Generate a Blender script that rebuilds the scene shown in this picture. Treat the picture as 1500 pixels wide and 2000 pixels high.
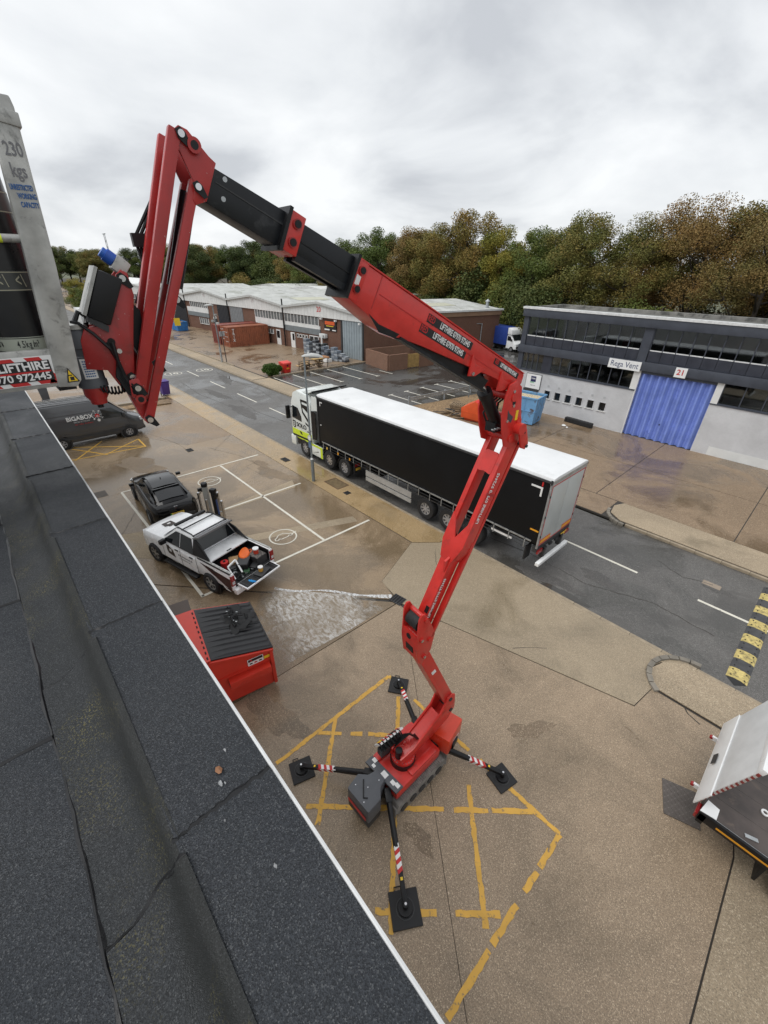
import bpy, bmesh, math, random
from mathutils import Vector, Matrix
random.seed(7)
R = math.radians
scn = bpy.context.scene
for o in list(bpy.data.objects): bpy.data.objects.remove(o)
COL = scn.collection

# ------------------------------------------------------------------ camera
CAM_H = 9.8
yaw, pit, rol = -0.8172125, -0.53401563, 0.01835098
fwd = Vector((math.sin(yaw)*math.cos(pit), math.cos(yaw)*math.cos(pit), math.sin(pit)))
rgt = fwd.cross(Vector((0, 0, 1))).normalized(); up = rgt.cross(fwd)
rgt, up = math.cos(rol)*rgt+math.sin(rol)*up, -math.sin(rol)*rgt+math.cos(rol)*up
cd = bpy.data.cameras.new('camera'); cam = bpy.data.objects.new('camera', cd); COL.objects.link(cam)
cam.matrix_world = Matrix((( rgt.x, up.x, -fwd.x, 0), (rgt.y, up.y, -fwd.y, 0), (rgt.z, up.z, -fwd.z, CAM_H), (0, 0, 0, 1)))
cd.sensor_fit = 'VERTICAL'; cd.sensor_height = 36.0; cd.sensor_width = 27.0
cd.lens = 36.0*805.70456/2000.0
cd.clip_start = 0.05; cd.clip_end = 5000
scn.camera = cam

# ------------------------------------------------------------------ world: overcast
w = bpy.data.worlds.new('World'); scn.world = w; w.use_nodes = True
nt = w.node_tree; N = nt.nodes; L = nt.links; N.clear()
out = N.new('ShaderNodeOutputWorld')
sky = N.new('ShaderNodeTexSky'); sky.sky_type = 'NISHITA'; sky.sun_disc = False
SUN_EL, SUN_AZ = R(58), R(200)
sky.sun_elevation = SUN_EL; sky.sun_rotation = SUN_AZ
sky.air_density = 1.0; sky.dust_density = 3.0
bg1 = N.new('ShaderNodeBackground'); bg1.inputs[1].default_value = 0.08
L.new(sky.outputs[0], bg1.inputs[0])
tc = N.new('ShaderNodeTexCoord')
sep = N.new('ShaderNodeSeparateXYZ'); L.new(tc.outputs['Generated'], sep.inputs[0])
zz = N.new('ShaderNodeMath'); zz.operation = 'MAXIMUM'; L.new(sep.outputs[2], zz.inputs[0]); zz.inputs[1].default_value = 0.0
za = N.new('ShaderNodeMath'); za.operation = 'ADD'; L.new(zz.outputs[0], za.inputs[0]); za.inputs[1].default_value = 0.30
dx = N.new('ShaderNodeMath'); dx.operation = 'DIVIDE'; L.new(sep.outputs[0], dx.inputs[0]); L.new(za.outputs[0], dx.inputs[1])
dy = N.new('ShaderNodeMath'); dy.operation = 'DIVIDE'; L.new(sep.outputs[1], dy.inputs[0]); L.new(za.outputs[0], dy.inputs[1])
cmb = N.new('ShaderNodeCombineXYZ'); L.new(dx.outputs[0], cmb.inputs[0]); L.new(dy.outputs[0], cmb.inputs[1])
n1 = N.new('ShaderNodeTexNoise'); n1.inputs['Scale'].default_value = 1.25; n1.inputs['Detail'].default_value = 7; n1.inputs['Roughness'].default_value = 0.52
n1.inputs['Distortion'].default_value = 0.35; L.new(cmb.outputs[0], n1.inputs['Vector'])
rp = N.new('ShaderNodeValToRGB'); L.new(n1.outputs[0], rp.inputs[0])
rp.color_ramp.elements[0].position = 0.36; rp.color_ramp.elements[0].color = (0.48, 0.50, 0.53, 1)
rp.color_ramp.elements[1].position = 0.64; rp.color_ramp.elements[1].color = (0.78, 0.795, 0.805, 1)
e_ = rp.color_ramp.elements.new(0.50); e_.color = (0.66, 0.68, 0.70, 1)
bg2 = N.new('ShaderNodeBackground'); bg2.inputs[1].default_value = 1.0; L.new(rp.outputs[0], bg2.inputs[0])
mx = N.new('ShaderNodeMixShader'); mx.inputs[0].default_value = 0.93
L.new(bg1.outputs[0], mx.inputs[1]); L.new(bg2.outputs[0], mx.inputs[2]); L.new(mx.outputs[0], out.inputs[0])

sd = bpy.data.lights.new('sun', 'SUN'); sd.energy = 1.5; sd.angle = R(50); sd.color = (1.0, 0.98, 0.95)
so = bpy.data.objects.new('sun', sd); COL.objects.link(so)
sdir = Vector((math.sin(SUN_AZ)*math.cos(SUN_EL), math.cos(SUN_AZ)*math.cos(SUN_EL), math.sin(SUN_EL)))
so.rotation_euler = (-sdir).to_track_quat('-Z', 'Y').to_euler(); so.location = (0, 0, 60)
vs = scn.view_settings; vs.view_transform = 'Standard'; vs.look = 'None'; vs.exposure = 0.40; vs.gamma = 1.0; vs.use_curve_mapping = False

# ------------------------------------------------------------------ materials
MATS = {}
def nodes(name):
    m = bpy.data.materials.new(name); m.use_nodes = True
    return m, m.node_tree.nodes, m.node_tree.links, m.node_tree.nodes['Principled BSDF']
def setp(b, k, v):
    if k in b.inputs: b.inputs[k].default_value = v
def mixc(N, L, fac, a, b, mode='MIX'):
    x = N.new('ShaderNodeMix'); x.data_type = 'RGBA'; x.blend_type = mode
    if isinstance(fac, (int, float)): x.inputs[0].default_value = fac
    else: L.new(fac, x.inputs[0])
    for i, q in ((6, a), (7, b)):
        if isinstance(q, tuple): x.inputs[i].default_value = (q[0], q[1], q[2], 1)
        else: L.new(q, x.inputs[i])
    return x.outputs[2]
def noise(N, L, vec, scale, detail=4, rough=.55, dist=0):
    n = N.new('ShaderNodeTexNoise'); n.inputs['Scale'].default_value = scale; n.inputs['Detail'].default_value = detail
    n.inputs['Roughness'].default_value = rough; n.inputs['Distortion'].default_value = dist
    L.new(vec, n.inputs['Vector']); return n.outputs[0]
def ramp(N, L, v, p0, p1, a=0., b=1.):
    r = N.new('ShaderNodeMapRange'); L.new(v, r.inputs[0]); r.inputs[1].default_value = p0; r.inputs[2].default_value = p1
    r.inputs[3].default_value = a; r.inputs[4].default_value = b; return r.outputs[0]
def bumpn(N, L, h, strength, dist, b):
    n = N.new('ShaderNodeBump'); n.inputs['Strength'].default_value = strength; n.inputs['Distance'].default_value = dist
    L.new(h, n.inputs['Height']); L.new(n.outputs[0], b.inputs['Normal'])
def mat(name, c, rough=.5, metal=0., var=.10, vs=3., bump=0., bs=60., c2=None, chips=None, lo=.35, hi=.65, rv=.08, coat=0., spec=.5, dirt=None, dv=.55, ds=1.3):
    if name in MATS: return MATS[name]
    m, N, L, b = nodes(name)
    t = N.new('ShaderNodeTexCoord').outputs['Object']
    n = noise(N, L, t, vs, 5)
    a1 = tuple(x*(1-var) for x in c); a2 = tuple(min(1, x*(1+var)) for x in c) if c2 is None else c2
    col = mixc(N, L, ramp(N, L, n, lo, hi), a1, a2)
    if dirt:
        d = noise(N, L, t, ds, 6, .65, .4)
        col = mixc(N, L, ramp(N, L, d, dv, dv+.12), col, dirt)
    if chips: col = mixc(N, L, ramp(N, L, noise(N, L, t, 38, 4, .6, .5), .69, .72), col, chips)
    L.new(col, b.inputs['Base Color'])
    L.new(ramp(N, L, n, .3, .7, max(.02, rough-rv), min(1, rough+rv)), b.inputs['Roughness'])
    b.inputs['Metallic'].default_value = metal; setp(b, 'Coat Weight', coat); setp(b, 'Coat Roughness', .08); setp(b, 'Specular IOR Level', spec)
    if bump: bumpn(N, L, noise(N, L, t, bs, 3), bump, .004, b)
    MATS[name] = m; return m

def ground_mat(name, c, stone=None, wet=.45, wscale=.35, wetc=.6, sscale=70., streak=None, wrough=.12, rough=.75, grain=.12, patch=None):
    """concrete / asphalt with fine stones, stains and damp areas"""
    m, N, L, b = nodes(name)
    g = N.new('ShaderNodeNewGeometry').outputs['Position']
    big = noise(N, L, g, .22, 5, .6, .5); mid = noise(N, L, g, 2.2, 6, .65)
    col = mixc(N, L, ramp(N, L, big, .36, .64), tuple(x*.80 for x in c), tuple(x*1.15 for x in c))
    col = mixc(N, L, ramp(N, L, mid, .3, .7, 0, .55), col, tuple(x*.80 for x in c))
    if stone:
        v = N.new('ShaderNodeTexVoronoi'); v.inputs['Scale'].default_value = sscale; L.new(g, v.inputs['Vector'])
        s = N.new('ShaderNodeSeparateColor'); L.new(v.outputs['Color'], s.inputs[0])
        fn = noise(N, L, g, sscale*.45, 4, .75); col = mixc(N, L, ramp(N, L, fn, .36, .66), mixc(N, L, 1.0, col, (.70,.70,.70), 'MULTIPLY'), mixc(N, L, 1.0, col, (1.22,1.22,1.22), 'MULTIPLY'))
        col = mixc(N, L, ramp(N, L, s.outputs[0], .80, 1.0), col, stone)
        col = mixc(N, L, ramp(N, L, s.outputs[1], .78, .98, 0, .65), col, tuple(x*.42 for x in c))
    if streak:
        mp = N.new('ShaderNodeMapping'); L.new(g, mp.inputs[0]); mp.inputs['Scale'].default_value = streak; mp.inputs['Rotation'].default_value = (0, 0, .12)
        st = noise(N, L, mp.outputs[0], 9, 4, .6, .2)
        col = mixc(N, L, ramp(N, L, st, .42, .62, 0, .42), col, tuple(x*.52 for x in c))
    if patch:
        pn = noise(N, L, g, .5, 3, .5, .8); col = mixc(N, L, ramp(N, L, pn, .56, .60, 0, .6), col, patch)
    wn = noise(N, L, g, wscale, 6, .62, .7)
    wf = ramp(N, L, wn, wet, wet+.14)
    col = mixc(N, L, wf, col, mixc(N, L, 1.0, col, (wetc, wetc, wetc*.97), 'MULTIPLY'))
    L.new(col, b.inputs['Base Color'])
    rr = N.new('ShaderNodeMath'); rr.operation = 'MULTIPLY_ADD'; L.new(wf, rr.inputs[0]); rr.inputs[1].default_value = wrough-rough; rr.inputs[2].default_value = rough
    L.new(rr.outputs[0], b.inputs['Roughness'])
    bumpn(N, L, noise(N, L, g, 90, 3), grain, .006, b)
    MATS[name] = m; return m

yard_m = ground_mat('exposed aggregate', (.328, .246, .165), (.58, .46, .33), wet=.49, wetc=.66, wrough=.18, rough=.50, sscale=88, wscale=.3)
yardwet_m = ground_mat('wet aggregate', (.315, .228, .142), (.54, .42, .29), wet=.40, wetc=.64, wrough=.09, rough=.42, sscale=88, wscale=.25)
foam_m = ground_mat('soapy wet concrete', (.30, .25, .19), (.5, .45, .38), wet=.40, wetc=.8, wrough=.06, rough=.45, streak=(1.0, 4.0, 1.), wscale=.5)
brush_m = ground_mat('brushed concrete', (.375, .300, .205), (.54, .45, .33), wet=.52, wetc=.76, wrough=.25, rough=.6, streak=(6.5, .8, 1.), sscale=88)
foot_m = ground_mat('wet footway', (.43, .30, .155), (.55, .43, .27), wet=.42, wetc=.72, wrough=.08, rough=.42, sscale=60, wscale=.25)
slab_m = ground_mat('pale footway slab', (.36, .285, .195), (.54, .45, .33), wet=.52, wetc=.75, wrough=.35, rough=.8)
fore_m = ground_mat('forecourt concrete', (.285, .200, .127), (.44, .345, .235), wet=.46, wetc=.55, wrough=.10, rough=.5, wscale=.22, sscale=45)
asph_m = ground_mat('road asphalt', (.120, .114, .106), (.23, .22, .21), wet=.46, wetc=.62, wrough=.13, rough=.5, sscale=60, wscale=.3, patch=(.085, .08, .075))
park_m = ground_mat('car park asphalt', (.075, .072, .068), (.15, .14, .13), wet=.44, wetc=.55, wrough=.10, rough=.5, sscale=60, wscale=.22)
kerb_m = mat('kerb stone', (.30, .245, .175), .75, var=.2, vs=4, bump=.3, dirt=(.13, .11, .08), dv=.52)
joint_m = mat('dark joint filler', (.045, .04, .035), .8)
dirt_m = ground_mat('bare earth and chippings', (.26, .17, .09), (.40, .28, .15), wet=.5, wetc=.6, wrough=.4, rough=.9, sscale=12)
field_m = ground_mat('rough ground', (.09, .10, .05), None, wet=.7)

def paint_mat(name, c, thr=.40, under=(.2, .155, .105)):
    m, N, L, b = nodes(name)
    g = N.new('ShaderNodeNewGeometry').outputs['Position']
    n = noise(N, L, g, 9, 7, .7, .3); n2 = noise(N, L, g, 2.3, 4)
    col = mixc(N, L, ramp(N, L, n2, .3, .7), tuple(x*.82 for x in c), c)
    col = mixc(N, L, ramp(N, L, n, thr-.05, thr+.04, 1, 0), col, under)
    L.new(col, b.inputs['Base Color']); b.inputs['Roughness'].default_value = .6
    MATS[name] = m; return m
white_line = paint_mat('worn white paint', (.72, .69, .60), .36)
road_line = paint_mat('road white paint', (.70, .67, .58), .36, (.10, .095, .09))
yellow_line = paint_mat('worn yellow paint', (.72, .41, .07), .40)
bright_yellow = paint_mat('yellow hatch paint', (.66, .38, .06), .34)

def felt_mat(name, base, algae_shade=0., smooth=.0):
    m, N, L, b = nodes(name)
    g = N.new('ShaderNodeNewGeometry').outputs['Position']
    v = N.new('ShaderNodeTexVoronoi'); v.inputs['Scale'].default_value = 380; L.new(g, v.inputs['Vector'])
    s = N.new('ShaderNodeSeparateColor'); L.new(v.outputs['Color'], s.inputs[0])
    big = noise(N, L, g, 1.6, 6, .6, .4)
    col = mixc(N, L, ramp(N, L, big, .3, .7), tuple(x*.75 for x in base), tuple(x*1.25 for x in base))
    gr = ramp(N, L, s.outputs[0], .25, .95, 0, (1-smooth)*.9)
    col = mixc(N, L, gr, col, tuple(min(1, x*2.5+.003) for x in base))
    col = mixc(N, L, ramp(N, L, s.outputs[1], .86, 1.0, 0, (1-smooth)*.8), col, (.105, .11, .115))
    if algae_shade:
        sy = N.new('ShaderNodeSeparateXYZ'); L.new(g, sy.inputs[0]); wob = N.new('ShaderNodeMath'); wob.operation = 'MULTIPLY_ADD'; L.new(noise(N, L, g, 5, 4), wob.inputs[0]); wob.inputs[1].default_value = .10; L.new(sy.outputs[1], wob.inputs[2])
        col = mixc(N, L, ramp(N, L, wob.outputs[0], -.10, -.04, 0, .55), col, (.016,.0168,.0145))  # dark band beside the kerb: slope shade painted in along with algae stain
        a = noise(N, L, g, 3.2, 5, .6, .3); s2 = noise(N, L, g, 170, 2)
        am = N.new('ShaderNodeMath'); am.operation = 'MULTIPLY'
        L.new(ramp(N, L, a, .50, .66), am.inputs[0]); L.new(ramp(N, L, s2, .56, .64), am.inputs[1])
        am2 = N.new('ShaderNodeMath'); am2.operation = 'MULTIPLY'; L.new(am.outputs[0], am2.inputs[0]); am2.inputs[1].default_value = algae_shade
        col = mixc(N, L, am2.outputs[0], col, (.24, .21, .07))
    L.new(col, b.inputs['Base Color'])
    L.new(ramp(N, L, big, .35, .65, .45, .8), b.inputs['Roughness']); setp(b, 'Specular IOR Level', .28)
    bumpn(N, L, v.outputs['Distance'], .5, .004, b)
    MATS[name] = m; return m
felt_m = felt_mat('mineral roofing felt', (.0150, .0170, .0200))
felt2_m = felt_mat('worn upstand felt', (.0165, .0182, .0198), algae_shade=.45, smooth=.25)
bit_m = mat('bitumen bead', (.008, .008, .009), .35, bump=.4, bs=50)
trim_m = mat('pale edge trim', (.64, .65, .65), .4, var=.1, vs=6, dirt=(.35, .35, .34), dv=.6)

red_m = mat('lift red paint', (.56, .026, .019), .36, chips=(.30,.05,.04), var=.10, vs=5, coat=.25, dirt=(.30, .03, .025), dv=.60, ds=4)
redj_m = mat('jib red paint', (.37, .020, .018), .38, chips=(.45,.30,.28), var=.14, vs=4, coat=.15, dirt=(.22, .025, .02), dv=.58, ds=3)
orange_m = mat('orange red cover', (.62, .045, .015), .35, var=.06, coat=.3)
black_m = mat('black paint', (.008, .008, .009), .4, var=.2, vs=8, spec=.35)
boom_m = mat('black boom steel', (.009, .0105, .013), .36, metal=.0, spec=.35, var=.3, vs=3, dirt=(.04, .042, .045), dv=.6, ds=5)
rub_m = mat('black rubber', (.016, .016, .017), .7, var=.25, vs=9, bump=.2)
track_m = mat('dusty rubber track', (.21, .20, .185), .85, var=.25, vs=8, bump=.4)
chrome_m = mat('bright steel', (.62, .62, .63), .22, metal=1., var=.1)
steel_m = mat('galvanised steel', (.42, .44, .45), .45, metal=.7, var=.18, vs=6)
alu_m = mat('worn aluminium', (.42, .42, .40), .5, metal=.4, var=.24, vs=7, bump=.2, bs=25, dirt=(.19, .19, .18), dv=.57, ds=11)
grey_m = mat('dark grey cover', (.085, .09, .10), .5, var=.1)
dgrey_m = mat('charcoal plastic', (.035, .036, .038), .55, var=.15)
white_m = mat('white paint', (.78, .79, .79), .35, var=.04, vs=2, coat=.2)
sticker_m = mat('white sticker', (.75, .75, .74), .45, var=.05)
redst_m = mat('red sticker', (.50, .02, .02), .45, var=.08)
yel_m = mat('yellow sticker', (.78, .52, .02), .45, var=.05)
bluep_m = mat('blue lettering', (.02, .10, .30), .45, var=.1)
ink_m = mat('black ink', (.010, .010, .011), .5)
glass_m = mat('dark glass', (.012, .015, .017), .05, var=.2, vs=1, rv=.02, spec=.6)
lime_m = mat('lime green paint', (.58, .72, .03), .35, var=.05, coat=.2)
# ------------------------------------------------------------------ mesh helpers
WM = {}
def wm(o): return WM.get(o.name, Matrix.Identity(4)) if o else Matrix.Identity(4)
V = Vector
class G:
    def __init__(s): s.v = []; s.f = []
    def add(s, vs, fs):
        k = len(s.v); s.v += [tuple(p) for p in vs]; s.f += [tuple(i+k for i in f) for f in fs]; return s
    def box(s, x0, x1, y0, y1, z0, z1):
        return s.add([(x0,y0,z0),(x1,y0,z0),(x1,y1,z0),(x0,y1,z0),(x0,y0,z1),(x1,y0,z1),(x1,y1,z1),(x0,y1,z1)],
              [(3,2,1,0),(4,5,6,7),(0,1,5,4),(1,2,6,5),(2,3,7,6),(3,0,4,7)])
    def obox(s, c, a, b, d):
        c, a, b, d = V(c), V(a), V(b), V(d)
        P = [c-a-b-d, c+a-b-d, c+a+b-d, c-a+b-d, c-a-b+d, c+a-b+d, c+a+b+d, c-a+b+d]
        return s.add(P, [(3,2,1,0),(4,5,6,7),(0,1,5,4),(1,2,6,5),(2,3,7,6),(3,0,4,7)])
    def bar(s, p, q, w, h, upv=(0,0,1)):
        p, q = V(p), V(q); d = (q-p); t = d.normalized(); u = V(upv); sd = t.cross(u)
        if sd.length < 1e-4: sd = t.cross(V((1,0,0)))
        sd.normalize(); u = sd.cross(t)
        return s.obox((p+q)/2, d/2, sd*w/2, u*h/2)
    def prism(s, pts, ext):
        n = len(pts); ext = V(ext); a = [V(p) for p in pts]; b = [p+ext for p in a]
        return s.add(a+b, [tuple(range(n-1,-1,-1)), tuple(range(n,2*n))]+[(i,(i+1)%n,n+(i+1)%n,n+i) for i in range(n)])
    def cyl(s, p, q, r, r2=None, n=14, caps=True):
        p, q = V(p), V(q); r2 = r if r2 is None else r2; t = (q-p).normalized()
        a = t.cross(V((0,0,1)));
        if a.length < 1e-3: a = V((1,0,0))
        a.normalize(); b = t.cross(a)
        A = [p+(a*math.cos(2*math.pi*i/n)+b*math.sin(2*math.pi*i/n))*r for i in range(n)]
        B = [q+(a*math.cos(2*math.pi*i/n)+b*math.sin(2*math.pi*i/n))*r2 for i in range(n)]
        f = [(i,(i+1)%n,n+(i+1)%n,n+i) for i in range(n)]
        if caps: f += [tuple(range(n-1,-1,-1)), tuple(range(n,2*n))]
        return s.add(A+B, f)
    def ring(s, c, ax, r0, r1, w, n=24):
        c, t = V(c), V(ax).normalized(); a = t.cross(V((0,0,1)))
        if a.length < 1e-3: a = V((1,0,0))
        a.normalize(); b = t.cross(a); P = []
        for i in range(n):
            d = a*math.cos(2*math.pi*i/n)+b*math.sin(2*math.pi*i/n)
            P += [c+d*r0-t*w/2, c+d*r1-t*w/2, c+d*r1+t*w/2, c+d*r0+t*w/2]
        F = []
        for i in range(n):
            j = (i+1)%n
            for k in range(4): F.append((4*i+k, 4*i+(k+1)%4, 4*j+(k+1)%4, 4*j+k))
        return s.add(P, F)
    def lathe(s, prof, c, ax, n=20):
        c, t = V(c), V(ax).normalized(); a = t.cross(V((0,0,1)))
        if a.length < 1e-3: a = V((1,0,0))
        a.normalize(); b = t.cross(a); P = []; m = len(prof)
        for i in range(n):
            d = a*math.cos(2*math.pi*i/n)+b*math.sin(2*math.pi*i/n)
            P += [c+d*max(r,1e-4)+t*h for r, h in prof]
        F = [(i*m+k, i*m+k+1, ((i+1)%n)*m+k+1, ((i+1)%n)*m+k) for i in range(n) for k in range(m-1)]
        return s.add(P, F)
    def tube(s, pts, r, n=6):
        pts = [V(p) for p in pts]; k0 = len(s.v); prev = None
        for i, p in enumerate(pts):
            t = (pts[min(i+1,len(pts)-1)]-pts[max(i-1,0)]).normalized()
            a = t.cross(V((0,0,1))) if prev is None else prev-t*prev.dot(t)
            if a.length < 1e-3: a = t.cross(V((1,0,0)))
            a.normalize(); prev = a; b = t.cross(a); rr = r[i] if isinstance(r,(list,tuple)) else r
            s.v += [tuple(p+(a*math.cos(2*math.pi*j/n)+b*math.sin(2*math.pi*j/n))*rr) for j in range(n)]
        for i in range(len(pts)-1):
            for j in range(n): s.f.append((k0+i*n+j, k0+i*n+(j+1)%n, k0+(i+1)*n+(j+1)%n, k0+(i+1)*n+j))
        s.f.append(tuple(k0+j for j in range(n-1,-1,-1))); s.f.append(tuple(k0+(len(pts)-1)*n+j for j in range(n)))
        return s
    def loft(s, rings, cap=True, closed=True):
        n = len(rings[0]); k0 = len(s.v)
        for r in rings: s.v += [tuple(p) for p in r]
        for i in range(len(rings)-1):
            for j in range(n if closed else n-1):
                s.f.append((k0+i*n+j, k0+i*n+(j+1)%n, k0+(i+1)*n+(j+1)%n, k0+(i+1)*n+j))
        if cap: s.f.append(tuple(k0+j for j in range(n-1,-1,-1))); s.f.append(tuple(k0+(len(rings)-1)*n+j for j in range(n)))
        return s
    def sheet(s, pts, z0, z1=None):
        """flat polygon slab between z0 and z1"""
        return s.prism([(p[0],p[1],z0) for p in pts], (0,0,(z1 if z1 is not None else z0+.004)-z0))
    def xf(s, M):
        s.v = [tuple(M @ V(p)) for p in s.v]; return s
    def mesh(s, name, ang=35, bevel=0):
        me = bpy.data.meshes.new(name); me.from_pydata(s.v, [], s.f)
        bm = bmesh.new(); bm.from_mesh(me); bmesh.ops.recalc_face_normals(bm, faces=bm.faces)
        if bevel:
            ed = [e for e in bm.edges if len(e.link_faces) == 2 and e.calc_face_angle(0) > R(30)]
            try: bmesh.ops.bevel(bm, geom=ed, offset=bevel, segments=2, profile=.6, affect='EDGES', clamp_overlap=True)
            except Exception: pass
        bm.to_mesh(me); bm.free()
        if ang:
            for p in me.polygons: p.use_smooth = True
            me.set_sharp_from_angle(angle=R(ang))
        return me
    def build(s, name, m, parent=None, bevel=0, ang=35, world=False):
        if world and parent: s.xf(wm(parent).inverted())
        me = s.mesh(name, ang, bevel); me.materials.append(m)
        o = bpy.data.objects.new(name, me); COL.objects.link(o)
        if parent: o.parent = parent; WM[o.name] = wm(parent)
        return o
def tag(o, label=None, cat=None, group=None, kind=None):
    if label: o['label'] = label
    if cat: o['category'] = cat
    if group: o['group'] = group
    if kind: o['kind'] = kind
    return o
def thing(name, label, cat, loc=(0,0,0), rz=0., group=None):
    o = bpy.data.objects.new(name, None); COL.objects.link(o); o.empty_display_size = .3
    o.location = loc; o.rotation_euler = (0,0,rz); tag(o, label, cat, group)
    WM[o.name] = Matrix.Translation(V(loc)) @ Matrix.Rotation(rz, 4, 'Z')
    return o
def struct(o): o['kind'] = 'structure'; return o
def dup(o, loc=None, rz=None, label=None, parent=None, sc=None):
    c = o.copy(); COL.objects.link(c)
    if parent is not None: c.parent = parent
    if loc is not None: c.location = loc
    if rz is not None: c.rotation_euler = (0,0,rz)
    if sc is not None: c.scale = sc
    if label: c['label'] = label
    for k in [q for q in bpy.data.objects if q.parent == o]: dup(k, parent=c)
    return c
def text(name, body, size, m, parent, o, right, upv, ext=.0015, bold=0., ax='CENTER', sx=1., world=False, shear=0.):
    cu = bpy.data.curves.new('t', 'FONT'); cu.body = body; cu.size = size; cu.align_x = ax; cu.align_y = 'CENTER'
    cu.extrude = ext; cu.offset = bold; cu.resolution_u = 3; cu.shear = shear
    ob = bpy.data.objects.new('t', cu); COL.objects.link(ob)
    me = bpy.data.meshes.new_from_object(ob); bpy.data.objects.remove(ob); bpy.data.curves.remove(cu)
    r = V(right).normalized(); u = V(upv); u = (u-r*u.dot(r)).normalized(); nn = r.cross(u)
    M = Matrix(((r.x*sx,u.x,nn.x,o[0]),(r.y*sx,u.y,nn.y,o[1]),(r.z*sx,u.z,nn.z,o[2]),(0,0,0,1)))
    if world and parent: M = wm(parent).inverted() @ M
    me.transform(M); me.name = name; me.materials.clear(); me.materials.append(m)
    t = bpy.data.objects.new(name, me); COL.objects.link(t)
    if parent: t.parent = parent; WM[t.name] = wm(parent)
    return t
def arc(cx, cy, r, a0, a1, n):
    return [(cx+r*math.cos(R(a0+(a1-a0)*i/n)), cy+r*math.sin(R(a0+(a1-a0)*i/n))) for i in range(n+1)]

# ------------------------------------------------------------------ ground and roads
struct(G().add([(-2500,-2500,-.25),(2500,-2500,-.25),(2500,2500,-.25),(-2500,2500,-.25)],[(0,1,2,3)]).build('ground', field_m))
yb = struct(G().add([(-160,.1,-.03),(40,.1,-.03),(40,12.0,-.03),(-160,12.0,-.03)],[(0,1,2,3)]).build('yard', joint_m))
def slab(pts, m, name='slab', z=0., par=None, gap=.006):
    c = V((sum(p[0] for p in pts)/len(pts), sum(p[1] for p in pts)/len(pts)))
    q = []
    n = len(pts)
    for i in range(n):          # inset each side by gap
        p0, p1, p2 = V(pts[i-1]), V(pts[i]), V(pts[(i+1)%n])
        d1 = (p1-p0).normalized(); d2 = (p2-p1).normalized()
        n1 = V((-d1.y,d1.x)); n2 = V((-d2.y,d2.x))
        if n1.dot(c-p1) < 0: n1 = -n1
        if n2.dot(c-p1) < 0: n2 = -n2
        b = n1+n2; k = gap/max(.3, (1+n1.dot(n2))); q.append((p1.x+b.x*k, p1.y+b.y*k))
    return G().sheet(q, z-.028, z).build(name, m, par or yb, ang=0)
Y0 = .12
slab([(-7.5,Y0),(2.25,Y0),(-7.0,7.55),(-7.3,7.58)], yard_m)
slab([(2.25,Y0),(2.15,7.5),(1.6,10.45),(-.25,10.45),(-.38,9.51),(-5.75,8.03),(-7.0,7.55)], yard_m)
slab([(2.27,Y0),(14,Y0),(14,10.45),(1.62,10.45),(2.17,7.5)], slab_m)
slab([(14,Y0),(40,Y0),(40,10.45),(14,10.45)], yard_m)
slab([(-7.5,Y0),(-7.32,7.6),(-15.5,Y0)], yardwet_m)
slab([(-15.5,Y0),(-7.4,7.7),(-8.5,7.93),(-9.5,10.5),(-17.2,10.53),(-17.2,Y0)], yardwet_m)
slab([(-17.2,Y0),(-17.2,10.53),(-22.0,10.53),(-22.0,Y0)], yardwet_m)
slab([(-22.0,Y0),(-22.0,10.53),(-26.3,10.53),(-26.3,7.6),(-29.5,6.0),(-29.5,Y0)], yardwet_m)
slab([(-26.3,7.6),(-26.3,10.53),(-36,10.53),(-36,3.0),(-29.5,6.0)], fore_m)
slab([(-29.5,Y0),(-29.5,6.0),(-36,3.0),(-36,Y0)], yardwet_m)
for x0, x1 in ((-48,-36),(-62,-48),(-80,-62),(-105,-80),(-160,-105)):
    for y0_, y1_ in ((Y0,5.2),(5.2,10.53)): slab([(x0,y0_),(x1,y0_),(x1,y1_),(x0,y1_)], fore_m)
# crossover slab between yard and kerb
slab([(-8.5,7.93),(-7.35,7.62),(-5.75,8.05),(-.40,9.53),(-.27,10.45),(-.62,11.0),(-.40,11.6),(.05,12.02),(-8.72,12.02),(-8.72,11.4),(-9.5,10.5)], brush_m, 'crossover_slab')
for i, (x0, x1) in enumerate(((-17.2,-8.74),(-26.2,-17.2),(-36,-26.2),(-48,-36),(-64,-48),(-90,-64),(-160,-90))):
    slab([(x0,10.55),(x1 if i else -9.5,10.55),(x1,11.4),(x1,12.02),(x0,12.02)], foot_m, 'footway_slab')
slab([(-.23,10.48),(1.6,10.48),(14,10.48),(14,12.02),(.1,12.02),(-.36,11.6),(-.55,11.05)], slab_m, 'footway_slab', z=.05)
slab([(14,10.48),(40,10.48),(40,12.02),(14,12.02)], slab_m, 'footway_slab', z=.05)
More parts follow.
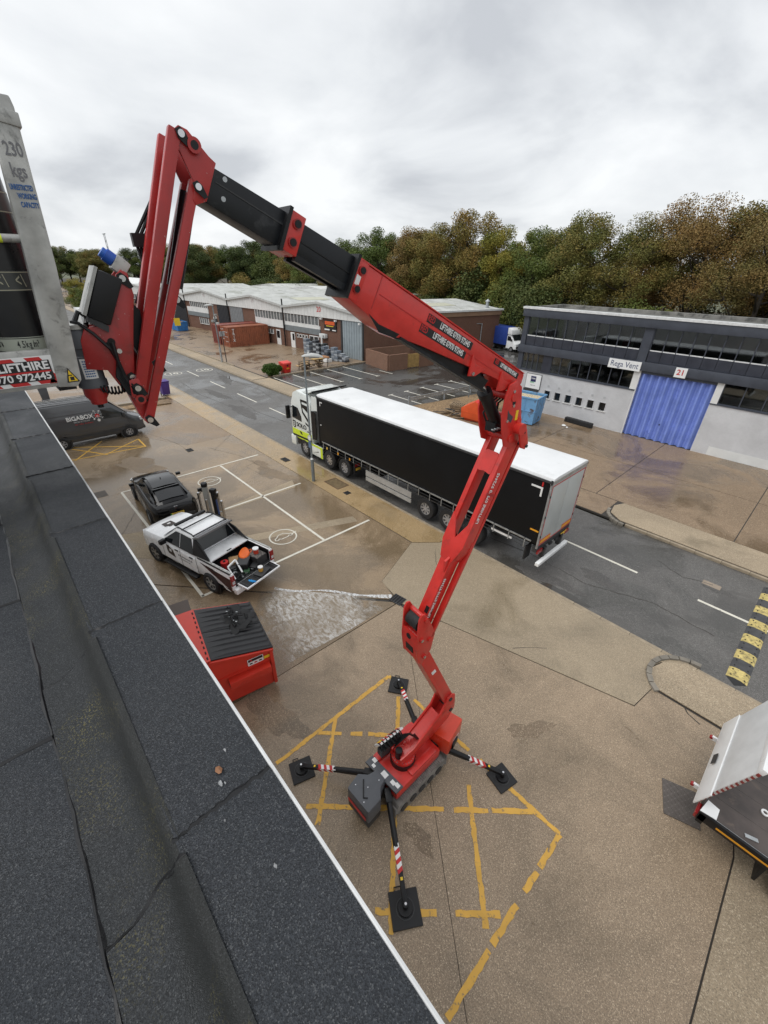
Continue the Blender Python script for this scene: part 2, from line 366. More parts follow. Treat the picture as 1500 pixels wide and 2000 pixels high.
# reinstated trench strips, paler than the yard
for q in ([(-17.95,1.75),(-17.5,2.85),(-15.25,2.25),(-15.9,1.70)], [(-16.6,2.5),(-17.0,2.85),(-14.4,5.6),(-14.0,5.3)], [(-14.45,5.65),(-13.95,5.55),(-12.25,9.9),(-12.75,10.0)],
          [(-17.2,5.75),(-17.0,5.75),(-16.95,9.6),(-17.75,9.9),(-17.5,7.5)]):
    G().sheet(q, .0, .004).build('concrete_patch', slab_m, yb, ang=0)
def blob(cx, cy, rx, ry, seed, z, m, name, par, rot=0., n=34):
    rg = random.Random(seed); ph = [rg.uniform(0,6.3) for _ in range(5)]; P = []
    for i in range(n):
        a = 2*math.pi*i/n; k = 1+.22*math.sin(2*a+ph[0])+.14*math.sin(3*a+ph[1])+.10*math.sin(5*a+ph[2])+.08*math.sin(9*a+ph[3])+.05*math.sin(14*a+ph[4])
        x_, y_ = rx*k*math.cos(a), ry*k*math.sin(a); P.append((cx+x_*math.cos(rot)-y_*math.sin(rot), cy+x_*math.sin(rot)+y_*math.cos(rot), z))
    P.append((cx,cy,z)); return G().add(P,[(i,(i+1)%n,n) for i in range(n)]).build(name, m, par, ang=0)
worn_m = ground_mat('worn aggregate', (.235, .175, .118), (.44,.345,.24), wet=.5, wetc=.7, wrough=.3, rough=.75, sscale=60)
blob(-19.3,9.5,.85,.6,1,.0032,worn_m,'worn_patch',yb); blob(-18.2,9.9,.6,.3,2,.0036,worn_m,'worn_patch',yb,.4); blob(-20.8,9.7,.7,.25,5,.003,worn_m,'worn_patch',yb,.3)
blob(-6.5,2.4,.9,.4,8,.003,worn_m,'worn_patch',yb,.2); blob(-2.2,3.2,.30,.2,3,.0032,worn_m,'worn_patch',yb); blob(-1.9,6.9,.5,.22,4,.003,worn_m,'worn_patch',yb,1.); blob(-25.0,4.5,1.5,.8,9,.003,worn_m,'worn_patch',yb,.5)
def strip(p, q, w, m, name, par, z=.004, jag=0.):
    p, q = V(p), V(q); d = q-p; t = d.normalized(); s_ = V((-t.y,t.x))*w/2; g = G()
    if not jag: g.sheet([p-s_, q-s_, q+s_, p+s_], z-.003, z)
    else:
        n = max(3, int(d.length/.09)); A = []; B = []
        for i in range(n+1):
            c = p+d*i/n; A.append(c-s_*(1+random.uniform(-jag,jag))); B.append(c+s_*(1+random.uniform(-jag,jag)))
        vs_ = [(c.x,c.y,z) for c in A]+[(c.x,c.y,z) for c in B]
        g.add(vs_, [(i,i+1,n+2+i,n+1+i) for i in range(n)])
    return g.build(name, m, par, ang=0)
# parking bays with white lines
mk = struct(bpy.data.objects.new('yard_marking', None)); COL.objects.link(mk)
W_ = .105
for a, b in (((-22.05,2.77),(-22.05,10.2)),((-22.0,2.80),(-11.97,2.80)),((-12.0,2.77),(-12.0,10.35)),((-21.95,7.83),(-12.05,7.90)),((-17.15,5.7),(-17.15,10.05))):
    strip(a, b, W_, white_line, 'bay_line', mk, .0085)
for cx, cy in ((-20.44,6.56),(-13.37,6.75)):     # electric car symbols: car outline inside an oval
    g = G(); pts = [(cx+.56*math.cos(2*math.pi*i/36), cy+.55*math.sin(2*math.pi*i/36)) for i in range(37)]
    for i in range(36): 
        p, q = V(pts[i]), V(pts[i+1]); t = (q-p).normalized(); s_ = V((-t.y,t.x))*.030
        g.add([(p-s_).to_3d()+V((0,0,.009)),(q-s_).to_3d()+V((0,0,.009)),(q+s_).to_3d()+V((0,0,.009)),(p+s_).to_3d()+V((0,0,.009))],[(0,1,2,3)])
    g.build('oval_line', white_line, mk, ang=0); g = G()
    car = [(-.62,-.12),(-.6,.02),(-.42,.10),(-.15,.28),(.22,.28),(.45,.08),(.64,.02),(.66,-.14),(.48,-.16),(.40,-.06),(.28,-.16),(-.24,-.16),(-.34,-.06),(-.44,-.16),(-.62,-.12)]
    car = [(x_*.62, -y_*.80) for x_, y_ in car]
    for i in range(len(car)-1):
        p, q = V((cx+car[i][1]*.98,cy+car[i][0])), V((cx+car[i+1][1]*.98,cy+car[i+1][0])); t = (q-p).normalized(); s_ = V((-t.y,t.x))*.021
        g.add([(p-s_).to_3d()+V((0,0,.009)),(q-s_).to_3d()+V((0,0,.009)),(q+s_).to_3d()+V((0,0,.009)),(p+s_).to_3d()+V((0,0,.009))],[(0,1,2,3)])
    strip((cx+.05,cy+.40),(cx-.02,cy+.64), .045, white_line, 'plug_line', mk, .0095)
    g.build('car_outline', white_line, mk, ang=0)
# worn yellow hatched box under the lift
X0,X1,YA,YB = -5.38,-.33,1.82,5.34
for a, b in (((X0,YA),(X0,YB)),((X0,YB),(-4.75,YB)),((-4.4,YB),(-2.6,YB)),((-2.3,YB),(X1,YB)),((X1,YB),(X1,4.55)),((X1,4.45),(X1,4.02)),((X1,3.75),(X1,3.0)),((X1,2.9),(X1,YA)),
             ((-4.74,5.1),(-1.57,YA)),((-5.36,3.49),(-3.75,YA)),((-5.36,2.94),(-4.95,3.36)),((-4.8,3.52),(-4.6,3.73)),((-4.5,3.83),(-3.4,4.95)),((-4.2,1.84),(-2.2,3.95)),((-2.05,4.10),(-1.55,4.62)),((-1.5,4.68),(-.92,5.3)),
             ((-2.15,4.72),(-.52,3.08)),((-1.98,YA),(-1.22,2.60)),((-1.0,2.85),(-.45,3.42)),((-3.3,5.3),(-2.9,4.9))):
    strip(a, b, .10, yellow_line, 'hatch_line', mk, .0065+random.uniform(0,.0012), .28)
# yellow hatching beside the van
for a, b in (((-27.75,5.6),(-28.2,1.6)),((-29.4,5.62),(-27.7,5.58)),((-29.4,5.6),(-27.85,3.4)),((-27.9,5.5),(-30.4,2.2)),((-30.5,3.8),(-28.0,1.9)),((-30.1,2.1),(-27.8,3.5)),((-30.9,1.6),(-28.3,1.6))):
    strip(a, b, .09, bright_yellow, 'hatch_line', mk, .0065+random.uniform(0,.0012), .06)
# long cracks in the yard
def crack(pts, w=.018, name='crack'):
    P = []
    for i in range(len(pts)-1):
        a, b = V(pts[i]), V(pts[i+1]); n = max(2, int((b-a).length/.25))
        for k in range(n): P.append(a.lerp(b, k/n)+V((random.uniform(-.04,.04), random.uniform(-.04,.04))))
    P.append(V(pts[-1])); g = G()
    A = []; B = []
    for i, p in enumerate(P):
        t = (P[min(i+1,len(P)-1)]-P[max(i-1,0)]).normalized(); s_ = V((-t.y,t.x))*w*random.uniform(.4,1.3)/2; A.append(p-s_); B.append(p+s_)
    n = len(P); g.add([(p.x,p.y,.0035) for p in A]+[(p.x,p.y,.0035) for p in B], [(i,i+1,n+i+1,n+i) for i in range(n-1)])
    return g.build(name, joint_m, yb, ang=0)
crack([(-30.2,6.4),(-27.2,7.2),(-25.6,7.3)]); crack([(-24.9,8.5),(-22.6,9.3),(-20.4,9.5),(-19.3,9.9)]); crack([(-21.3,9.9),(-20.9,8.9),(-19.4,9.0)])
crack([(-24.4,8.5),(-26.3,10.4)]); crack([(-20.0,3.0),(-17.6,1.6)]); crack([(-2.9,9.6),(-3.6,8.8)]); crack([(-5.75,8.0),(-7.2,9.5),(-8.5,10.9)],.014)
crack([(.9,10.2),(-.3,11.0),(-.2,11.5),(.4,11.9)],.03)
# soapy run-off from the pickup to the gully
puddle_m, pN, pL, pB = nodes('soapy water film')
g_ = pN.new('ShaderNodeNewGeometry').outputs['Position']
def soap():
    N, L = pN, pL
    mp = N.new('ShaderNodeMapping'); L.new(g_, mp.inputs[0]); mp.inputs['Scale'].default_value = (1.6, 3.4, 1); mp.inputs['Rotation'].default_value = (0,0,.75)
    a = noise(N, L, mp.outputs[0], 3.2, 7, .7, .6); bb = noise(N, L, g_, .9, 5, .6, .5); f = noise(N, L, g_, 42, 3, .6)
    s1 = ramp(N, L, a, .42, .58); s2 = ramp(N, L, bb, .40, .56); s3 = ramp(N, L, f, .36, .55, .35, 1)
    m1 = N.new('ShaderNodeMath'); m1.operation = 'MULTIPLY'; L.new(s1, m1.inputs[0]); L.new(s3, m1.inputs[1])
    m2 = N.new('ShaderNodeMath'); m2.operation = 'MULTIPLY_ADD'; L.new(s2, m2.inputs[0]); m2.inputs[1].default_value = .5; m2.inputs[2].default_value = .28
    m3 = N.new('ShaderNodeMath'); m3.operation = 'MULTIPLY'; m3.use_clamp = True; L.new(m1.outputs[0], m3.inputs[0]); L.new(m2.outputs[0], m3.inputs[1])
    L.new(mixc(N, L, m3.outputs[0], (.25,.20,.14), (.74,.74,.73)), pB.inputs['Base Color'])  # white holds soap residue and the sky's reflection, painted into the colour
    L.new(ramp(N, L, bb, .40, .62, .30, .08), pB.inputs['Roughness'])
    bumpn(N, L, a, .25, .01, pB)
    sb = N.new('ShaderNodeVectorMath'); sb.operation = 'SUBTRACT'; L.new(g_, sb.inputs[0]); sb.inputs[1].default_value = (-8.45,5.3,0)
    mq = N.new('ShaderNodeMapping'); L.new(sb.outputs[0], mq.inputs[0]); mq.inputs['Rotation'].default_value = (0,0,-.85); mq.inputs['Scale'].default_value = (.30,.52,1)
    ln = N.new('ShaderNodeVectorMath'); ln.operation = 'LENGTH'; L.new(mq.outputs[0], ln.inputs[0])
    ed = N.new('ShaderNodeMath'); ed.operation = 'MULTIPLY_ADD'; L.new(noise(N, L, g_, 1.7, 5, .65, .6), ed.inputs[0]); ed.inputs[1].default_value = -1.1; L.new(ln.outputs['Value'], ed.inputs[2])
    L.new(ramp(N, L, ed.outputs[0], -.05, .42, .95, 0), pB.inputs['Alpha'])
soap(); MATS['soap'] = puddle_m
tag(G().add([(p[0],p[1],.0045) for p in [(-11.2,4.0),(-10.55,4.92),(-9.4,5.98),(-8.3,7.02),(-7.55,7.6),(-7.40,7.2),(-7.44,5.6),(-7.57,4.2),(-7.64,2.6),(-8.4,2.3),(-9.6,2.7),(-10.8,3.2)]],[tuple(range(12))]).build('soapy_water', puddle_m, ang=0),
    'soapy water film with sky reflection painted white, spread over the wet slab beside the red bin', 'water', kind='stuff')
froth_m, fN, fL, fB = nodes('white froth'); fg = fN.new('ShaderNodeNewGeometry').outputs['Position']; fB.inputs['Base Color'].default_value = (.74,.75,.75,1); fB.inputs['Roughness'].default_value = .4
fL.new(ramp(fN, fL, noise(fN, fL, fg, 14, 6, .7, .8), .40, .58, .15, 1), fB.inputs['Alpha'])
gF = G(); PF = []
for i in range(40):
    u = i/39; p = V((-10.75,4.85)).lerp(V((-7.72,7.62)), u)+V((.05*math.sin(u*9),-.05*math.sin(u*11))); PF.append((p, .03+.07*abs(math.sin(u*7+.6))*random.uniform(.4,1.2)+.05*(u>.8)))
n_ = len(PF); t_ = V((.74,.67)); s_ = V((-.67,.74))
gF.add([(p+s_*w_*.4).to_3d()+V((0,0,.009)) for p, w_ in PF]+[(p-s_*w_).to_3d()+V((0,0,.009)) for p, w_ in PF], [(i,i+1,n_+i+1,n_+i) for i in range(n_-1)])
tag(gF.build('froth_trail', froth_m, ang=0), 'narrow trail of white froth running from the pickup to the gully', 'foam', kind='stuff')

# gully grates and covers in the yard
def grate(x, y, sx, sy, label, rz=0, nb=5, z=.0):
    t = thing('drain_grate', label, 'drain', (x,y,z), rz)
    G().box(-sx/2,sx/2,-sy/2,sy/2,.001,.006).build('recess', black_m, t)
    f = G(); b_ = .03
    for q in ((-sx/2,sx/2,-sy/2,-sy/2+b_),(-sx/2,sx/2,sy/2-b_,sy/2),(-sx/2,-sx/2+b_,-sy/2+b_,sy/2-b_),(sx/2-b_,sx/2,-sy/2+b_,sy/2-b_)): f.box(*q,.006,.022)
    f.build('frame', dgrey_m, t)
    for i in range(nb): 
        x_ = -sx/2+b_+(sx-2*b_)*(i+.5)/nb; G().box(x_-.018,x_+.018,-sy/2+b_,sy/2-b_,.008,.020).build('slat', dgrey_m, t)
    return t
grate(-7.42, 7.68, .46, .40, 'black slatted gully grate at the end of the froth trail', .15, 4)
grate(-25.4, 7.4, .5, .35, 'small dark gully grate in the yard in front of the grey van', 0, 4)
grate(-20.35, 11.05, .6, .35, 'grey gully grate on the wet footway beside the lorry cab', 0, 5)
grate(-14.69, 11.21, .3, .3, 'small square black grate on the wet footway beside the trailer', 0, 3)
cv = thing('inspection_cover', 'brown rectangular inspection cover on the wet footway beside the lorry', 'cover', (-15.9,11.45,0))
G().box(-.55,.55,-.32,.32,.001,.008).build('cover_plate', mat('cover infill',(.16,.115,.06),.6,var=.3,vs=6,bump=.4), cv); 
f = G(); f.box(-.6,.6,-.37,-.325,.001,.012).box(-.6,.6,.325,.37,.001,.012).box(-.6,-.555,-.325,.325,.001,.012).box(.555,.6,-.325,.325,.001,.012); f.build('frame', mat('rust frame',(.12,.07,.04),.7), cv)
cv = thing('inspection_cover', 'dark square inspection cover near the building edge left of the bays', 'cover', (-22.5,1.9,0))
G().box(-.35,.35,-.35,.35,.001,.01).build('cover_plate', mat('cover iron',(.09,.075,.06),.6,var=.3,vs=6,bump=.4), cv)

# road
rd = struct(G().sheet([(-400,12.15),(60,12.15),(60,18.75),(-400,18.75)], -.12, -.09).build('road', asph_m, ang=0))
for a, b in ((-55.6,-52.5),(-48.1,-44.9),(-42.1,-38.7),(-36.2,-32.6),(-30.5,-28.0),(-24.0,-21.6),(-5.4,-2.45),(-.45,2.6),(4.6,7.6),(-61.5,-58.6),(-68,-65),(-75,-72),(-82,-79),(-90,-87)):
    strip((a,15.66),(b,15.66), .11, road_line, 'centre_dash', rd, -.086)
for cx, cy in ((-47.7,14.1),(-47.5,17.3)):
    g = G().ring((cx,cy,-.085),(0,0,1),.78,.86,.003,32); g.build('speed_roundel', road_line, rd, ang=0)
    text('speed_number', '10', 1.0, road_line, rd, (cx,cy,-.086), (0,1,0), (-1,0,0), ext=.001, bold=.02)
road_dk = ground_mat('road repair', (.092,.087,.082), (.18,.17,.16), wet=.5, wetc=.75, wrough=.25, rough=.65, sscale=60)
for k, (cx, cy, rx, ry, ro) in enumerate(((-3.2,14.2,.8,.32,.1),(-.1,16.8,.5,.18,-.1),(-4.6,12.75,1.1,.3,.05),(-31,13.7,2.2,.6,.1),(-42,17.2,2.0,.5,-.1),(-27,17.3,1.6,.5,0.),(-37,14.2,1.8,.5,.1),(-9,17.6,2.0,.35,0.))): blob(cx,cy,rx,ry,30+k,-.0872+.0002*k,road_dk,'road_patch',rd,ro)
strip((-.62,16.98),(-.05,16.98), .30, mat('pale repair',(.27,.22,.17),.8), 'road_patch', rd, -.0848)
for pts in ([(-8.5,13.2),(-5.9,13.7),(-3.5,13.5),(-1.4,14.3),(.4,14.1)],[(-2.2,17.1),(-1.2,16.7),(-.3,17.0)],[(-34,14.8),(-30,14.4),(-26,14.9)],[(-46,17.9),(-41,17.5),(-36,17.8),(-33,17.3)],[(-44,13.4),(-38,13.0),(-33,13.4)]):
    o_ = crack(pts,.03); o_.parent = rd; o_.location.z = -.088
wat = mat('standing water',(.05,.046,.04),.06,rv=.02,spec=.6)
p_ = blob(-3.75,12.42,.75,.16,51,-.0845,wat,'puddle',None,.02); tag(p_, 'shallow puddle on the road by the kerb behind the trailer', 'puddle', kind='stuff')
p_ = blob(-41,18.05,2.3,.4,52,-.0845,wat,'puddle',None,0.); tag(p_, 'bright shallow puddle at the far side of the road before the car park', 'puddle', kind='stuff')

# kerbs laid stone by stone
def kerb(name, x0, x1, y, top, wd=.13, skip=()):
    k = struct(bpy.data.objects.new(name, None)); COL.objects.link(k)
    x = x0; me = None
    while x < x1-.3:
        if not any(a < x+.45 < b for a, b in skip):
            if me is None: me = G().box(0,.905,0,wd,-.12,0).mesh('kerb_stone', 0, .012); me.materials.append(kerb_m)
            o = bpy.data.objects.new('kerb_stone', me); COL.objects.link(o); o.parent = k; o.location = (x, y, top+random.uniform(-.004,.004))
        x += .915
    return k
kerb('near_kerb', -60, 12, 12.02, .004)
kerb('far_kerb', -4.1, 14, 18.74, .03)
kerb('far_kerb', -62, -24.5, 18.72, .02)
kerb('forecourt_kerb', -70, -47, 20.5, .10)
struct(G().box(-400,-60,12.02,12.15,-.12,.004).build('near_kerb', kerb_m))
struct(G().box(-400,-62,18.75,18.9,-.12,.02).build('far_kerb', kerb_m))
kk = struct(bpy.data.objects.new('island_kerb', None)); COL.objects.link(kk)
for cx, cy, r_, a0, a1, n_ in ((.45,11.25,.95,90,235,9),(-4.1,19.75,1.0,180,268,7)):
    for i in range(n_):
        b0, b1 = R(a0+(a1-a0)*i/n_+.8), R(a0+(a1-a0)*(i+1)/n_-.8)
        G().prism([(cx+r_*math.cos(b0),cy+r_*math.sin(b0),-.1),(cx+(r_+.14)*math.cos(b0),cy+(r_+.14)*math.sin(b0),-.1),(cx+(r_+.14)*math.cos(b1),cy+(r_+.14)*math.sin(b1),-.1),(cx+r_*math.cos(b1),cy+r_*math.sin(b1),-.1)],(0,0,.165)).build('kerb_stone', mat('dark kerb',(.20,.18,.15),.75,var=.2), kk, .008)
strip((-.15,10.46),(14,10.46), .05, joint_m, 'joint', yb, .002)

# far side: forecourt of the grey building, footway, car park, units yard
fs = struct(G().sheet([(-20.5,18.88),(60,18.88),(60,60),(-20.5,60)], -.1, -.01).build('forecourt', joint_m, ang=0))
for x0, x1 in ((-20.5,-12.2),(-12.2,-6.3),(-6.3,-.45),(-.45,5.5),(5.5,12),(12,60)):
    for y0_, y1_ in ((20.85,26),(26,31.5)): slab([(x0,y0_),(x1,y0_),(x1,y1_),(x0,y1_)], fore_m, par=fs, z=.002, gap=.02)
slab([(-20.5,18.9),(-5.2,18.9),(-5.2,20.83),(-20.5,20.83)], fore_m, par=fs, z=.001, gap=.02)
slab([(-5.15,20.2),(-5.0,19.4),(-4.4,18.95),(14,18.95),(14,20.8),(-4.9,20.8)], slab_m, 'footway_slab', par=fs, z=.03, gap=.01)
up_ = struct(G().sheet([(-400,18.9),(-39.6,18.9),(-39.6,60),(-400,60)], -.1, -.01).build('units_yard', joint_m, ang=0))
ux = [-400,-150,-110,-90,-78,-70,-62,-55,-47.5,-39.7]
for i in range(len(ux)-1):
    for y0_, y1_ in ((18.92,20.48),(20.65,25.5),(25.5,36)): slab([(ux[i],y0_),(ux[i+1],y0_),(ux[i+1],y1_),(ux[i],y1_)], fore_m if y0_ > 20 else slab_m, par=up_, z=.0, gap=.02)
slab([(-39.55,18.92),(-24.3,18.92),(-24.3,20.75),(-39.55,20.75)], slab_m, 'footway_slab', par=fs, z=.0)
cp = struct(G().sheet([(-39.5,20.8),(-22.6,20.8),(-21.0,60),(-39.5,60)], -.09, .004).build('car_park', park_m, ang=0))
struct(G().sheet([(-24.3,18.9),(-18.2,18.9),(-18.2,31.4),(-21.5,37),(-22.4,30)], -.05, .012).build('verge', dirt_m, ang=0))
for i, y_ in enumerate((21.08,23.3,25.45,27.7,29.9,31.85)):
    strip((-39.2 if i < 5 else -35.1,y_),(-34.0+.2*i if i < 5 else -33.0,y_), .11, white_line, 'bay_line', cp, .009)
    if i < 5: strip((-34.0+.2*i,y_-.25),(-34.0+.2*i,y_+.25), .11, white_line, 'bay_tick', cp, .0092)
for i, y_ in enumerate((25.8,27.8,29.95,32.0,34.15,36.2)):
    strip((-26.9,y_),(-23.0+.05*i,y_), .11, white_line, 'bay_line', cp, .009); strip((-26.9,y_-.3),(-26.9,y_+.3), .11, white_line, 'bay_tick', cp, .0092)
for y_ in (39,41.2,43.4,45.6): strip((-37.5,y_),(-33.5,y_), .11, white_line, 'bay_line', cp, .009)
ck = struct(bpy.data.objects.new('car_park_kerb', None)); COL.objects.link(ck); y_ = 21.2
while y_ < 33: G().box(-39.66,-39.5,y_,y_+.9,-.05,.12).build('kerb_stone', kerb_m, ck); y_ += .915
# ------------------------------------------------------------------ the roof we stand over
rb = thing('flat_roof_building', 'flat roofed building edge with black mineral felt sheets and pale metal trim', 'building', (-2,-3,0))
wallp = mat('white wall cladding', (.74,.74,.73), .6, var=.08)
KX0, KX1, KE, KI, KZ = -9.4, 4.2, .2275, -.055, 8.5
G().box(-30,12,-14,.19,0,8.30).build('wall', wallp, rb, world=True)
G().box(-9.5,4.3,-6.2,.19,8.30,8.345).build('roof_deck', bit_m, rb, world=True)
G().box(-30,-9.5,-14,.19,8.30,8.36).build('roof_deck', felt_m, rb, world=True)
G().box(4.3,12,-14,.19,8.30,8.36).build('roof_deck', felt_m, rb, world=True)
G().box(-9.5,4.3,-14,-6.2,8.30,8.36).build('roof_deck', felt_m, rb, world=True)
G().box(KX0,KX1,KI+.01,KE-.012,8.345,KZ-.008).build('kerb_core', bit_m, rb, world=True)
# edge trim in lengths
x_ = KX0
while x_ < KX1:
    x2 = min(KX1, x_+2.4)
    G().prism([(x_+.002,KE-.008,KZ-.002),(x_+.002,KE-.001,KZ+.006),(x_+.002,KE+.005,KZ+.003),(x_+.002,KE+.006,KZ-.10),(x_+.002,KE+.002,KZ-.10),(x_+.002,KE+.0,KZ-.01)], (x2-x_-.004,0,0)).build('edge_trim', trim_m, rb, world=True)
    x_ = x2
def jag(x, y0, y1, n, a):
    return [(x+random.uniform(-a,a), y0+(y1-y0)*i/n) for i in range(n+1)]
def bead(path, w, name='bitumen_bead', h=.006):
    P = [V(p) for p in path]; g = G(); n = len(P); ws = [w*random.uniform(.45,1.25) for _ in P]; A = []; B = []; Cc = []
    for i, p in enumerate(P):
        t = (P[min(i+1,n-1)]-P[max(i-1,0)]).normalized(); s_ = t.cross(V((0,0,1)));  s_ = s_.normalized()*ws[i]/2
        A.append(p-s_); B.append(p+s_); Cc.append(p+V((0,0,h*random.uniform(.5,1.2))))
    g.add([*A,*Cc,*B], [(i,i+1,n+i+1,n+i) for i in range(n-1)]+[(n+i,n+i+1,2*n+i+1,2*n+i) for i in range(n-1)])
    return g.build(name, bit_m, rb, world=True)
kse = [-8.35,-7.4,-6.45,-5.50,-4.52,-3.584,-2.62,-1.674,-.716,.24,1.2,2.15,3.1]
for i in range(len(kse)-1):
    x0, x1 = kse[i], kse[i+1]+.07; n = 10; lift = .006
    A = jag(x0, KI, KE-.006, n, .006); B = jag(x1, KI, KE-.006, n, .004)
    g = G(); vs_ = []; 
    for (a, b), (c, d) in zip(A, B): vs_ += [(a,b,KZ+lift-.004),(c,d,KZ-.001),(a,b,KZ+lift),(c,d,KZ+.003)]
    fs_ = []
    for k in range(n):
        p, q = 4*k, 4*k+4
        fs_ += [(p+2,p+3,q+3,q+2),(p,q,q+1,p+1),(p,p+2,q+2,q),(p+1,q+1,q+3,p+3)]
    fs_ += [(0,1,3,2),(4*n,4*n+2,4*n+3,4*n+1)]
    g.add(vs_, fs_); g.build('felt_sheet', felt_m, rb, world=True)
    bead([(a-.002,b,KZ+.004) for a, b in jag(x0, KI-.005, KE-.008, 22, .004)], .019, h=.009)
# rounded upstand between kerb and deck
UP = [(.012,.001),(-.004,-.001),(-.014,-.008),(-.022,-.020),(-.030,-.036),(-.040,-.054),(-.052,-.072),(-.066,-.088),(-.082,-.100),(-.100,-.109),(-.120,-.116),(-.142,-.121),(-.165,-.125),(-.188,-.128),(-.205,-.129)]
def uprof(k): return [(KI+a, KZ+b+k) for a, b in UP]
use = [-8.3,-7.38,-6.4,-5.45,-4.45,-3.50,-2.56,-1.61,-.655,.30,1.26,2.2,3.15]
for i in range(len(use)-1):
    x0, x1 = use[i], use[i+1]+.05; pr = uprof(0); n = len(pr); cols = 6; vs_ = []
    for c in range(cols+1):
        f_ = c/cols; k = .013*(1-f_)+.001
        for j, (y, z) in enumerate(uprof(k)):
            bulge = .05*math.sin(math.pi*min(1,j/(n-1)*1.05))*(1-f_)*(1 if c == 0 else 0)
            vs_.append((x0-(0 if c else bulge*.5+.006*math.sin(j*.9+i))+(x1-x0)*f_, y, z))
    fs_ = [(c*n+j, c*n+j+1, (c+1)*n+j+1, (c+1)*n+j) for c in range(cols) for j in range(n-1)]
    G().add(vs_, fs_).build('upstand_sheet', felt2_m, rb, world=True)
    bead([(x0-.05*.5*math.sin(math.pi*min(1,j/(n-1)*1.05))-.006*math.sin(j*.9+i)-.004, y, z+.001) for j, (y, z) in enumerate(uprof(.006))], .020, h=.007)
bead([(KX0+.06*k, KI-.206+random.uniform(-.003,.003)+.004*math.sin(k*.37), KZ-.126) for k in range(216)], .017, h=.006)
bead([(KX0+.12*k, KI-.002+random.uniform(-.002,.002), KZ-.002) for k in range(108)], .007, h=.003)
# deck sheets
dse = [-9.4,-8.75,-7.8,-6.9,-5.95,-5.05,-4.12,-3.22,-2.30,-1.38,-.44,.5,1.4,2.3,3.3,4.2]
for i in range(len(dse)-1):
    x0, x1 = dse[i], dse[i+1]+.06; k = .002
    G().add([(x0,KI-.20,KZ-.1285+.005),(x1,KI-.20,KZ-.1325),(x1,-6.2,KZ-.1325),(x0,-6.2,KZ-.1285+.005)],[(0,1,2,3)]).build('felt_sheet', felt_m, rb, world=True)
    bead([(x0+random.uniform(-.006,.006), KI-.21-.1*k_, KZ-.122) for k_ in range(40)], .021, h=.009)
# droppings and a leaf on the kerb
drop_m = mat('bird dropping', (.20,.205,.21), .8, var=.5, vs=60)
for k, (x_, y_, s) in enumerate(((-.770,.093,.008),(-.762,.103,.004),(-.854,.143,.006),(-.492,.112,.006),(-.672,.061,.004))):
    rg = random.Random(k); pts = [(x_+s*(.5+.7*rg.random())*math.cos(a*.5236)*1.3, y_+s*(.4+.6*rg.random())*math.sin(a*.5236)*.8, KZ+.0072) for a in range(12)]
    G().add(pts,[tuple(range(12))]).build('dropping', drop_m, rb, world=True, ang=0)
lf = thing('fallen_leaf', 'small curled brown leaf lying on the roof kerb', 'leaf', (-.806,.104,KZ+.008))
G().add([(-.014,-.004,.004),(-.004,-.010,.001),(.012,-.005,.005),(.014,.003,.006),(.002,.010,.002),(-.010,.006,.005),(0,0,.009)],[(0,1,6),(1,2,6),(2,3,6),(3,4,6),(4,5,6),(5,0,6)]).build('leaf_blade', mat('dry leaf',(.22,.10,.045),.7), lf)

# ------------------------------------------------------------------ spider lift
AZ = R(-95.3)
lift = thing('spider_lift', 'red tracked spider lift with folded boom reaching up to the roof edge', 'spider lift', (-3.26,3.74,0), AZ)
def W(g, name, m, par=None, bevel=0): return g.build(name, m, par or lift, bevel, world=True)     # world coordinates
def Lc(g, name, m, par=None, bevel=0): return g.build(name, m, par or lift, bevel)                # boom plane coordinates (s, l, z)
def plate(poly, l0, l1): return G().prism([(s, l0, z) for s, z in poly], (0, l1-l0, 0))
# tracks
for xa, xb in ((-2.98,-2.76),(-3.76,-3.54)):
    pr = [(3.30,0),(4.42,0),(4.58,.05),(4.66,.16),(4.64,.30),(4.55,.40),(4.40,.43),(3.32,.43),(3.16,.38),(3.08,.26),(3.10,.12),(3.18,.04)]
    tr = W(G().prism([(xa,y,z) for y, z in pr], (xb-xa,0,0)), 'track', track_m, bevel=.012)
    g = G(); 
    for k in range(26): y = 3.28+k*.045; g.box(xa-.012,xb+.012,y,y+.022,.425,.446); g.box(xa-.012,xb+.012,y,y+.022,-.002,.012)
    for k in range(7): z = .06+k*.05; g.box(xa-.01,xb+.01,4.645,4.672,z,z+.02) ; g.box(xa-.01,xb+.01,3.068,3.09,z,z+.02)
    tag(W(g, 'track_lug', track_m, tr), kind='stuff')
    g = G()
    for k in range(5): y = 3.32+k*.27; g.cyl((xb-.01,y,.14),(xb+.02,y,.14),.10,n=14)
    W(g, 'track_roller', dgrey_m, tr)
W(G().box(-3.54,-2.98,3.1,4.6,.18,.5), 'chassis', black_m, bevel=.02)
W(G().prism([(-3.74,3.16,.47),(-2.84,3.16,.47),(-2.84,4.52,.47),(-3.74,4.52,.47)],(0,0,.0)) if 0 else G().box(-3.74,-2.84,3.16,4.50,.47,.74), 'body_cover', red_m, bevel=.05)
W(G().box(-3.02,-2.86,3.62,4.40,.735,.80), 'body_rib', red_m, bevel=.03)
W(G().box(-3.72,-3.55,3.3,4.40,.735,.80), 'body_rib', red_m, bevel=.03)
W(G().obox((-3.27,3.20,.80),(.44,.03,0),(0,.10,0),(0,0,.03)), 'cross_plate', grey_m, bevel=.012)
for x_, y_, w_ in ((-3.60,3.24,.05),(-3.53,3.15,.04),(-3.25,3.20,.07),(-3.02,3.22,.05),(-2.92,3.25,.05)):
    W(G().box(x_-w_,x_+w_,y_-w_*.8,y_+w_*.8,.831,.834), 'label_plate', sticker_m)
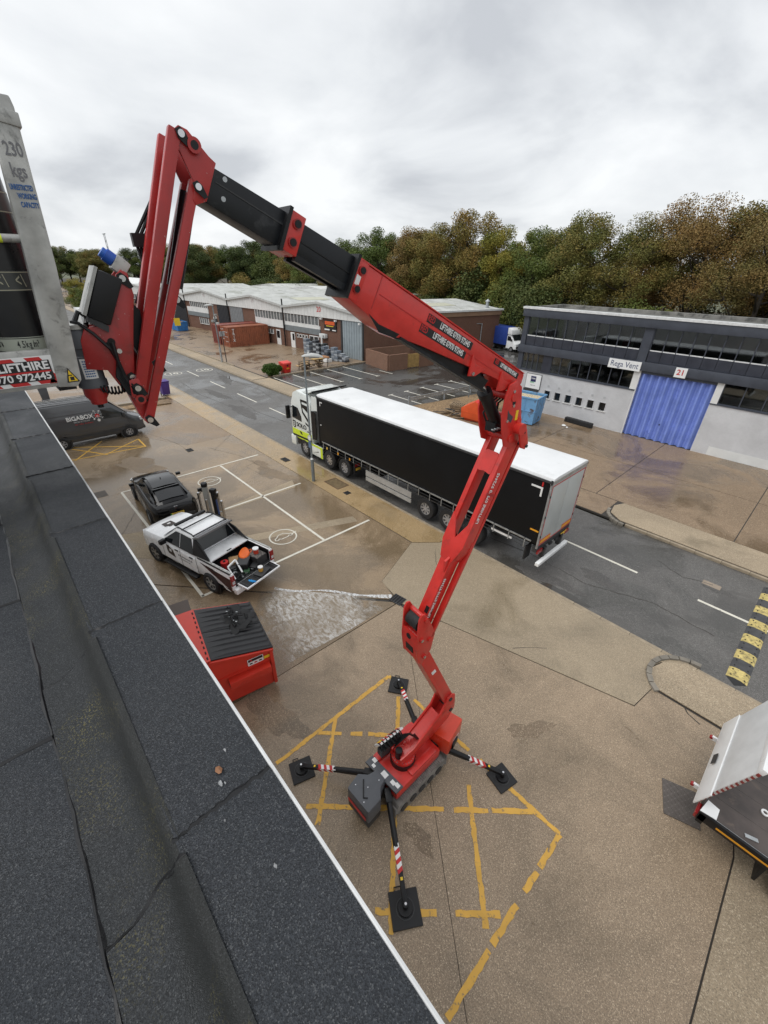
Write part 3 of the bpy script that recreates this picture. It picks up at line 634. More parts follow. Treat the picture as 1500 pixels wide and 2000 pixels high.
gc = [(-3.52,2.44),(-2.90,2.46),(-2.92,2.80),(-3.08,2.94),(-3.14,3.12),(-3.39,3.12),(-3.43,2.92),(-3.59,2.77)]
gco = W(G().prism([(x,y,.50) for x, y in gc],(0,0,.45)), 'engine_cover', grey_m, bevel=.035)
W(G().bar((-3.42,2.78,.955),(-3.16,2.56,.955),.025,.018).bar((-3.16,2.56,.955),(-3.10,2.62,.955),.025,.018), 'grab_handle', black_m, gco)
for i, (x_, y_) in enumerate(((-3.45,2.6),(-3.25,2.75),(-3.1,2.52),(-3.2,3.0))): W(G().cyl((x_,y_,.948),(x_,y_,.956),.011,n=8), 'cover_bolt', chrome_m, gco)
W(G().prism([(x*.98-.065,y*.98+.055,.30) for x, y in gc],(0,0,.2)), 'engine_base', dgrey_m, bevel=.02)
W(G().obox((-3.22,2.435,.62),(.26,.004,0),(0,.004,0),(0,0,.05)), 'hazard_strip', redst_m)
W(G().obox((-3.05,4.88,.76),(.26,.06,0),(-.075,.33,0),(0,0,.26)), 'battery_cover', orange_m, bevel=.05)
W(G().obox((-3.02,4.86,.62),(.275,.06,0),(-.03,.12,0),(0,0,.08)), 'cover_skirt', black_m, bevel=.02)
text('cover_lettering', 'RED LIFTHIRE', .06, sticker_m, lift, (-2.766,4.87,.80), (-.12,.99,0), (0,0,1), world=True)
tw = W(G().cyl((-3.26,3.74,.74),(-3.26,3.74,.88),.27,n=36), 'turntable_ring', black_m)
g = G()
for k in range(24):
    a = 2*math.pi*k/24; g.cyl((-3.26+.235*math.cos(a),3.74+.235*math.sin(a),.95),(-3.26+.235*math.cos(a),3.74+.235*math.sin(a),.968),.010,n=6)
rbase = W(G().cyl((-3.26,3.74,.88),(-3.26,3.74,.95),.255,n=36), 'turntable', red_m)
tag(W(g, 'turntable_bolt', chrome_m, rbase), kind='stuff')
Lc(G().cyl((.12,0,.95),(.12,0,1.19),.075,n=18), 'slew_motor', black_m)
# riser
ri = [(.22,.95),(.20,1.12),(-.15,1.18),(-.86,1.72),(-1.02,2.10),(-1.14,2.14),(-1.24,2.06),(-1.28,1.62),(-1.12,1.36),(-.72,1.16),(-.3,1.0),(-.22,.95)]
rs = Lc(plate(ri,-.17,-.13), 'riser_plate', red_m, bevel=.006); Lc(plate(ri,.13,.17), 'riser_plate', red_m, bevel=.006)
Lc(plate([(.14,1.07),(-.16,1.13),(-.86,1.64),(-.80,1.56),(-.14,1.05),(.14,1.0)],-.13,.13), 'riser_web', red_m)
Lc(plate([(.1,.96),(-.25,1.0),(-1.1,1.40),(-1.2,1.62),(-1.15,1.64),(-1.05,1.46),(-.28,1.06),(.1,1.0)],-.13,.13), 'riser_web', red_m)
for k in range(3): Lc(G().cyl((-.05-.07*k,-.05+.03*k,1.155+.035*k),(-.05-.07*k,-.05+.03*k,1.185+.035*k),.014,n=8), 'riser_bolt', redst_m)
# control panel with hazard stripes and hose coil
pn = Lc(G().obox((.14,-.32,1.25),(.31,.0,.0),(0,.085,.13),(0,-.0168,.011)), 'control_panel', sticker_m, bevel=.004)
Lc(G().box(-.15,.43,-.33,-.18,.95,1.14), 'panel_box', dgrey_m, pn)
for k in range(6): Lc(G().prism([(-.16+k*.10,-.423,1.131),(-.11+k*.10,-.423,1.131),(-.055+k*.10,-.253,1.391),(-.105+k*.10,-.253,1.391)],(0,-.004,.0026)), 'panel_stripe', redst_m, pn)
Lc(G().obox((.02,-.345,1.262),(.07,0,0),(0,.03,.046),(0,-.006,.004)), 'panel_decal', ink_m, pn); Lc(G().obox((.36,-.36,1.24),(.05,0,0),(0,.03,.046),(0,-.006,.004)), 'panel_decal', yel_m, pn)
hs = G()
for k in range(7): 
    hs.tube([(.42-.085*k+.02*math.sin(a), -.22+.09*math.cos(a*1.0), 1.28+.11*math.sin(a)) for a in [R(20*i) for i in range(19)]], .014)
Lc(hs, 'hose_coil', black_m)
g = G()
for k in range(5): g.tube([(.05+.03*k,-.18+.02*k,1.2),(-.1-.02*k,-.12+.03*k,1.38+.03*k),(-.28,-.02+.03*k,1.3),(-.4,.03*k-.05,1.22)], .012)
Lc(g, 'hydraulic_hose', black_m)
# lower arm
def armbox(p, q, w, h, l=0.): 
    return G().bar((p[0],l,p[1]),(q[0],l,q[1]),h,w,(0,1,0))
a1 = Lc(armbox((-1.16,1.85),(-.13,4.16),.26,.24), 'lower_arm', red_m, bevel=.012)
Lc(armbox((-.98,1.98),(-.18,3.80),.28,.06), 'arm_rib', red_m, a1, bevel=.006)
nrm = V((2.37,0,-1.06)).normalized()
def onarm(t, off): return V((-1.16+1.06*t, 0, 1.85+2.37*t))+nrm*off
Lc(G().obox(onarm(.62,.123)+V((0,.03,0)),V((1.06,0,2.37)).normalized()*.17,(0,.035,0),nrm*.002), 'arm_label', sticker_m, a1)
Lc(G().obox(onarm(.60,0)+V((0,.132,0)),V((1.06,0,2.37)).normalized()*.05,nrm*.05,(0,.003,0)), 'arm_label', sticker_m, a1)
for z_, s_ in ((2.02,-1.10),(1.62,-1.16)): Lc(G().cyl((s_,-.19,z_),(s_,.19,z_),.045,n=14), 'hinge_pin', dgrey_m)
# elbow one
e1 = [(.03,4.98),(.045,4.40),(-.01,3.98),(-.10,3.86),(-.30,4.12),(-.36,4.46),(-.31,4.62),(-.22,4.82),(-.09,5.06),(-.02,5.07)]
for l0, l1 in ((-.20,-.17),(.17,.20)): Lc(plate(e1,l0,l1), 'elbow_plate', red_m, bevel=.005)
ew = Lc(plate([(.035,4.58),(.042,4.40),(-.008,4.0),(-.04,4.0),(.01,4.40),(.005,4.58)],-.17,.17), 'elbow_web', red_m); Lc(G().cyl((.044,-.02,4.47),(.036,-.02,4.47),.055,n=20), 'web_hole', black_m, ew); Lc(G().obox((.018,0,4.20),(.008,0,.07),(0,.09,0),(.010,0,-.001)), 'web_slot', black_m, ew)
Lc(G().cyl((-.09,-.13,4.78),(-.09,.13,4.78),.135,n=22), 'cable_roller', rub_m)
for s_, z_ in ((-.05,4.50),(-.14,4.05),(-.24,4.40),(-.12,4.92)): Lc(G().cyl((s_,-.225,z_),(s_,.225,z_),.045,n=14), 'hinge_pin', red_m)
for s_, z_ in ((-.05,4.50),(-.14,4.05)): Lc(G().cyl((s_,.2,z_),(s_,.235,z_),.028,n=10), 'pin_cap', chrome_m)
# upper forked arm : face line from A0 to A1, depth behind the face
A0, A1_ = V((-.142,0,4.708)), V((-1.511,0,7.684)); ua = (A1_-A0).normalized(); na = V((ua.z,0,-ua.x))   # na points to the viewer side
def ap(l, u, d=0.): p = A0+ua*u-na*d; return (p.x, l, p.z)
def afp(pts, d0, d1): return G().prism([ap(l,u,d0) for l, u in pts], tuple(-na*(d1-d0)))
arm2 = Lc(afp([(-.10,-.22),(.10,-.22),(.105,1.15),(.125,1.28),(-.125,1.28),(-.105,1.15)],0,.22), 'upper_arm', red_m, bevel=.008)
Lc(afp([(-.122,1.20),(.122,1.20),(.215,1.48),(.215,1.95),(.13,1.86),(.0,1.58),(-.13,1.86),(-.215,1.95),(-.215,1.48)],-.006,.025), 'fork_plate', red_m, arm2, .004)
Lc(afp([(-.122,1.20),(.122,1.20),(.215,1.48),(.215,1.60),(.0,1.58),(-.215,1.60),(-.215,1.48)],.20,.225), 'fork_plate', red_m, arm2, .004)
for sg in (-1,1):
    Lc(afp([(sg*.125,1.5),(sg*.21,1.5),(sg*.20,3.42),(sg*.12,3.42)],.0,.22), 'fork_rail', red_m, arm2, .006)
    Lc(afp([(sg*.125,1.27),(sg*.145,1.25),(sg*.20,1.46),(sg*.20,1.56),(sg*.17,1.56)],.03,.20), 'fork_cheek', red_m, arm2)
Lc(afp([(-.13,2.72),(-.10,2.70),(.0,2.72),(.10,2.70),(.13,2.72),(.13,3.0),(.09,3.04),(-.09,3.04),(-.13,3.0)],-.004,.03), 'fork_bridge', red_m, arm2)
Lc(G().obox(ap(.21,2.42,.10), tuple(ua*.02), (0,.006,0), tuple(na*.11)), 'weld_band', redj_m, arm2)
u3 = ua
text('arm_lettering', 'LIFTHIRE 07970 972445', .085, sticker_m, arm2, ap(.2125,2.35,.075), tuple(ua), tuple(na), bold=.0012)
text('arm_lettering', 'LIFTHIRE 07970 972445', .075, sticker_m, arm2, ap(.108,.52,.06), tuple(ua), tuple(na), bold=.0012)
Lc(G().obox(ap(.06,.28,-.004), tuple(ua*.06), (0,.035,0), tuple(na*.004)), 'scuffed_label', black_m, arm2)
# parallel link rod beside the arm
Lc(G().bar((-.30,.15,4.42),(-1.80,.15,7.62),.06,.10,(0,1,0)), 'link_rod', red_m, bevel=.008)
text('link_lettering', 'LIFTHIRE 07970 972445', .07, sticker_m, lift, (-.84,.1815,5.56), tuple(V((-1.5,0,3.2)).normalized()), (.9,0,.42), bold=.0012)
text('link_lettering', 'LIFTHIRE 07970 972445', .07, sticker_m, lift, (-1.32,.1815,6.60), tuple(V((-1.5,0,3.2)).normalized()), (.9,0,.42), bold=.0012)
Lc(G().cyl((-.22,.06,4.62),(-.52,.06,5.36),.045,n=14), 'hydraulic_cylinder', black_m); Lc(G().cyl((-.52,.06,5.36),(-.66,.06,5.72),.026,n=12), 'piston_rod', chrome_m)
Lc(plate([(-.55,5.62),(-.70,5.60),(-.78,5.76),(-.66,5.86),(-.56,5.82)],.04,.08), 'lug_plate', red_m)
# elbow two
e2 = [(-1.27,8.50),(-1.40,8.54),(-1.54,8.44),(-1.62,8.10),(-1.72,7.80),(-1.66,7.62),(-1.50,7.56),(-1.36,7.62),(-1.27,7.84),(-1.20,8.10),(-1.22,8.34)]
for l0, l1 in ((-.22,-.195),(.195,.22)): Lc(plate(e2,l0,l1), 'elbow_plate', red_m, bevel=.005)
for s_, z_, r_ in ((-1.40,8.32,.06),(-1.48,7.72,.06),(-1.60,7.95,.05)): Lc(G().cyl((s_,-.20,z_),(s_,.235,z_),r_,n=16), 'cross_tube', red_m)
for s_, z_ in ((-1.38,8.40),(-1.33,8.0),(-1.50,7.70),(-1.42,8.2)): Lc(G().cyl((s_,.22,z_),(s_,.232,z_),.022,n=10), 'pin_cap', chrome_m)
Lc(G().cyl((-1.42,.219,8.24),(-1.42,.223,8.24),.035,n=16), 'lightening_hole', black_m)
Lc(plate([(-1.36,8.10),(-1.31,8.16),(-1.33,8.02),(-1.42,7.96),(-1.45,8.04)],.219,.223), 'lightening_hole', mat('skip blue glimpse',(.05,.05,.06),.6))
Lc(G().box(-1.555,-1.50,.221,.224,7.98,8.12), 'warning_label', yel_m)
Lc(G().cyl((-1.58,.22,7.86),(-1.58,.33,7.86),.085,n=22), 'link_hub', red_m)
Lc(plate([(-1.52,7.90),(-1.62,7.92),(-1.70,7.84),(-1.80,7.60),(-1.74,7.52),(-1.64,7.56),(-1.56,7.76)],.29,.32), 'link_ear', red_m, bevel=.004)
Lc(G().cyl((-1.76,.08,7.57),(-1.76,.335,7.57),.025,n=10), 'hinge_pin', dgrey_m); Lc(G().cyl((-1.65,.32,7.80),(-1.65,.33,7.80),.016,n=8), 'pin_cap', black_m)
# boom lift cylinder
Lc(G().cyl((-1.42,0,7.86),(-1.08,0,8.33),.085,n=20), 'lift_cylinder', black_m); Lc(G().cyl((-1.08,0,8.33),(-1.02,0,8.41),.098,n=20), 'cylinder_gland', black_m)
Lc(G().cyl((-1.02,0,8.41),(-.93,0,8.53),.05,n=16), 'piston_rod', chrome_m); Lc(G().cyl((-.94,0,8.52),(-.66,0,8.86),.068,n=18), 'rod_sleeve', boom_m)
Lc(G().box(-1.43,-1.26,-.09,.09,7.80,7.94), 'valve_block', black_m, bevel=.01)
for k in range(6): Lc(G().cyl((-1.34+.03*k,.09,7.86+.01*(k%2)),(-1.34+.03*k,.12,7.86+.01*(k%2)),.012,n=8), 'valve_plug', steel_m)
g = G()
for k in range(4): g.tube([(-1.30,-.1+.06*k,7.9),(-1.22-.02*k,-.12+.06*k,8.05),(-1.30,-.1+.05*k,8.22),(-1.44,-.08+.05*k,8.30)], .014)
Lc(g, 'hydraulic_hose', black_m)
# telescopic boom
bo = [(1.06,9.862),(-1.62,8.585),(-1.60,8.47),(-1.50,8.40),(-1.24,8.42),(-1.06,8.585),(-.95,8.63),(.30,9.10),(.62,9.205),(.80,9.30),(.98,9.42),(1.205,9.575)]
boom = Lc(plate(bo,-.16,.16), 'boom_section', red_m, bevel=.012)
bd = V((2.68,0,1.277)).normalized(); bn = V((-bd.z,0,bd.x))
bp0 = V((1.06,0,9.862))
def bq(t, d, l=0.): p = bp0-bd*t-bn*d; return (p.x, l, p.z)
Lc(G().bar(bq(.02,-.006),bq(2.95,-.006),.34,.012,tuple(bn)), 'boom_top_plate', red_m, boom)
Lc(G().bar(bq(.30,.155,.1605),bq(2.5,.175,.1605),.007,.008,(0,1,0)), 'boom_fold', redst_m, boom)
Lc(G().obox(bq(.27,.15,.1605), tuple(bd*.004), tuple(bn*.15), (0,.003,0)), 'boom_seam', redj_m, boom)
Lc(plate([(.98,9.44),(.86,9.34),(.60,9.235),(.66,9.20),(.86,9.27)],.1603,.1615), 'cable_slot', black_m, boom)
for t in ((1.98,.33),(2.62,.31)):
    pl = [bq(t[0]-.16,t[1]-.18),bq(t[0]-.05,t[1]-.10),bq(t[0]+.16,t[1]-.12),bq(t[0]+.02,t[1]+.02),bq(t[0]-.10,t[1]+.06)]
    Lc(G().prism([(p[0],.158,p[2]) for p in pl],(0,.022,0)), 'boom_gusset', red_m, boom, .006)
Lc(G().cyl(bq(1.93,.34,.17),bq(1.93,.34,.20),.022,n=10), 'pin_cap', chrome_m, boom)
Lc(G().prism([bq(.75,.37,-.12),bq(2.3,.42,-.12),bq(2.35,.30,-.12),bq(.75,.27,-.12)],(0,.24,0)), 'boom_underside', black_m, boom)
Lc(G().bar(bq(.7,.40,.13),bq(2.3,.44,.13),.03,.10,(0,1,0)), 'cable_tray', boom_m, boom)
for d_, t0 in ((.085,.98),(.205,.93)):
    bgp = G().obox(bq(t0+.16+.22,d_,.1615), tuple(bd*.40), tuple(bn*.043), (0,.001,0)); Lc(bgp, 'lettering_plate', ink_m, boom)
    text('boom_lettering', 'LIFTHIRE 07970 972445', .088, sticker_m, boom, bq(t0+.16+.30,d_,.1635), tuple(-bd), tuple(bn), bold=.0014, sx=.62)
    text('boom_lettering', 'RED', .088, redst_m, boom, bq(t0+.16-.12,d_,.1635), tuple(-bd), tuple(bn), bold=.0014, sx=.66)
Lc(G().obox(bq(2.55,.07,.1615), tuple(bd*.30), tuple(bn*.036), (0,.001,0)), 'lettering_plate', ink_m, boom)
text('boom_lettering', 'LIFTHIRE 07970 972445', .070, sticker_m, boom, bq(2.60,.07,.1635), tuple(-bd), tuple(bn), bold=.0014, sx=.58)
text('boom_lettering', 'RED', .070, redst_m, boom, bq(2.31,.07,.1635), tuple(-bd), tuple(bn), bold=.0014, sx=.58)
# boom head wear pads
def collar(c, ang, hw, hh, dp, par, red=True):
    d = V((math.cos(ang),0,math.sin(ang))); n_ = V((-d.z,0,d.x)); c = V(c)
    b = Lc(G().obox(c, tuple(d*dp), tuple(n_*hh), (0,hw,0)), 'collar', red_m if red else black_m, par, .008)
    Lc(G().obox(c+d*(dp+.012), tuple(d*.014), tuple(n_*(hh+.012)), (0,hw+.012,0)), 'collar_frame', black_m, par)
    for k in (-.45,.48):
        q = c+n_*hh*k
        Lc(G().cyl(tuple(q+V((0,hw,0))),tuple(q+V((0,hw+.018,0))),.036,n=18), 'wear_pad_boss', redj_m, b)
        Lc(G().cyl(tuple(q+V((0,hw+.018,0))),tuple(q+V((0,hw+.026,0))),.027,n=18), 'wear_pad_screw', black_m, b)
    return b
ba = math.atan2(1.277,2.68)
cc = collar((1.085,0,9.705), ba+.0, .168, .168, .055, boom)
Lc(G().obox((1.10,.170,9.705), (.02,0,.012), tuple(bn*.04), (0,.002,0)), 'white_label', sticker_m, boom)
mid = Lc(plate([(1.62,10.11),(.90,9.80),(1.00,9.575),(1.74,9.91)],-.125,.125), 'boom_section', boom_m, bevel=.012)
Lc(G().bar((1.60,.126,9.965),(1.10,.126,9.73),.010,.012,(0,1,0)), 'boom_rib', black_m, mid)
Lc(G().bar((1.66,.10,9.86),(1.10,.10,9.60),.05,.05,(0,1,0)).bar((1.66,-.05,9.86),(1.10,-.05,9.60),.05,.05,(0,1,0)), 'cable_track', boom_m, mid)
collar((1.665,0,10.015), ba-.02, .152, .140, .062, mid)
Lc(G().box(1.70,1.82,-.15,.15,9.905,9.935), 'collar_shelf', black_m, mid)
inn = Lc(plate([(2.26,10.385),(1.60,10.115),(1.71,9.885),(2.34,10.185)],-.105,.105), 'boom_section', boom_m, bevel=.014)
Lc(G().bar((2.20,.106,10.28),(1.70,.106,10.055),.008,.008,(0,1,0)), 'boom_rib', dgrey_m, inn)
for s_, z_ in ((2.13,10.30),(2.16,10.19)): Lc(G().cyl((s_,.1045,z_),(s_,.1065,z_),.016,n=12), 'scuff_mark', steel_m, inn)
# boom tip
tp = [(2.43,10.46),(2.425,10.505),(2.385,10.535),(2.335,10.52),(2.225,10.405),(2.185,10.375),(2.285,10.165),(2.36,10.14),(2.375,10.17),(2.345,10.25),(2.40,10.40)]
for l0, l1 in ((-.135,-.115),(.115,.135)): Lc(plate(tp,l0,l1), 'tip_plate', redj_m, bevel=.004)
Lc(plate([(2.25,10.40),(2.20,10.36),(2.29,10.18),(2.33,10.2)],-.115,.115), 'tip_block', redj_m)
Lc(G().cyl((2.315,.13,10.445),(2.315,.165,10.445),.042,n=20), 'tip_boss', redj_m); Lc(G().cyl((2.315,.165,10.445),(2.315,.167,10.445),.024,n=16), 'boss_bore', black_m)
def pins(s, z, l=.135, r=.02):
    Lc(plate([(s+.03,z+.02),(s+.0,z+.035),(s-.03,z+.01),(s-.055,z-.05),(s-.03,z-.06),(s+.02,z-.02)],l,l+.008), 'keeper_plate', black_m)
    Lc(G().cyl((s,l,z),(s,l+.022,z),r,n=12), 'hinge_pin', chrome_m)
pins(2.385,10.49,.15); pins(2.335,10.235,.15)
# jib: two pairs of parallel rails
def rail(p, q, w, name, l0, l1, m=redj_m): return Lc(G().bar((p[0],(l0+l1)/2,p[1]),(q[0],(l0+l1)/2,q[1]),abs(l1-l0),w,(1,0,0.4)), name, m, bevel=.006)
for l0, l1 in ((.095,.15),(-.15,-.095)):
    r1 = rail((2.41,10.515),(3.0,8.98),.072,'jib_rail',l0,l1)
rail((2.40,10.44),(2.97,9.02),.02,'jib_web',-.10,.10)
for l0, l1 in ((.075,.13),(-.13,-.075)): rail((2.335,10.27),(2.985,8.775),.062,'jib_rail',l0,l1)
jt = [(2.925,9.14),(3.03,9.10),(3.045,8.98),(3.01,8.77),(2.975,8.745),(2.945,8.77),(2.93,8.95)]
for l0, l1 in ((.135,.152),(-.152,-.135)): Lc(plate([(2.98,9.10),(3.04,9.09),(3.05,8.98),(2.99,8.92),(2.955,8.97)],l0,l1), 'jib_end_plate', redj_m, bevel=.004)
Lc(plate([(3.00,9.15),(3.07,9.03),(3.02,8.80),(2.985,8.74),(2.95,8.80),(2.965,9.0)],-.07,.07), 'jib_knuckle', redj_m, bevel=.008)
pins(3.0,9.035,.155); pins(2.975,8.795,.135); Lc(G().cyl((3.0,.15,8.955),(3.0,.168,8.955),.034,n=18), 'tip_boss', redj_m); Lc(G().cyl((3.0,.168,8.955),(3.0,.170,8.955),.02,n=14), 'boss_bore', black_m)
Lc(G().cyl((2.365,.02,10.21),(2.575,.02,9.66),.052,n=18), 'jib_cylinder', boom_m); Lc(G().cyl((2.36,.065,10.19),(2.50,.065,9.84),.016,n=10), 'cylinder_pipe', black_m)
Lc(G().cyl((2.575,.02,9.66),(2.66,.02,9.44),.028,n=14), 'piston_rod', chrome_m); Lc(G().box(2.535,2.565,.073,.076,9.70,9.78), 'white_label', sticker_m)
pins(2.60,9.585,.10); pins(2.83,9.17,.10,.016)
Lc(G().cyl((2.60,-.1,9.585),(2.60,.1,9.585),.03,n=12), 'hinge_pin', dgrey_m)
Lc(G().box(2.615,2.655,.131,.134,9.42,9.47), 'warning_label', yel_m)
g = G()
for k in range(3): g.tube([(2.50+.02*k,-.17-.01*k,10.2),(2.66+.03*k,-.19,9.95),(2.70,-.18,9.75),(2.78+.02*k,-.17,9.55)], .012)
Lc(g, 'hydraulic_hose', black_m); Lc(G().box(2.66,2.74,-.21,-.15,9.90,9.98), 'hose_clamp', black_m)
# bracket between jib and basket
br = [(2.865,9.745),(2.90,9.765),(2.935,9.735),(2.97,9.62),(3.02,9.50),(3.07,9.445),(3.20,9.43),(3.24,9.36),(3.26,9.18),(3.14,9.16),(3.09,9.03),(3.05,8.97),(2.99,9.0),(2.985,9.12),(2.93,9.36),(2.86,9.62)]
for l0, l1 in ((.07,.09),(-.09,-.07)): Lc(plate(br,l0,l1), 'bracket_plate', redj_m, bevel=.004)
Lc(plate([(3.02,9.46),(3.18,9.42),(3.24,9.2),(3.12,9.2),(3.05,9.3)],-.07,.07), 'bracket_web', redj_m)
pins(2.905,9.715,.09); pins(3.005,9.10,.09)
Lc(G().cyl((3.07,.09,9.34),(3.07,.092,9.34),.024,n=16), 'bracket_hole', black_m); Lc(G().cyl((3.04,.09,9.28),(3.04,.11,9.28),.016,n=12), 'hinge_pin', chrome_m)
Lc(plate([(2.90,9.60),(2.84,9.52),(2.86,9.30),(2.92,9.22),(2.95,9.35)],-.05,.05), 'jib_damper', black_m)
# rotator and its bottom cone
ro = Lc(G().lathe([(.001,9.43),(.07,9.43),(.085,9.40),(.085,9.31),(.075,9.30),(.075,9.26),(.083,9.255),(.083,9.10),(.09,9.09),(.09,9.05),(.001,9.05)],(3.245,0,0),(0,0,1),28), 'rotator', grey_m)
Lc(G().cyl((3.245,0,9.425),(3.245,0,9.45),.082,n=28), 'rotator_cap', alu_m, ro)
Lc(G().lathe([(.001,9.05),(.075,9.05),(.075,8.99),(.055,8.96),(.05,8.93),(.001,8.93)],(3.245,0,0),(0,0,1),24), 'rotator_foot', redj_m, ro); Lc(G().cyl((3.245,0,8.90),(3.245,0,8.93),.02,n=10), 'drain_plug', black_m, ro)
aL = V((.62,.78,0)) 
lb = G()
for k in range(7):
    for kk_ in range(1): pass
nn_ = V((-.35,.937,0)); tt_ = V((-.937,-.35,0))
g = G()
for k in range(8):
    a = R(62+7*k); b_ = R(62+7*(k+1)); r_ = .0845
    g.add([(3.245+r_*math.cos(a),r_*math.sin(a),9.115),(3.245+r_*math.cos(b_),r_*math.sin(b_),9.115),(3.245+r_*math.cos(b_),r_*math.sin(b_),9.245),(3.245+r_*math.cos(a),r_*math.sin(a),9.245)],[(0,1,2,3)])
Lc(g, 'white_label', sticker_m, ro)
g = G()
for j in range(7):
    for k in range(5):
        a = R(70+8*k); b_ = R(70+8*k+6.2); r_ = .0855; z_ = 9.128+.016*j
        g.add([(3.245+r_*math.cos(a),r_*math.sin(a),z_),(3.245+r_*math.cos(b_),r_*math.sin(b_),z_),(3.245+r_*math.cos(b_),r_*math.sin(b_),z_+.008),(3.245+r_*math.cos(a),r_*math.sin(a),z_+.008)],[(0,1,2,3)])
Lc(g, 'label_print', bluep_m, ro)
# electrics on the bracket
bx = Lc(plate([(3.165,9.50),(3.03,9.765),(2.905,9.71),(3.05,9.44)],-.13,.13), 'control_box', black_m, bevel=.012)
Lc(plate([(3.185,9.515),(3.045,9.785),(3.028,9.775),(3.168,9.505)],-.125,.125), 'box_cover', alu_m, bx)
Lc(plate([(3.17,9.47),(3.16,9.51),(3.06,9.44),(3.07,9.40)],-.12,.12), 'box_base', dgrey_m, bx)
sk = Lc(plate([(2.945,9.775),(2.885,9.85),(2.825,9.79),(2.885,9.72)],-.06,.06), 'socket_box', alu_m, bevel=.006)
Lc(G().cyl((2.915,0,9.815),(2.955,.0,9.85),.042,n=20), 'blue_socket', mat('socket blue',(.02,.09,.42),.4), sk); Lc(G().cyl((2.955,0,9.85),(2.972,.0,9.865),.032,n=20), 'blue_cap', mat('cap blue',(.03,.13,.5),.35), sk)
# spring cable and hoses near the knuckle
def helix(p, q, r, turns, n=16):
    p, q = V(p), V(q); t = (q-p).normalized(); a = t.cross(V((0,1,0))).normalized(); b = t.cross(a); out = []
    for i in range(int(turns*n)+1):
        u = i/(turns*n); A = 2*math.pi*turns*u; out.append(p.lerp(q,u)+(a*math.cos(A)+b*math.sin(A))*r+V((0,0,-.03*math.sin(math.pi*u))))
    return out
Lc(G().tube(helix((3.22,.06,9.05),(3.04,.11,9.05),.024,9,12),.0065,5), 'coiled_cable', black_m)
g = G()
for k in range(5): g.tube([(3.10-.008*k,.10+.01*k,9.34),(3.07,.12+.01*k,9.22),(3.10-.012*k,.13,9.12),(3.06-.015*k,.13+.008*k,9.0),(3.0-.01*k,.12,8.93)], .010)
g.tube([(3.26,.06,9.47),(3.22,.08,9.46),(3.16,.11,9.40),(3.09,.12,9.30)],.010); g.tube([(3.24,.02,9.46),(3.20,.0,9.52),(3.16,.0,9.49),(3.18,.05,9.45)],.016)
Lc(g, 'hydraulic_hose', black_m)
# outriggers
pads = [((-3.66,4.58),(-4.97,5.32),R(35)),((-3.52,3.10),(-4.86,2.17),R(72)),((-3.08,4.55),(-1.73,5.38),R(78)),((-3.02,3.08),(-1.64,2.23),R(57))]
padlab = ['black rubber outrigger pad farthest from the roof, behind the boom arm','black rubber outrigger pad against the roof edge left of the lift','black rubber outrigger pad on the road side right of the lift','large black rubber outrigger pad nearest the camera below the lift']
for (rx, ry), (px, py), pa in pads:
    p = V((rx,ry,.62)); q = V((px,py,.20)); d = q-p
    lg = W(G().cyl(tuple(p),tuple(p+d*.52),.058,n=16), 'outrigger_leg', black_m)
    W(G().bar(tuple(p-d*.05+V((0,0,-.0))),tuple(p+d*.10),.13,.16), 'leg_root', black_m, lg, .01)
    W(G().bar(tuple(p+d*.45+V((0,0,.0))),tuple(p+d*.98),.085,.085), 'leg_inner', black_m, lg, .008)
    n_ = 6; sd_ = d.normalized().cross(V((0,0,1))).normalized()
    for k in range(n_):
        c0, c1 = p+d*(.50+.04*k), p+d*(.50+.04*(k+1)); up3 = sd_.cross(d.normalized())
        W(G().prism([c0-sd_*.047+up3*.046-d*.015, c1-sd_*.047+up3*.046-d*.015, c1+sd_*.047+up3*.046+d*.015, c0+sd_*.047+up3*.046+d*.015], tuple(up3*.003)), 'hazard_stripe', redst_m if k % 2 else sticker_m, lg)
        for sg in (-1,1): W(G().prism([c0+sd_*sg*.046-up3*.04-d*.012, c1+sd_*sg*.046-up3*.04-d*.012, c1+sd_*sg*.046+up3*.04+d*.012, c0+sd_*sg*.046+up3*.04+d*.012], tuple(sd_*sg*.003)), 'hazard_stripe', redst_m if k % 2 else sticker_m, lg)
    W(G().bar(tuple(p+d*.08-V((0,0,.12))),tuple(p+d*.88-V((0,0,.03))),.03,.05), 'lower_strut', redst_m if 0 else black_m, lg)
    W(G().obox(tuple(p+d*.80+V((0,0,.052))),tuple(d.normalized()*.022),tuple(sd_*.022),(0,0,.003)), 'yellow_label', yel_m, lg)
    ft = W(G().cyl((px,py,.058),(px,py,.10),.13,n=24).cyl((px,py,.10),(px,py,.22),.045,n=14), 'outrigger_foot', black_m, lg)
    W(G().cyl((px,py,.22),(px,py,.265),.022,n=10), 'foot_pin', chrome_m, lg)
for i, ((_, _), (px, py), pa) in enumerate(pads):
    hw = .245 if i < 3 else .265
    pd = thing('outrigger_pad', padlab[i], 'pad', (px,py,.0), pa, 'rubber pads under the lift')
    b_ = G().box(-hw,hw,-hw,hw,.004,.045).build('pad_base', rub_m, pd, .012)
    G().ring((0,0,.048),(0,0,1),.15,.165,.008,32).build('locating_ring', dgrey_m, pd)
    G().tube([(-hw*.55,hw-.01,.03),(-hw*.55,hw+.05,.035),(-hw*.1,hw+.05,.035),(-hw*.1,hw-.01,.03)],.011).build('rope_handle', black_m, pd)
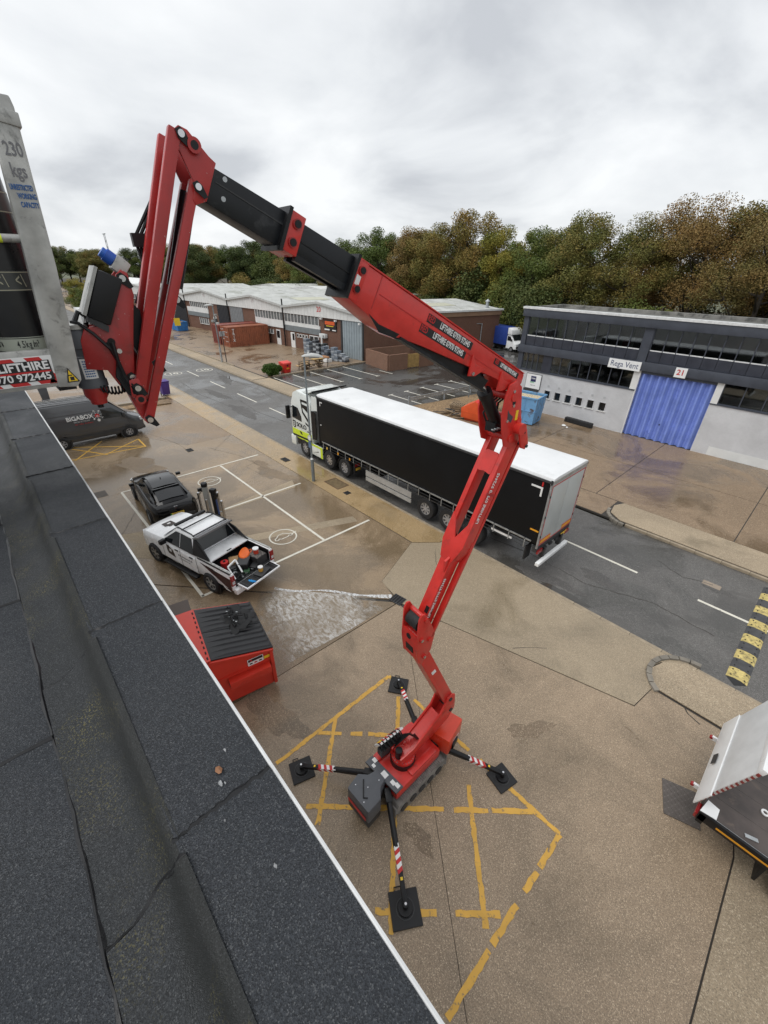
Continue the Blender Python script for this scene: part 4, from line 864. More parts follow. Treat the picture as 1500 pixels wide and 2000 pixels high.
# ---------------- basket
bk = W(G().box(-3.145,-3.105,-1.25,.36,9.17,9.375), 'basket_beam', alu_m, bevel=.006)
W(G().box(-3.86,-3.105,-1.25,.34,9.19,9.21), 'basket_floor', alu_m, bk)
W(G().box(-3.86,-3.82,-1.25,.36,9.17,9.375).box(-3.82,-3.145,.32,.36,9.17,9.30).box(-3.82,-3.145,-1.25,-1.21,9.17,9.30), 'basket_beam', alu_m, bevel=.006)
def post(x0, x1, name='basket_post'):
    return W(G().prism([(x0,.265,9.165),(x0,.36,9.155),(x0,.392,9.19),(x0,.455,9.78),(x0,.498,10.42),(x0,.492,10.46),(x0,.405,10.46),(x0,.395,10.42)],(x1-x0,0,0)), name, alu_m, bevel=.010)
ps = post(-3.165,-3.100)
W(G().prism([(-3.172,.392,10.36),(-3.172,.502,10.345),(-3.172,.505,10.40),(-3.172,.396,10.415)],(.080,0,0)), 'post_clamp', alu_m, ps, .005)
W(G().cyl((-3.133,.40,10.462),(-3.133,-1.25,10.462),.022,n=12), 'top_rail', alu_m); W(G().box(-3.86,-3.80,.02,.08,9.2,10.47), 'basket_post', alu_m)
W(G().cyl((-3.83,.08,10.462),(-3.83,-1.25,10.462),.022,n=12), 'top_rail', alu_m)
mr = W(G().cyl((-3.133,.385,9.90),(-3.133,-1.25,9.90),.019,n=12), 'mid_rail', alu_m); W(G().cyl((-3.133,.268,9.90),(-3.133,-.2,9.90),.0205,n=12), 'yellow_tape', mat('hi vis tape',(.62,.72,.04),.5), mr)
W(G().box(-3.16,-3.10,-1.25,-1.19,9.2,10.47).box(-3.86,-3.80,-1.25,-1.19,9.2,10.47), 'basket_post', alu_m, bevel=.006)
W(G().box(-3.72,-3.50,.30,.40,9.06,9.17), 'basket_mount', black_m)
# stickers on the beam
W(G().box(-3.1052,-3.1030,-.72,.292,9.192,9.345), 'hazard_sticker', sticker_m, bk)
for k in range(8):
    y0_ = .245-k*.125
    W(G().prism([(-3.1030,y0_,9.315),(-3.1030,y0_-.07,9.315),(-3.1030,y0_-.085,9.340),(-3.1030,y0_-.015,9.340)],(.001,0,0)), 'hazard_stripe', redst_m, bk)
    W(G().prism([(-3.1030,y0_+.03,9.195),(-3.1030,y0_-.05,9.195),(-3.1030,y0_-.065,9.217),(-3.1030,y0_+.015,9.217)],(.001,0,0)), 'hazard_stripe', redst_m, bk)
W(G().prism([(-3.1030,.292,9.193),(-3.1030,.292,9.222),(-3.1030,.266,9.255),(-3.1030,.235,9.193)],(.001,0,0)), 'hazard_stripe', redst_m, bk)
W(G().box(-3.1020,-3.1005,-.70,.268,9.214,9.322), 'sticker_panel', ink_m, bk); W(G().box(-3.1008,-3.0998,-.70,.262,9.259,9.268), 'sticker_band', redst_m, bk)
text('basket_lettering', 'RED LIFTHIRE', .060, sticker_m, bk, (-3.0996,.260,9.2935), (0,1,0), (0,0,1), ax='RIGHT', bold=.0018, world=True, sx=.98)
text('basket_lettering', '07970 972445', .053, sticker_m, bk, (-3.0996,.256,9.237), (0,1,0), (0,0,1), ax='RIGHT', bold=.0011, world=True)
W(G().prism([(-3.0995,.318,9.185),(-3.0995,.382,9.185),(-3.0995,.340,9.268)],(.0012,0,0)), 'warning_triangle', ink_m, ps); W(G().prism([(-3.0983,.327,9.191),(-3.0983,.373,9.191),(-3.0983,.341,9.255)],(.001,0,0)), 'triangle_field', yel_m, ps)
W(G().box(-3.0973,-3.0966,.338,.358,9.196,9.216).box(-3.0973,-3.0966,.334,.352,9.222,9.228), 'triangle_symbol', ink_m, ps)
pu = (0,.10,1.0)
def pt(z): return .405+(.455-.345)*(z-9.2)/1.25*.62
text('post_lettering', '230', .075, mat('outline grey',(.17,.17,.18),.5), ps, (-3.0990,.437,10.258), (0,1,0), pu, world=True, sx=.66, bold=.001)
text('post_lettering', 'kgs', .078, MATS['outline grey'], ps, (-3.0990,.430,10.178), (0,1,0), pu, world=True, sx=.62, bold=.001)
for s_, z_ in (('UNRESTRICTED',10.112),('WORKING',10.078),('CAPACITY',10.043)):
    text('post_lettering', s_, .031, bluep_m, ps, (-3.0990,{'UNRESTRICTED':.418,'WORKING':.430,'CAPACITY':.430}[s_],z_), (0,1,0), pu, world=True, bold=.0009, sx=.42 if s_ == 'UNRESTRICTED' else .50)
# felt rolls standing in the basket
def froll(x, y, lab, red=False):
    r_ = .152; t = thing('roofing_felt_roll', lab, 'felt roll', (x,y,9.211), 0, 'felt rolls in the basket')
    b_ = G().cyl((0,0,0),(0,0,1.02),r_,n=40).build('roll_body', mat('polythene black',(.006,.006,.007),.30,bump=.3,bs=7), t)
    G().ring((0,0,1.022),(0,0,1),.04,.13,.006,30).build('roll_end', bit_m, b_)
    for z0, z1 in ((.145,.225),(.45,.545),(.80,.895)):
        G().ring((0,0,(z0+z1)/2),(0,0,1),r_-.002,r_+.0012,z1-z0,48).build('label_band', mat('label band',(.33,.35,.29),.45,var=.1) if z0 < .2 else mat('dark label band',(.045,.048,.045),.4), t)
        for zz_ in (z0+.006,z1-.006): G().ring((0,0,zz_),(0,0,1),r_,r_+.0022,.004,48).build('label_line', mat('label gold',(.36,.34,.25),.5) if z0 > .2 else ink_m, t)
    return t
fr = froll(-3.33,.222,'upright black felt roll with 4.5kg/m² label behind the aluminium post')
def curved(t, s, size, ang0, z, m, r_=.1542):
    a = ang0
    for ch in s:
        w_ = size*(.16 if ch in ".1i/'" else .31)
        text('label_lettering', ch, size, m, t, (r_*math.cos(a), r_*math.sin(a), z), (-math.sin(a), math.cos(a), 0), (0,0,1), bold=.0005, ext=.0006, sx=.52); a += w_/r_*.98
curved(fr, '4.5kg/m²', .050, R(-20), .187, ink_m); curved(fr, "5'4", .040, R(-58), .187, ink_m)
for a0 in (-70,-40,-10,20): curved(fr, '<\\', .085, R(a0), .497, MATS['label gold'])
froll(-3.36,-.13,'upright black felt roll at the left picture edge inside the basket')
# ------------------------------------------------------------------ building materials
def brick_mat(name, c1, c2, mortar, sx=1.0, rot=None):
    m, N, L, b = nodes(name)
    g = N.new('ShaderNodeNewGeometry').outputs['Position']
    sp = N.new('ShaderNodeSeparateXYZ'); L.new(g, sp.inputs[0])
    ad = N.new('ShaderNodeMath'); ad.operation = 'ADD'; L.new(sp.outputs[0], ad.inputs[0]); L.new(sp.outputs[1], ad.inputs[1])
    cb = N.new('ShaderNodeCombineXYZ'); L.new(ad.outputs[0], cb.inputs[0]); L.new(sp.outputs[2], cb.inputs[1])
    br = N.new('ShaderNodeTexBrick'); L.new(cb.outputs[0], br.inputs['Vector']); br.inputs['Scale'].default_value = 4.4
    br.inputs['Color1'].default_value = (*c1,1); br.inputs['Color2'].default_value = (*c2,1); br.inputs['Mortar'].default_value = (*mortar,1); br.inputs['Mortar Size'].default_value = .018; br.inputs['Bias'].default_value = -.2
    n = noise(N, L, g, .9, 6, .65, .3)
    col = mixc(N, L, ramp(N, L, n, .35, .7, 0, .45), br.outputs[0], tuple(x*.55 for x in c1))
    L.new(col, b.inputs['Base Color']); b.inputs['Roughness'].default_value = .8
    bumpn(N, L, br.outputs['Fac'], -.35, .008, b); MATS[name] = m; return m
brick_m = brick_mat('brown brick', (.17,.075,.045), (.12,.055,.035), (.16,.125,.10))
brick2_m = brick_mat('enclosure brick', (.23,.115,.07), (.17,.085,.055), (.22,.17,.13))
wbrick_m = brick_mat('painted white brick', (.60,.605,.62), (.57,.575,.59), (.50,.505,.52))
slate_m = mat('slate blue cladding', (.048,.055,.072), .5, var=.12, vs=2)
slate2_m = mat('dark spandrel panel', (.030,.034,.048), .45, var=.15, vs=2)
wroof_m = mat('weathered white roof sheet', (.52,.53,.51), .55, var=.10, vs=.8, dirt=(.36,.37,.33), dv=.52, ds=.5)
fasc_m = mat('white fascia', (.66,.67,.66), .5, var=.06, vs=1.5)
upvc_m = mat('white frame', (.70,.70,.69), .4, var=.05)
shut_m = mat('grey blue steel door', (.27,.315,.34), .5, var=.08, vs=1.5)
blued_m = mat('blue painted door', (.195,.275,.66), .45, var=.12, vs=1.2, dirt=(.09,.13,.46), dv=.62, ds=1.2)
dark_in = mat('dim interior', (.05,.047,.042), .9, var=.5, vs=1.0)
blind_m = mat('window blind', (.42,.39,.32), .8, var=.15, vs=3)
wg, wN, wL, wB = nodes('window glass')
wN.remove(wB); tr_ = wN.new('ShaderNodeBsdfTransparent'); tr_.inputs[0].default_value = (.55,.58,.58,1); gl_ = wN.new('ShaderNodeBsdfGlossy'); gl_.inputs['Roughness'].default_value = .03; gl_.inputs[0].default_value = (.85,.88,.9,1)
lw = wN.new('ShaderNodeFresnel'); lw.inputs[0].default_value = 1.9; ms = wN.new('ShaderNodeMixShader'); wL.new(lw.outputs[0], ms.inputs[0]); wL.new(tr_.outputs[0], ms.inputs[1]); wL.new(gl_.outputs[0], ms.inputs[2]); wL.new(ms.outputs[0], wN['Material Output'].inputs[0])

# ------------------------------------------------------------------ grey building across the road
BY = 31.45
b21 = thing('office_warehouse', 'slate grey and white painted brick unit with blue concertina door', 'building', (-3,BY+6,0))
def B(g, name, m, par=None, bevel=0): return g.build(name, m, par or b21, bevel, world=True)
BX0, BX1, BZ = -18.2, 16.0, 7.38
B(G().box(BX0,BX1,BY+6.0,BY+22,0,5.4), 'rear_wall', brick_m)
B(G().box(BX0+.05,BX1,BY,BY+.25,0,3.02) if 0 else G().box(BX0+.05,-15.45,BY,BY+.25,0,3.02).box(-15.45,-10.55,BY,BY+.25,0,1.20).box(-15.45,-10.55,BY,BY+.25,1.82,3.02).box(-10.55,-9.12,BY,BY+.25,0,3.02), 'painted_wall', wbrick_m)
sm = []
for k in range(6):
    x0 = -15.43+k*.853; sm.append((x0,x0+.55))
gq = G(); xs = -15.45
for x0, x1 in sm:
    if x0-xs > .01: B(G().box(xs,x0,BY,BY+.25,1.20,1.82), 'painted_pier', wbrick_m)
    xs = x1
B(G().box(xs,-10.55,BY,BY+.25,1.20,1.82), 'painted_pier', wbrick_m)
for x0, x1 in sm:
    w_ = B(G().box(x0+.03,x1-.03,BY+.10,BY+.13,1.26,1.79), 'small_window', glass_m)
    B(G().box(x0,x0+.05,BY-.03,BY+.14,1.20,1.82).box(x1-.05,x1,BY-.03,BY+.14,1.20,1.82).box(x0+.05,x1-.05,BY-.03,BY+.14,1.77,1.82), 'frame', wbrick_m, w_)
    B(G().box(x0-.05,x1+.05,BY-.06,BY+.1,1.14,1.20), 'sill', upvc_m, w_)
    B(G().box(x0+.2,x0+.36,BY-.012,BY,2.05,2.2), 'air_brick', mat('air brick grey',(.40,.41,.42),.8), w_)
B(G().box(-4.85,BX1,BY,BY+.25,0,3.05), 'painted_wall', wbrick_m)
B(G().box(-4.0,BX1,BY-.006,BY,.02,.55), 'plinth_repair', fasc_m)
B(G().box(BX0,BX0+.25,BY+.25,BY+6,0,7.0), 'end_wall', slate_m)
for z0, z1, d_ in ((6.84,7.36,.22),(4.30,4.84,.16)): B(G().box(BX0-.06,BX1,BY-d_,BY+.15,z0,z1), 'cladding_band', slate_m, bevel=.01)
B(G().box(BX0-.10,BX1,BY-.27,BY+.20,7.36,7.50), 'roof_edge', trim_m)
B(G().box(BX0,BX1,BY+.2,BY+6.1,7.05,7.2), 'roof', mat('roof gravel',(.13,.13,.12),.9), )
B(G().box(BX0+.2,BX1,BY+5.5,BY+5.8,7.1,7.44).box(BX0,BX0+.2,BY+.2,BY+5.8,7.1,7.44), 'parapet', mat('stained parapet',(.22,.215,.20),.85,var=.2,vs=2,dirt=(.09,.09,.085),dv=.5,ds=1.5))
B(G().box(BX0,BX1,BY+6.0,BY+22,5.42,5.6), 'roof', mat('felt grey',(.15,.15,.15),.9))
# spandrels with joints
def panels(x0, x1, n, z0, z1, y, m, name):
    for k in range(n):
        a = x0+(x1-x0)*k/n; c = x0+(x1-x0)*(k+1)/n
        B(G().box(a+.012,c-.012,y,y+.06,z0,z1), name, m)
B(G().box(BX0+.05,BX1,BY+.06,BY+.12,4.84,5.52), 'spandrel_backing', ink_m)
panels(-17.75,-9.62,11,4.86,5.50,BY,slate2_m,'spandrel_panel'); panels(-9.02,9.6,25,4.86,5.50,BY,slate2_m,'spandrel_panel')
for xa, xb in ((BX0+.02,-17.78),(-9.60,-9.05),(9.62,10.1)): B(G().box(xa,xb,BY-.05,BY+.15,4.84,6.84), 'pilaster', slate_m)
B(G().box(-9.50,-9.12,BY-.02,BY+.2,3.02,4.30), 'white_post', upvc_m); B(G().box(-4.85,-4.50,BY-.02,BY+.2,3.05,4.30), 'white_post', upvc_m)
B(G().box(BX0+.02,-17.80,BY-.02,BY+.2,3.02,4.30), 'pilaster', slate_m)
def glazing(x0, x1, n, z0, z1, y, seed, fr=.055):
    random.seed(seed)
    for k in range(n):
        a = x0+(x1-x0)*k/n; c = x0+(x1-x0)*(k+1)/n
        w_ = B(G().box(a+fr*.5,c-fr*.5,y+.045,y+.052,z0+.04,z1-.03), 'window_pane', wg)
        B(G().box(a-fr*.5,a+fr*.5,y+.0,y+.09,z0,z1), 'mullion', slate_m, w_); B(G().box(a+fr*.5,c-fr*.5,y-.01,y+.10,z0-.02,z0+.04), 'sill', trim_m if z0 > 5 else slate_m, w_)
        r_ = random.random()
        if r_ < .30: B(G().box(a+.06,c-.06,y+.20,y+.215,z0+(.0 if r_ < .14 else .55),z1-.03), 'blind', blind_m, w_)
        elif r_ < .40: B(G().box(a+.05,a+.22,y+.2,y+.25,z0,z1), 'curtain', blind_m, w_)
        elif r_ < .62: B(G().box(a+.05,c-.1,y+.9,y+1.3,z0-.1,z0+random.uniform(.2,.45)), 'stored_box', random.choice([dgrey_m, mat('card box',(.30,.20,.11),.9), mat('pale carton',(.40,.40,.38),.9), mat('rust red crate',(.25,.05,.04),.8)]), w_)
    B(G().box(x0-.03,x1+.03,y+.0,y+.09,z1-.03,z1+.02), 'head_frame', slate_m)
    random.seed(11)
glazing(-17.75,-9.62,11,5.52,6.84,BY+.02,3); glazing(-9.02,9.6,25,5.52,6.84,BY+.02,5)
glazing(-17.78,-16.05,4,3.06,4.30,BY+.02,8); B(G().box(-16.05,-15.35,BY,BY+.1,3.04,4.30), 'infill_panel', slate2_m)
glazing(-15.35,-9.52,8,3.06,4.30,BY+.02,9); glazing(-4.48,9,13,3.09,4.30,BY+.02,12)
B(G().box(BX0,-9.12,BY-.05,BY+.12,2.98,3.05), 'sill_band', slate_m); B(G().box(-4.85,9,BY-.05,BY+.12,3.02,3.08), 'sill_band', slate_m)
# dim rooms behind the glass
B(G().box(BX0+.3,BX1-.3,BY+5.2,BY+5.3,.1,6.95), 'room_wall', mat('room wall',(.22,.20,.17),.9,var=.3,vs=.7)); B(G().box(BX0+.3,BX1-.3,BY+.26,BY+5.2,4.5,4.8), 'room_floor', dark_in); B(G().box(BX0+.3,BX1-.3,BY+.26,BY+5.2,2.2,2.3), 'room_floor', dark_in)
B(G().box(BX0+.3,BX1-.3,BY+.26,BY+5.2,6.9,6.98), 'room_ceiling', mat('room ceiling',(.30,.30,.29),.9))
# concertina door
n_ = 9; dx = (-4.87+9.10)/n_; dr = None
for k in range(n_):
    x0 = -9.10+k*dx; mids = x0+dx*.5
    o = B(G().prism([(x0,BY+.24,.02),(x0+dx*.10,BY+.24,.02),(x0+dx*.42,BY+.02,.02),(x0+dx*.58,BY+.02,.02),(x0+dx*.90,BY+.24,.02),(x0+dx,BY+.24,.02),(x0+dx,BY+.28,.02),(x0,BY+.28,.02)],(0,0,4.10)), 'door_leaf', blued_m)
B(G().box(-9.13,-4.84,BY-.02,BY+.25,4.13,4.28), 'door_track', slate_m)
B(G().cyl((-7.03,BY-.01,1.15),(-7.03,BY+.03,1.15),.04,n=10), 'door_handle', black_m)
B(G().box(-9.14,-9.08,BY-.03,BY+.2,0,4.3), 'door_jamb', upvc_m)
# signs
sg = B(G().box(-11.20,-9.16,BY-.20,BY-.162,4.22,4.80), 'name_board', white_m); text('sign_lettering', 'Rega Vent', .50, mat('navy lettering',(.015,.035,.12),.5), sg, (-10.18,BY-.203,4.51), (1,0,0), (0,0,1), world=True, sx=.86)
sg = B(G().box(-7.17,-6.54,BY-.20,BY-.162,4.24,4.82), 'number_board', white_m); text('sign_lettering', '21', .44, redst_m, sg, (-6.855,BY-.203,4.53), (1,0,0), (0,0,1), world=True, bold=.008)
sg = B(G().box(-17.10,-15.86,BY-.06,BY-.003,1.72,2.80), 'trade_board', white_m); B(G().box(-17.13,-15.83,BY-.05,BY-.002,1.69,2.83), 'board_frame', dgrey_m, sg)
B(G().box(-16.70,-16.26,BY-.065,BY-.061,2.24,2.66), 'logo_field', mat('navy logo',(.02,.025,.10),.4), sg); text('logo_lettering', 'rega', .20, sticker_m, sg, (-16.48,BY-.067,2.50), (1,0,0), (0,0,1), world=True, bold=.004); B(G().box(-16.74,-16.36,BY-.066,BY-.061,2.14,2.23), 'logo_stripe', mat('mint',(.35,.60,.42),.5), sg)
text('logo_lettering', 'rega vent', .11, dgrey_m, sg, (-16.45,BY-.063,1.98), (1,0,0), (0,0,1), world=True)
B(G().box(-17.2,-15.9,BY-.08,BY,1.35,1.66), 'vent_hood', dgrey_m); 
lb_ = thing('loading_buffer', 'low black rubber block lying against the white wall', 'buffer', (-12.0,30.9,0), R(-4)); G().box(-1.05,1.05,-.17,.17,.0,.34).build('buffer_block', rub_m, lb_, .04)
for k in range(9): G().box(-1.02+k*.23,-.87+k*.23,-.195,-.165,.04,.30).build('tread_block', rub_m, lb_)
random.seed(21)
for k, (x_, y_) in enumerate(((-12.4,29.6),(-12.15,29.45),(-7.2,27.3))): pass

# ------------------------------------------------------------------ brick units with white gabled fascias
c0 = V((-40.3,33.9,0)); Fv = V((-.9956148,-.0935477,0)); Sv = V((.19098854,.98159227,0))
def U(a, b, z): p = c0+Fv*a+Sv*b; return (p.x, p.y, z)
def ubox(a0, a1, b0, b1, z0, z1): return G().prism([U(a0,b0,z0),U(a1,b0,z0),U(a1,b1,z0),U(a0,b1,z0)],(0,0,z1-z0))
vall = [0.0,15.3,29.8,44.2,58.6,73.0]
labs = ['brick unit with white gable numbered 20 and grey blue shutter by the car park','brick unit with white gable numbered 19 behind the rusty containers','brick unit with white gable numbered 18 left of the black shutter','brick unit with white gable seen through the lift jib','farthest brick unit of the white gabled row']
units = []
for i in range(5):
    a0, a1 = vall[i], vall[i+1]; am = (a0+a1)/2; zv = 5.05+.12*min(i,2); zp = 5.95+.1*min(i,2); D = 22.0
    u = thing('industrial_unit', labs[i], 'building', U(am,11,0), 0, 'white gabled brick units'); units.append(u)
    def Bu(g, name, m, par=None, bevel=0, u=u): return g.build(name, m, par or u, bevel, world=True)
    Bu(G().prism([U(a0+.01,.12,0),U(a1-.01,.12,0),U(a1-.01,.12,zv-.1),U(am,.12,zp-.1),U(a0+.01,.12,zv-.1)], tuple(Sv*D)), 'brick_wall', brick_m)
    fa = Bu(G().prism([U(a0+.02,-.10,4.30),U(a1-.02,-.10,4.30),U(a1-.02,-.10,zv),U(am,-.10,zp),U(a0+.02,-.10,zv)], tuple(Sv*.16)), 'fascia', fasc_m)
    for k in range(1, int((a1-a0)/.62)):
        a = a0+.62*k; zt = zv+(zp-zv)*(1-abs(a-am)/(am-a0))
        Bu(G().prism([U(a-.008,-.108,4.31),U(a+.008,-.108,4.31),U(a+.008,-.108,zt-.03),U(a-.008,-.108,zt-.03)], tuple(Sv*.01)), 'fascia_joint', mat('joint grey',(.42,.43,.43),.7), fa)
    for s_, (q0, q1, z0, z1) in enumerate(((a0,am,zv,zp),(am,a1,zp,zv))):
        rf = Bu(G().prism([U(q0,-.35,z0+.0),U(q1,-.35,z1+.0),U(q1,-.35,z1+.10),U(q0,-.35,z0+.10)], tuple(Sv*(D+.5))), 'roof_slope', wroof_m)
        g = G(); n_ = 12
        for k in range(1, n_):
            f_ = k/n_; a = q0+(q1-q0)*f_; z = z0+(z1-z0)*f_+.10; g.prism([U(a-.03,-.33,z-.005),U(a+.03,-.33,z-.005),U(a+.012,-.33,z+.035),U(a-.012,-.33,z+.035)], tuple(Sv*(D+.45)))
        Bu(g, 'roof_rib', wroof_m, rf)
        Bu(G().prism([U(q0,-.40,z0-.12),U(q1,-.40,z1-.12),U(q1,-.40,z1+.14),U(q0,-.40,z0+.14)], tuple(Sv*.06)), 'verge_trim', mat('verge grey',(.44,.45,.44),.6), rf)
        if i in (1, 0):
            a = q0+(q1-q0)*.5; z = (z0+z1)/2+.105; ro_ = .012
            for b_ in (4,12): Bu(G().prism([U(a-1,b_,z-(z1-z0)/(q1-q0)*1+ro_),U(a+1,b_,z+(z1-z0)/(q1-q0)*1+ro_),U(a+1,b_+5,z+(z1-z0)/(q1-q0)*1+ro_),U(a-1,b_+5,z-(z1-z0)/(q1-q0)*1+ro_)],(0,0,.02)), 'rooflight', mat('aged rooflight',(.46,.46,.36),.5), rf)
def Bq(u, g, name, m, par=None, bevel=0): return g.build(name, m, par or u, bevel, world=True)
def winstrip(u, a0, a1, n, z0, z1):
    for k in range(n):
        p0 = a0+(a1-a0)*k/n; p1 = a0+(a1-a0)*(k+1)/n
        w_ = Bq(u, ubox(p0+.05,p1-.05,.02,.05,z0+.06,z1-.06), 'window_pane', mat('reflective pane',(.12,.13,.135),.12,var=.3,vs=.6))
        Bq(u, ubox(p0,p0+.06,-.02,.08,z0,z1), 'frame', upvc_m, w_); Bq(u, ubox(p0+.06,p1,-.02,.08,z0,z0+.07), 'sill', upvc_m, w_)
    Bq(u, ubox(a1-.02,a1+.05,-.02,.08,z0,z1), 'frame_end', upvc_m)
def rollerdoor(u, a0, a1, z1, m, corr=.22):
    n = int((a1-a0)/.42); g = G(); w = (a1-a0)/n
    for k in range(n):
        p = a0+k*w; pts = [U(p,.06,.02),U(p+w*.15,.06,.02),U(p+w*.3,-.02,.02),U(p+w*.7,-.02,.02),U(p+w*.85,.06,.02),U(p+w,.06,.02),U(p+w,.10,.02),U(p,.10,.02)]
        Bq(u, G().prism(pts,(0,0,z1-.02)), 'door_leaf', m)
u20, u19, u18 = units[0], units[1], units[2]
rollerdoor(u20,.15,3.6,4.30,shut_m); winstrip(u20,8.0,15.2,10,3.20,4.26)
Bq(u20, ubox(3.6,3.8,-.06,.12,0,4.3), 'door_jamb', dgrey_m); Bq(u20, ubox(0,.15,-.02,.12,0,4.3), 'door_jamb', dgrey_m)
Bq(u20, ubox(7.8,15.3,-.01,.11,2.82,3.20), 'white_panel', fasc_m); Bq(u20, ubox(7.8,15.3,-.015,.11,2.12,2.82), 'grey_band', mat('grey band',(.17,.19,.20),.5))
dr = Bq(u20, ubox(8.2,10.05,-.0,.10,0,1.95), 'double_door', upvc_m)
for k in range(2): Bq(u20, ubox(8.3+.9*k,9.05+.9*k,-.01,.02,.75,1.85), 'door_pane', glass_m, dr)
dr = Bq(u20, ubox(13.3,14.15,-.0,.10,0,1.95), 'door', upvc_m); Bq(u20, ubox(13.35,13.75,-.01,.02,.95,1.8), 'door_pane', glass_m, dr)
for k in range(4): 
    w_ = Bq(u20, ubox(10.5+.62*k,10.92+.62*k,.0,.11,1.42,1.88), 'small_window', upvc_m); Bq(u20, ubox(10.56+.62*k,10.86+.62*k,-.01,.02,1.5,1.82), 'pane', glass_m, w_)
sg = Bq(u20, ubox(4.7,6.92,-.02,.12,2.86,4.10), 'trade_sign', ink_m); Bq(u20, ubox(4.95,6.75,-.026,-.02,3.55,3.95), 'sign_band', mat('sign orange',(.62,.10,.02),.5), sg); Bq(u20, ubox(5.15,6.5,-.026,-.02,3.36,3.44), 'sign_line', yel_m, sg); Bq(u20, ubox(5.9,6.85,-.026,-.02,2.9,3.06), 'sign_line', sticker_m, sg); Bq(u20, ubox(4.72,5.4,-.026,-.02,2.9,3.02), 'sign_line', sticker_m, sg)
ac = Bq(u20, ubox(6.45,7.55,-.35,.05,1.92,2.42), 'air_conditioner', fasc_m, bevel=.03); p_ = V(U(6.75,-.36,2.17)); Bq(u20, G().cyl(p_, p_-Sv*.02, .19, n=20), 'fan_grille', mat('fan grey',(.3,.31,.31),.6), ac)
for a_, z_ in ((4.5,4.1),(7.2,4.16),(.3,4.1)): Bq(u20, ubox(a_,a_+.22,-.25,.0,z_-.1,z_+.1), 'wall_light', upvc_m)
text('unit_number', '20', .85, redst_m, u20, U(7.7,-.115,5.16), tuple(-Fv), (0,0,1), world=True, bold=.01); text('unit_number', '19', .75, mat('faded number',(.42,.36,.36),.6), u19, U(22.6,-.115,5.35), tuple(-Fv), (0,0,1), world=True); text('unit_number', '18', .75, MATS['faded number'], u18, U(37,-.115,5.45), tuple(-Fv), (0,0,1), world=True)
winstrip(u19,15.6,22.4,10,3.22,4.28); Bq(u19, ubox(15.4,22.5,-.01,.11,2.30,3.22), 'white_panel', fasc_m)
dr = Bq(u19, ubox(16.6,17.5,0,.1,0,2.0), 'door', upvc_m); Bq(u19, ubox(16.7,17.4,-.01,.02,.9,1.85), 'door_pane', glass_m, dr); winstrip(u19,18.2,21.8,5,1.3,1.9)
rollerdoor(u19,25.95,29.6,4.3,mat('mid grey door',(.20,.21,.22),.5)); rollerdoor(u18,29.95,33.5,4.3,mat('black door',(.018,.020,.026),.5))
winstrip(u18,36.6,42.6,9,3.42,4.55); Bq(u18, ubox(36.6,44,-.01,.11,2.7,3.42), 'white_panel', fasc_m); Bq(u18, ubox(36.6,44,-.015,.11,2.05,2.7), 'grey_band', MATS['grey band'])
dr = Bq(u18, ubox(34.2,35.2,0,.1,0,2.1), 'door', dgrey_m); winstrip(u18,37,40,4,.9,1.9)
rollerdoor(units[3],44.6,50,4.3,MATS['black door']); winstrip(units[3],51,58,9,3.4,4.5)
winstrip(units[4],60,72,12,3.4,4.5)
for u_, a_ in ((u20,15.3),(u19,29.8),(u18,44.2)): 
    g = G(); g.bar(U(a_,-.14,0),U(a_,-.14,6.0),.14,.14); Bq(u_, g, 'downpipe', ink_m)
# side wall facing the car park
Bq(u20, G().prism([U(-.12,-.1,4.42),U(-.12,22.2,4.42),U(-.02,22.2,4.42),U(-.02,-.1,4.42)],(0,0,.55)), 'side_fascia', mat('brown fascia',(.26,.16,.10),.7,var=.1,vs=1)); Bq(u20, G().prism([U(-.25,-.3,4.97),U(-.25,22.4,4.97),U(.2,22.4,4.97),U(.2,-.3,4.97)],(0,0,.22)), 'gutter', fasc_m)
def cowl(u, p, h):
    c_ = Bq(u, G().cyl(p,(p[0],p[1],p[2]+h),.22,n=16), 'flue', steel_m); Bq(u, G().cyl((p[0],p[1],p[2]+h+.06),(p[0],p[1],p[2]+h+.34),.38,.05,n=16), 'flue_cowl', steel_m, c_); Bq(u, G().cyl((p[0],p[1],p[2]+h-.02),(p[0],p[1],p[2]+h+.06),.10,n=8), 'cowl_stem', steel_m, c_)
p = U(13.2,9,5.1); cowl(u20,p,1.0); p = U(.9,20.5,5.15); cowl(u20,p,.85)
lp_ = Bq(u20, G().cyl((-36.6,52.3,0),(-36.6,52.3,3.4),.06,n=8).bar((-36.6,52.3,3.4),(-37.0,51.4,3.42),.16,.08), 'wall_lamp_post', steel_m)
# white roofed sheds behind
for i, (a0, a1, b0, z_, lab) in enumerate(((26,70,26,6.3,'long white roofed shed behind the gabled brick units'),(40,84,40,7.0,'taller white roofed shed at the back of the units'))):
    t = thing('white_shed', lab, 'building', U((a0+a1)/2,b0,0))
    for k in range(3):
        q0 = a0+(a1-a0)*k/3; q1 = a0+(a1-a0)*(k+1)/3; qm = (q0+q1)/2
        G().prism([U(q0,b0,0),U(q1,b0,0),U(q1,b0,z_-.7),U(qm,b0,z_),U(q0,b0,z_-.7)], tuple(Sv*12)).build('shed_bay', fasc_m if k % 2 else wroof_m, t, world=True)
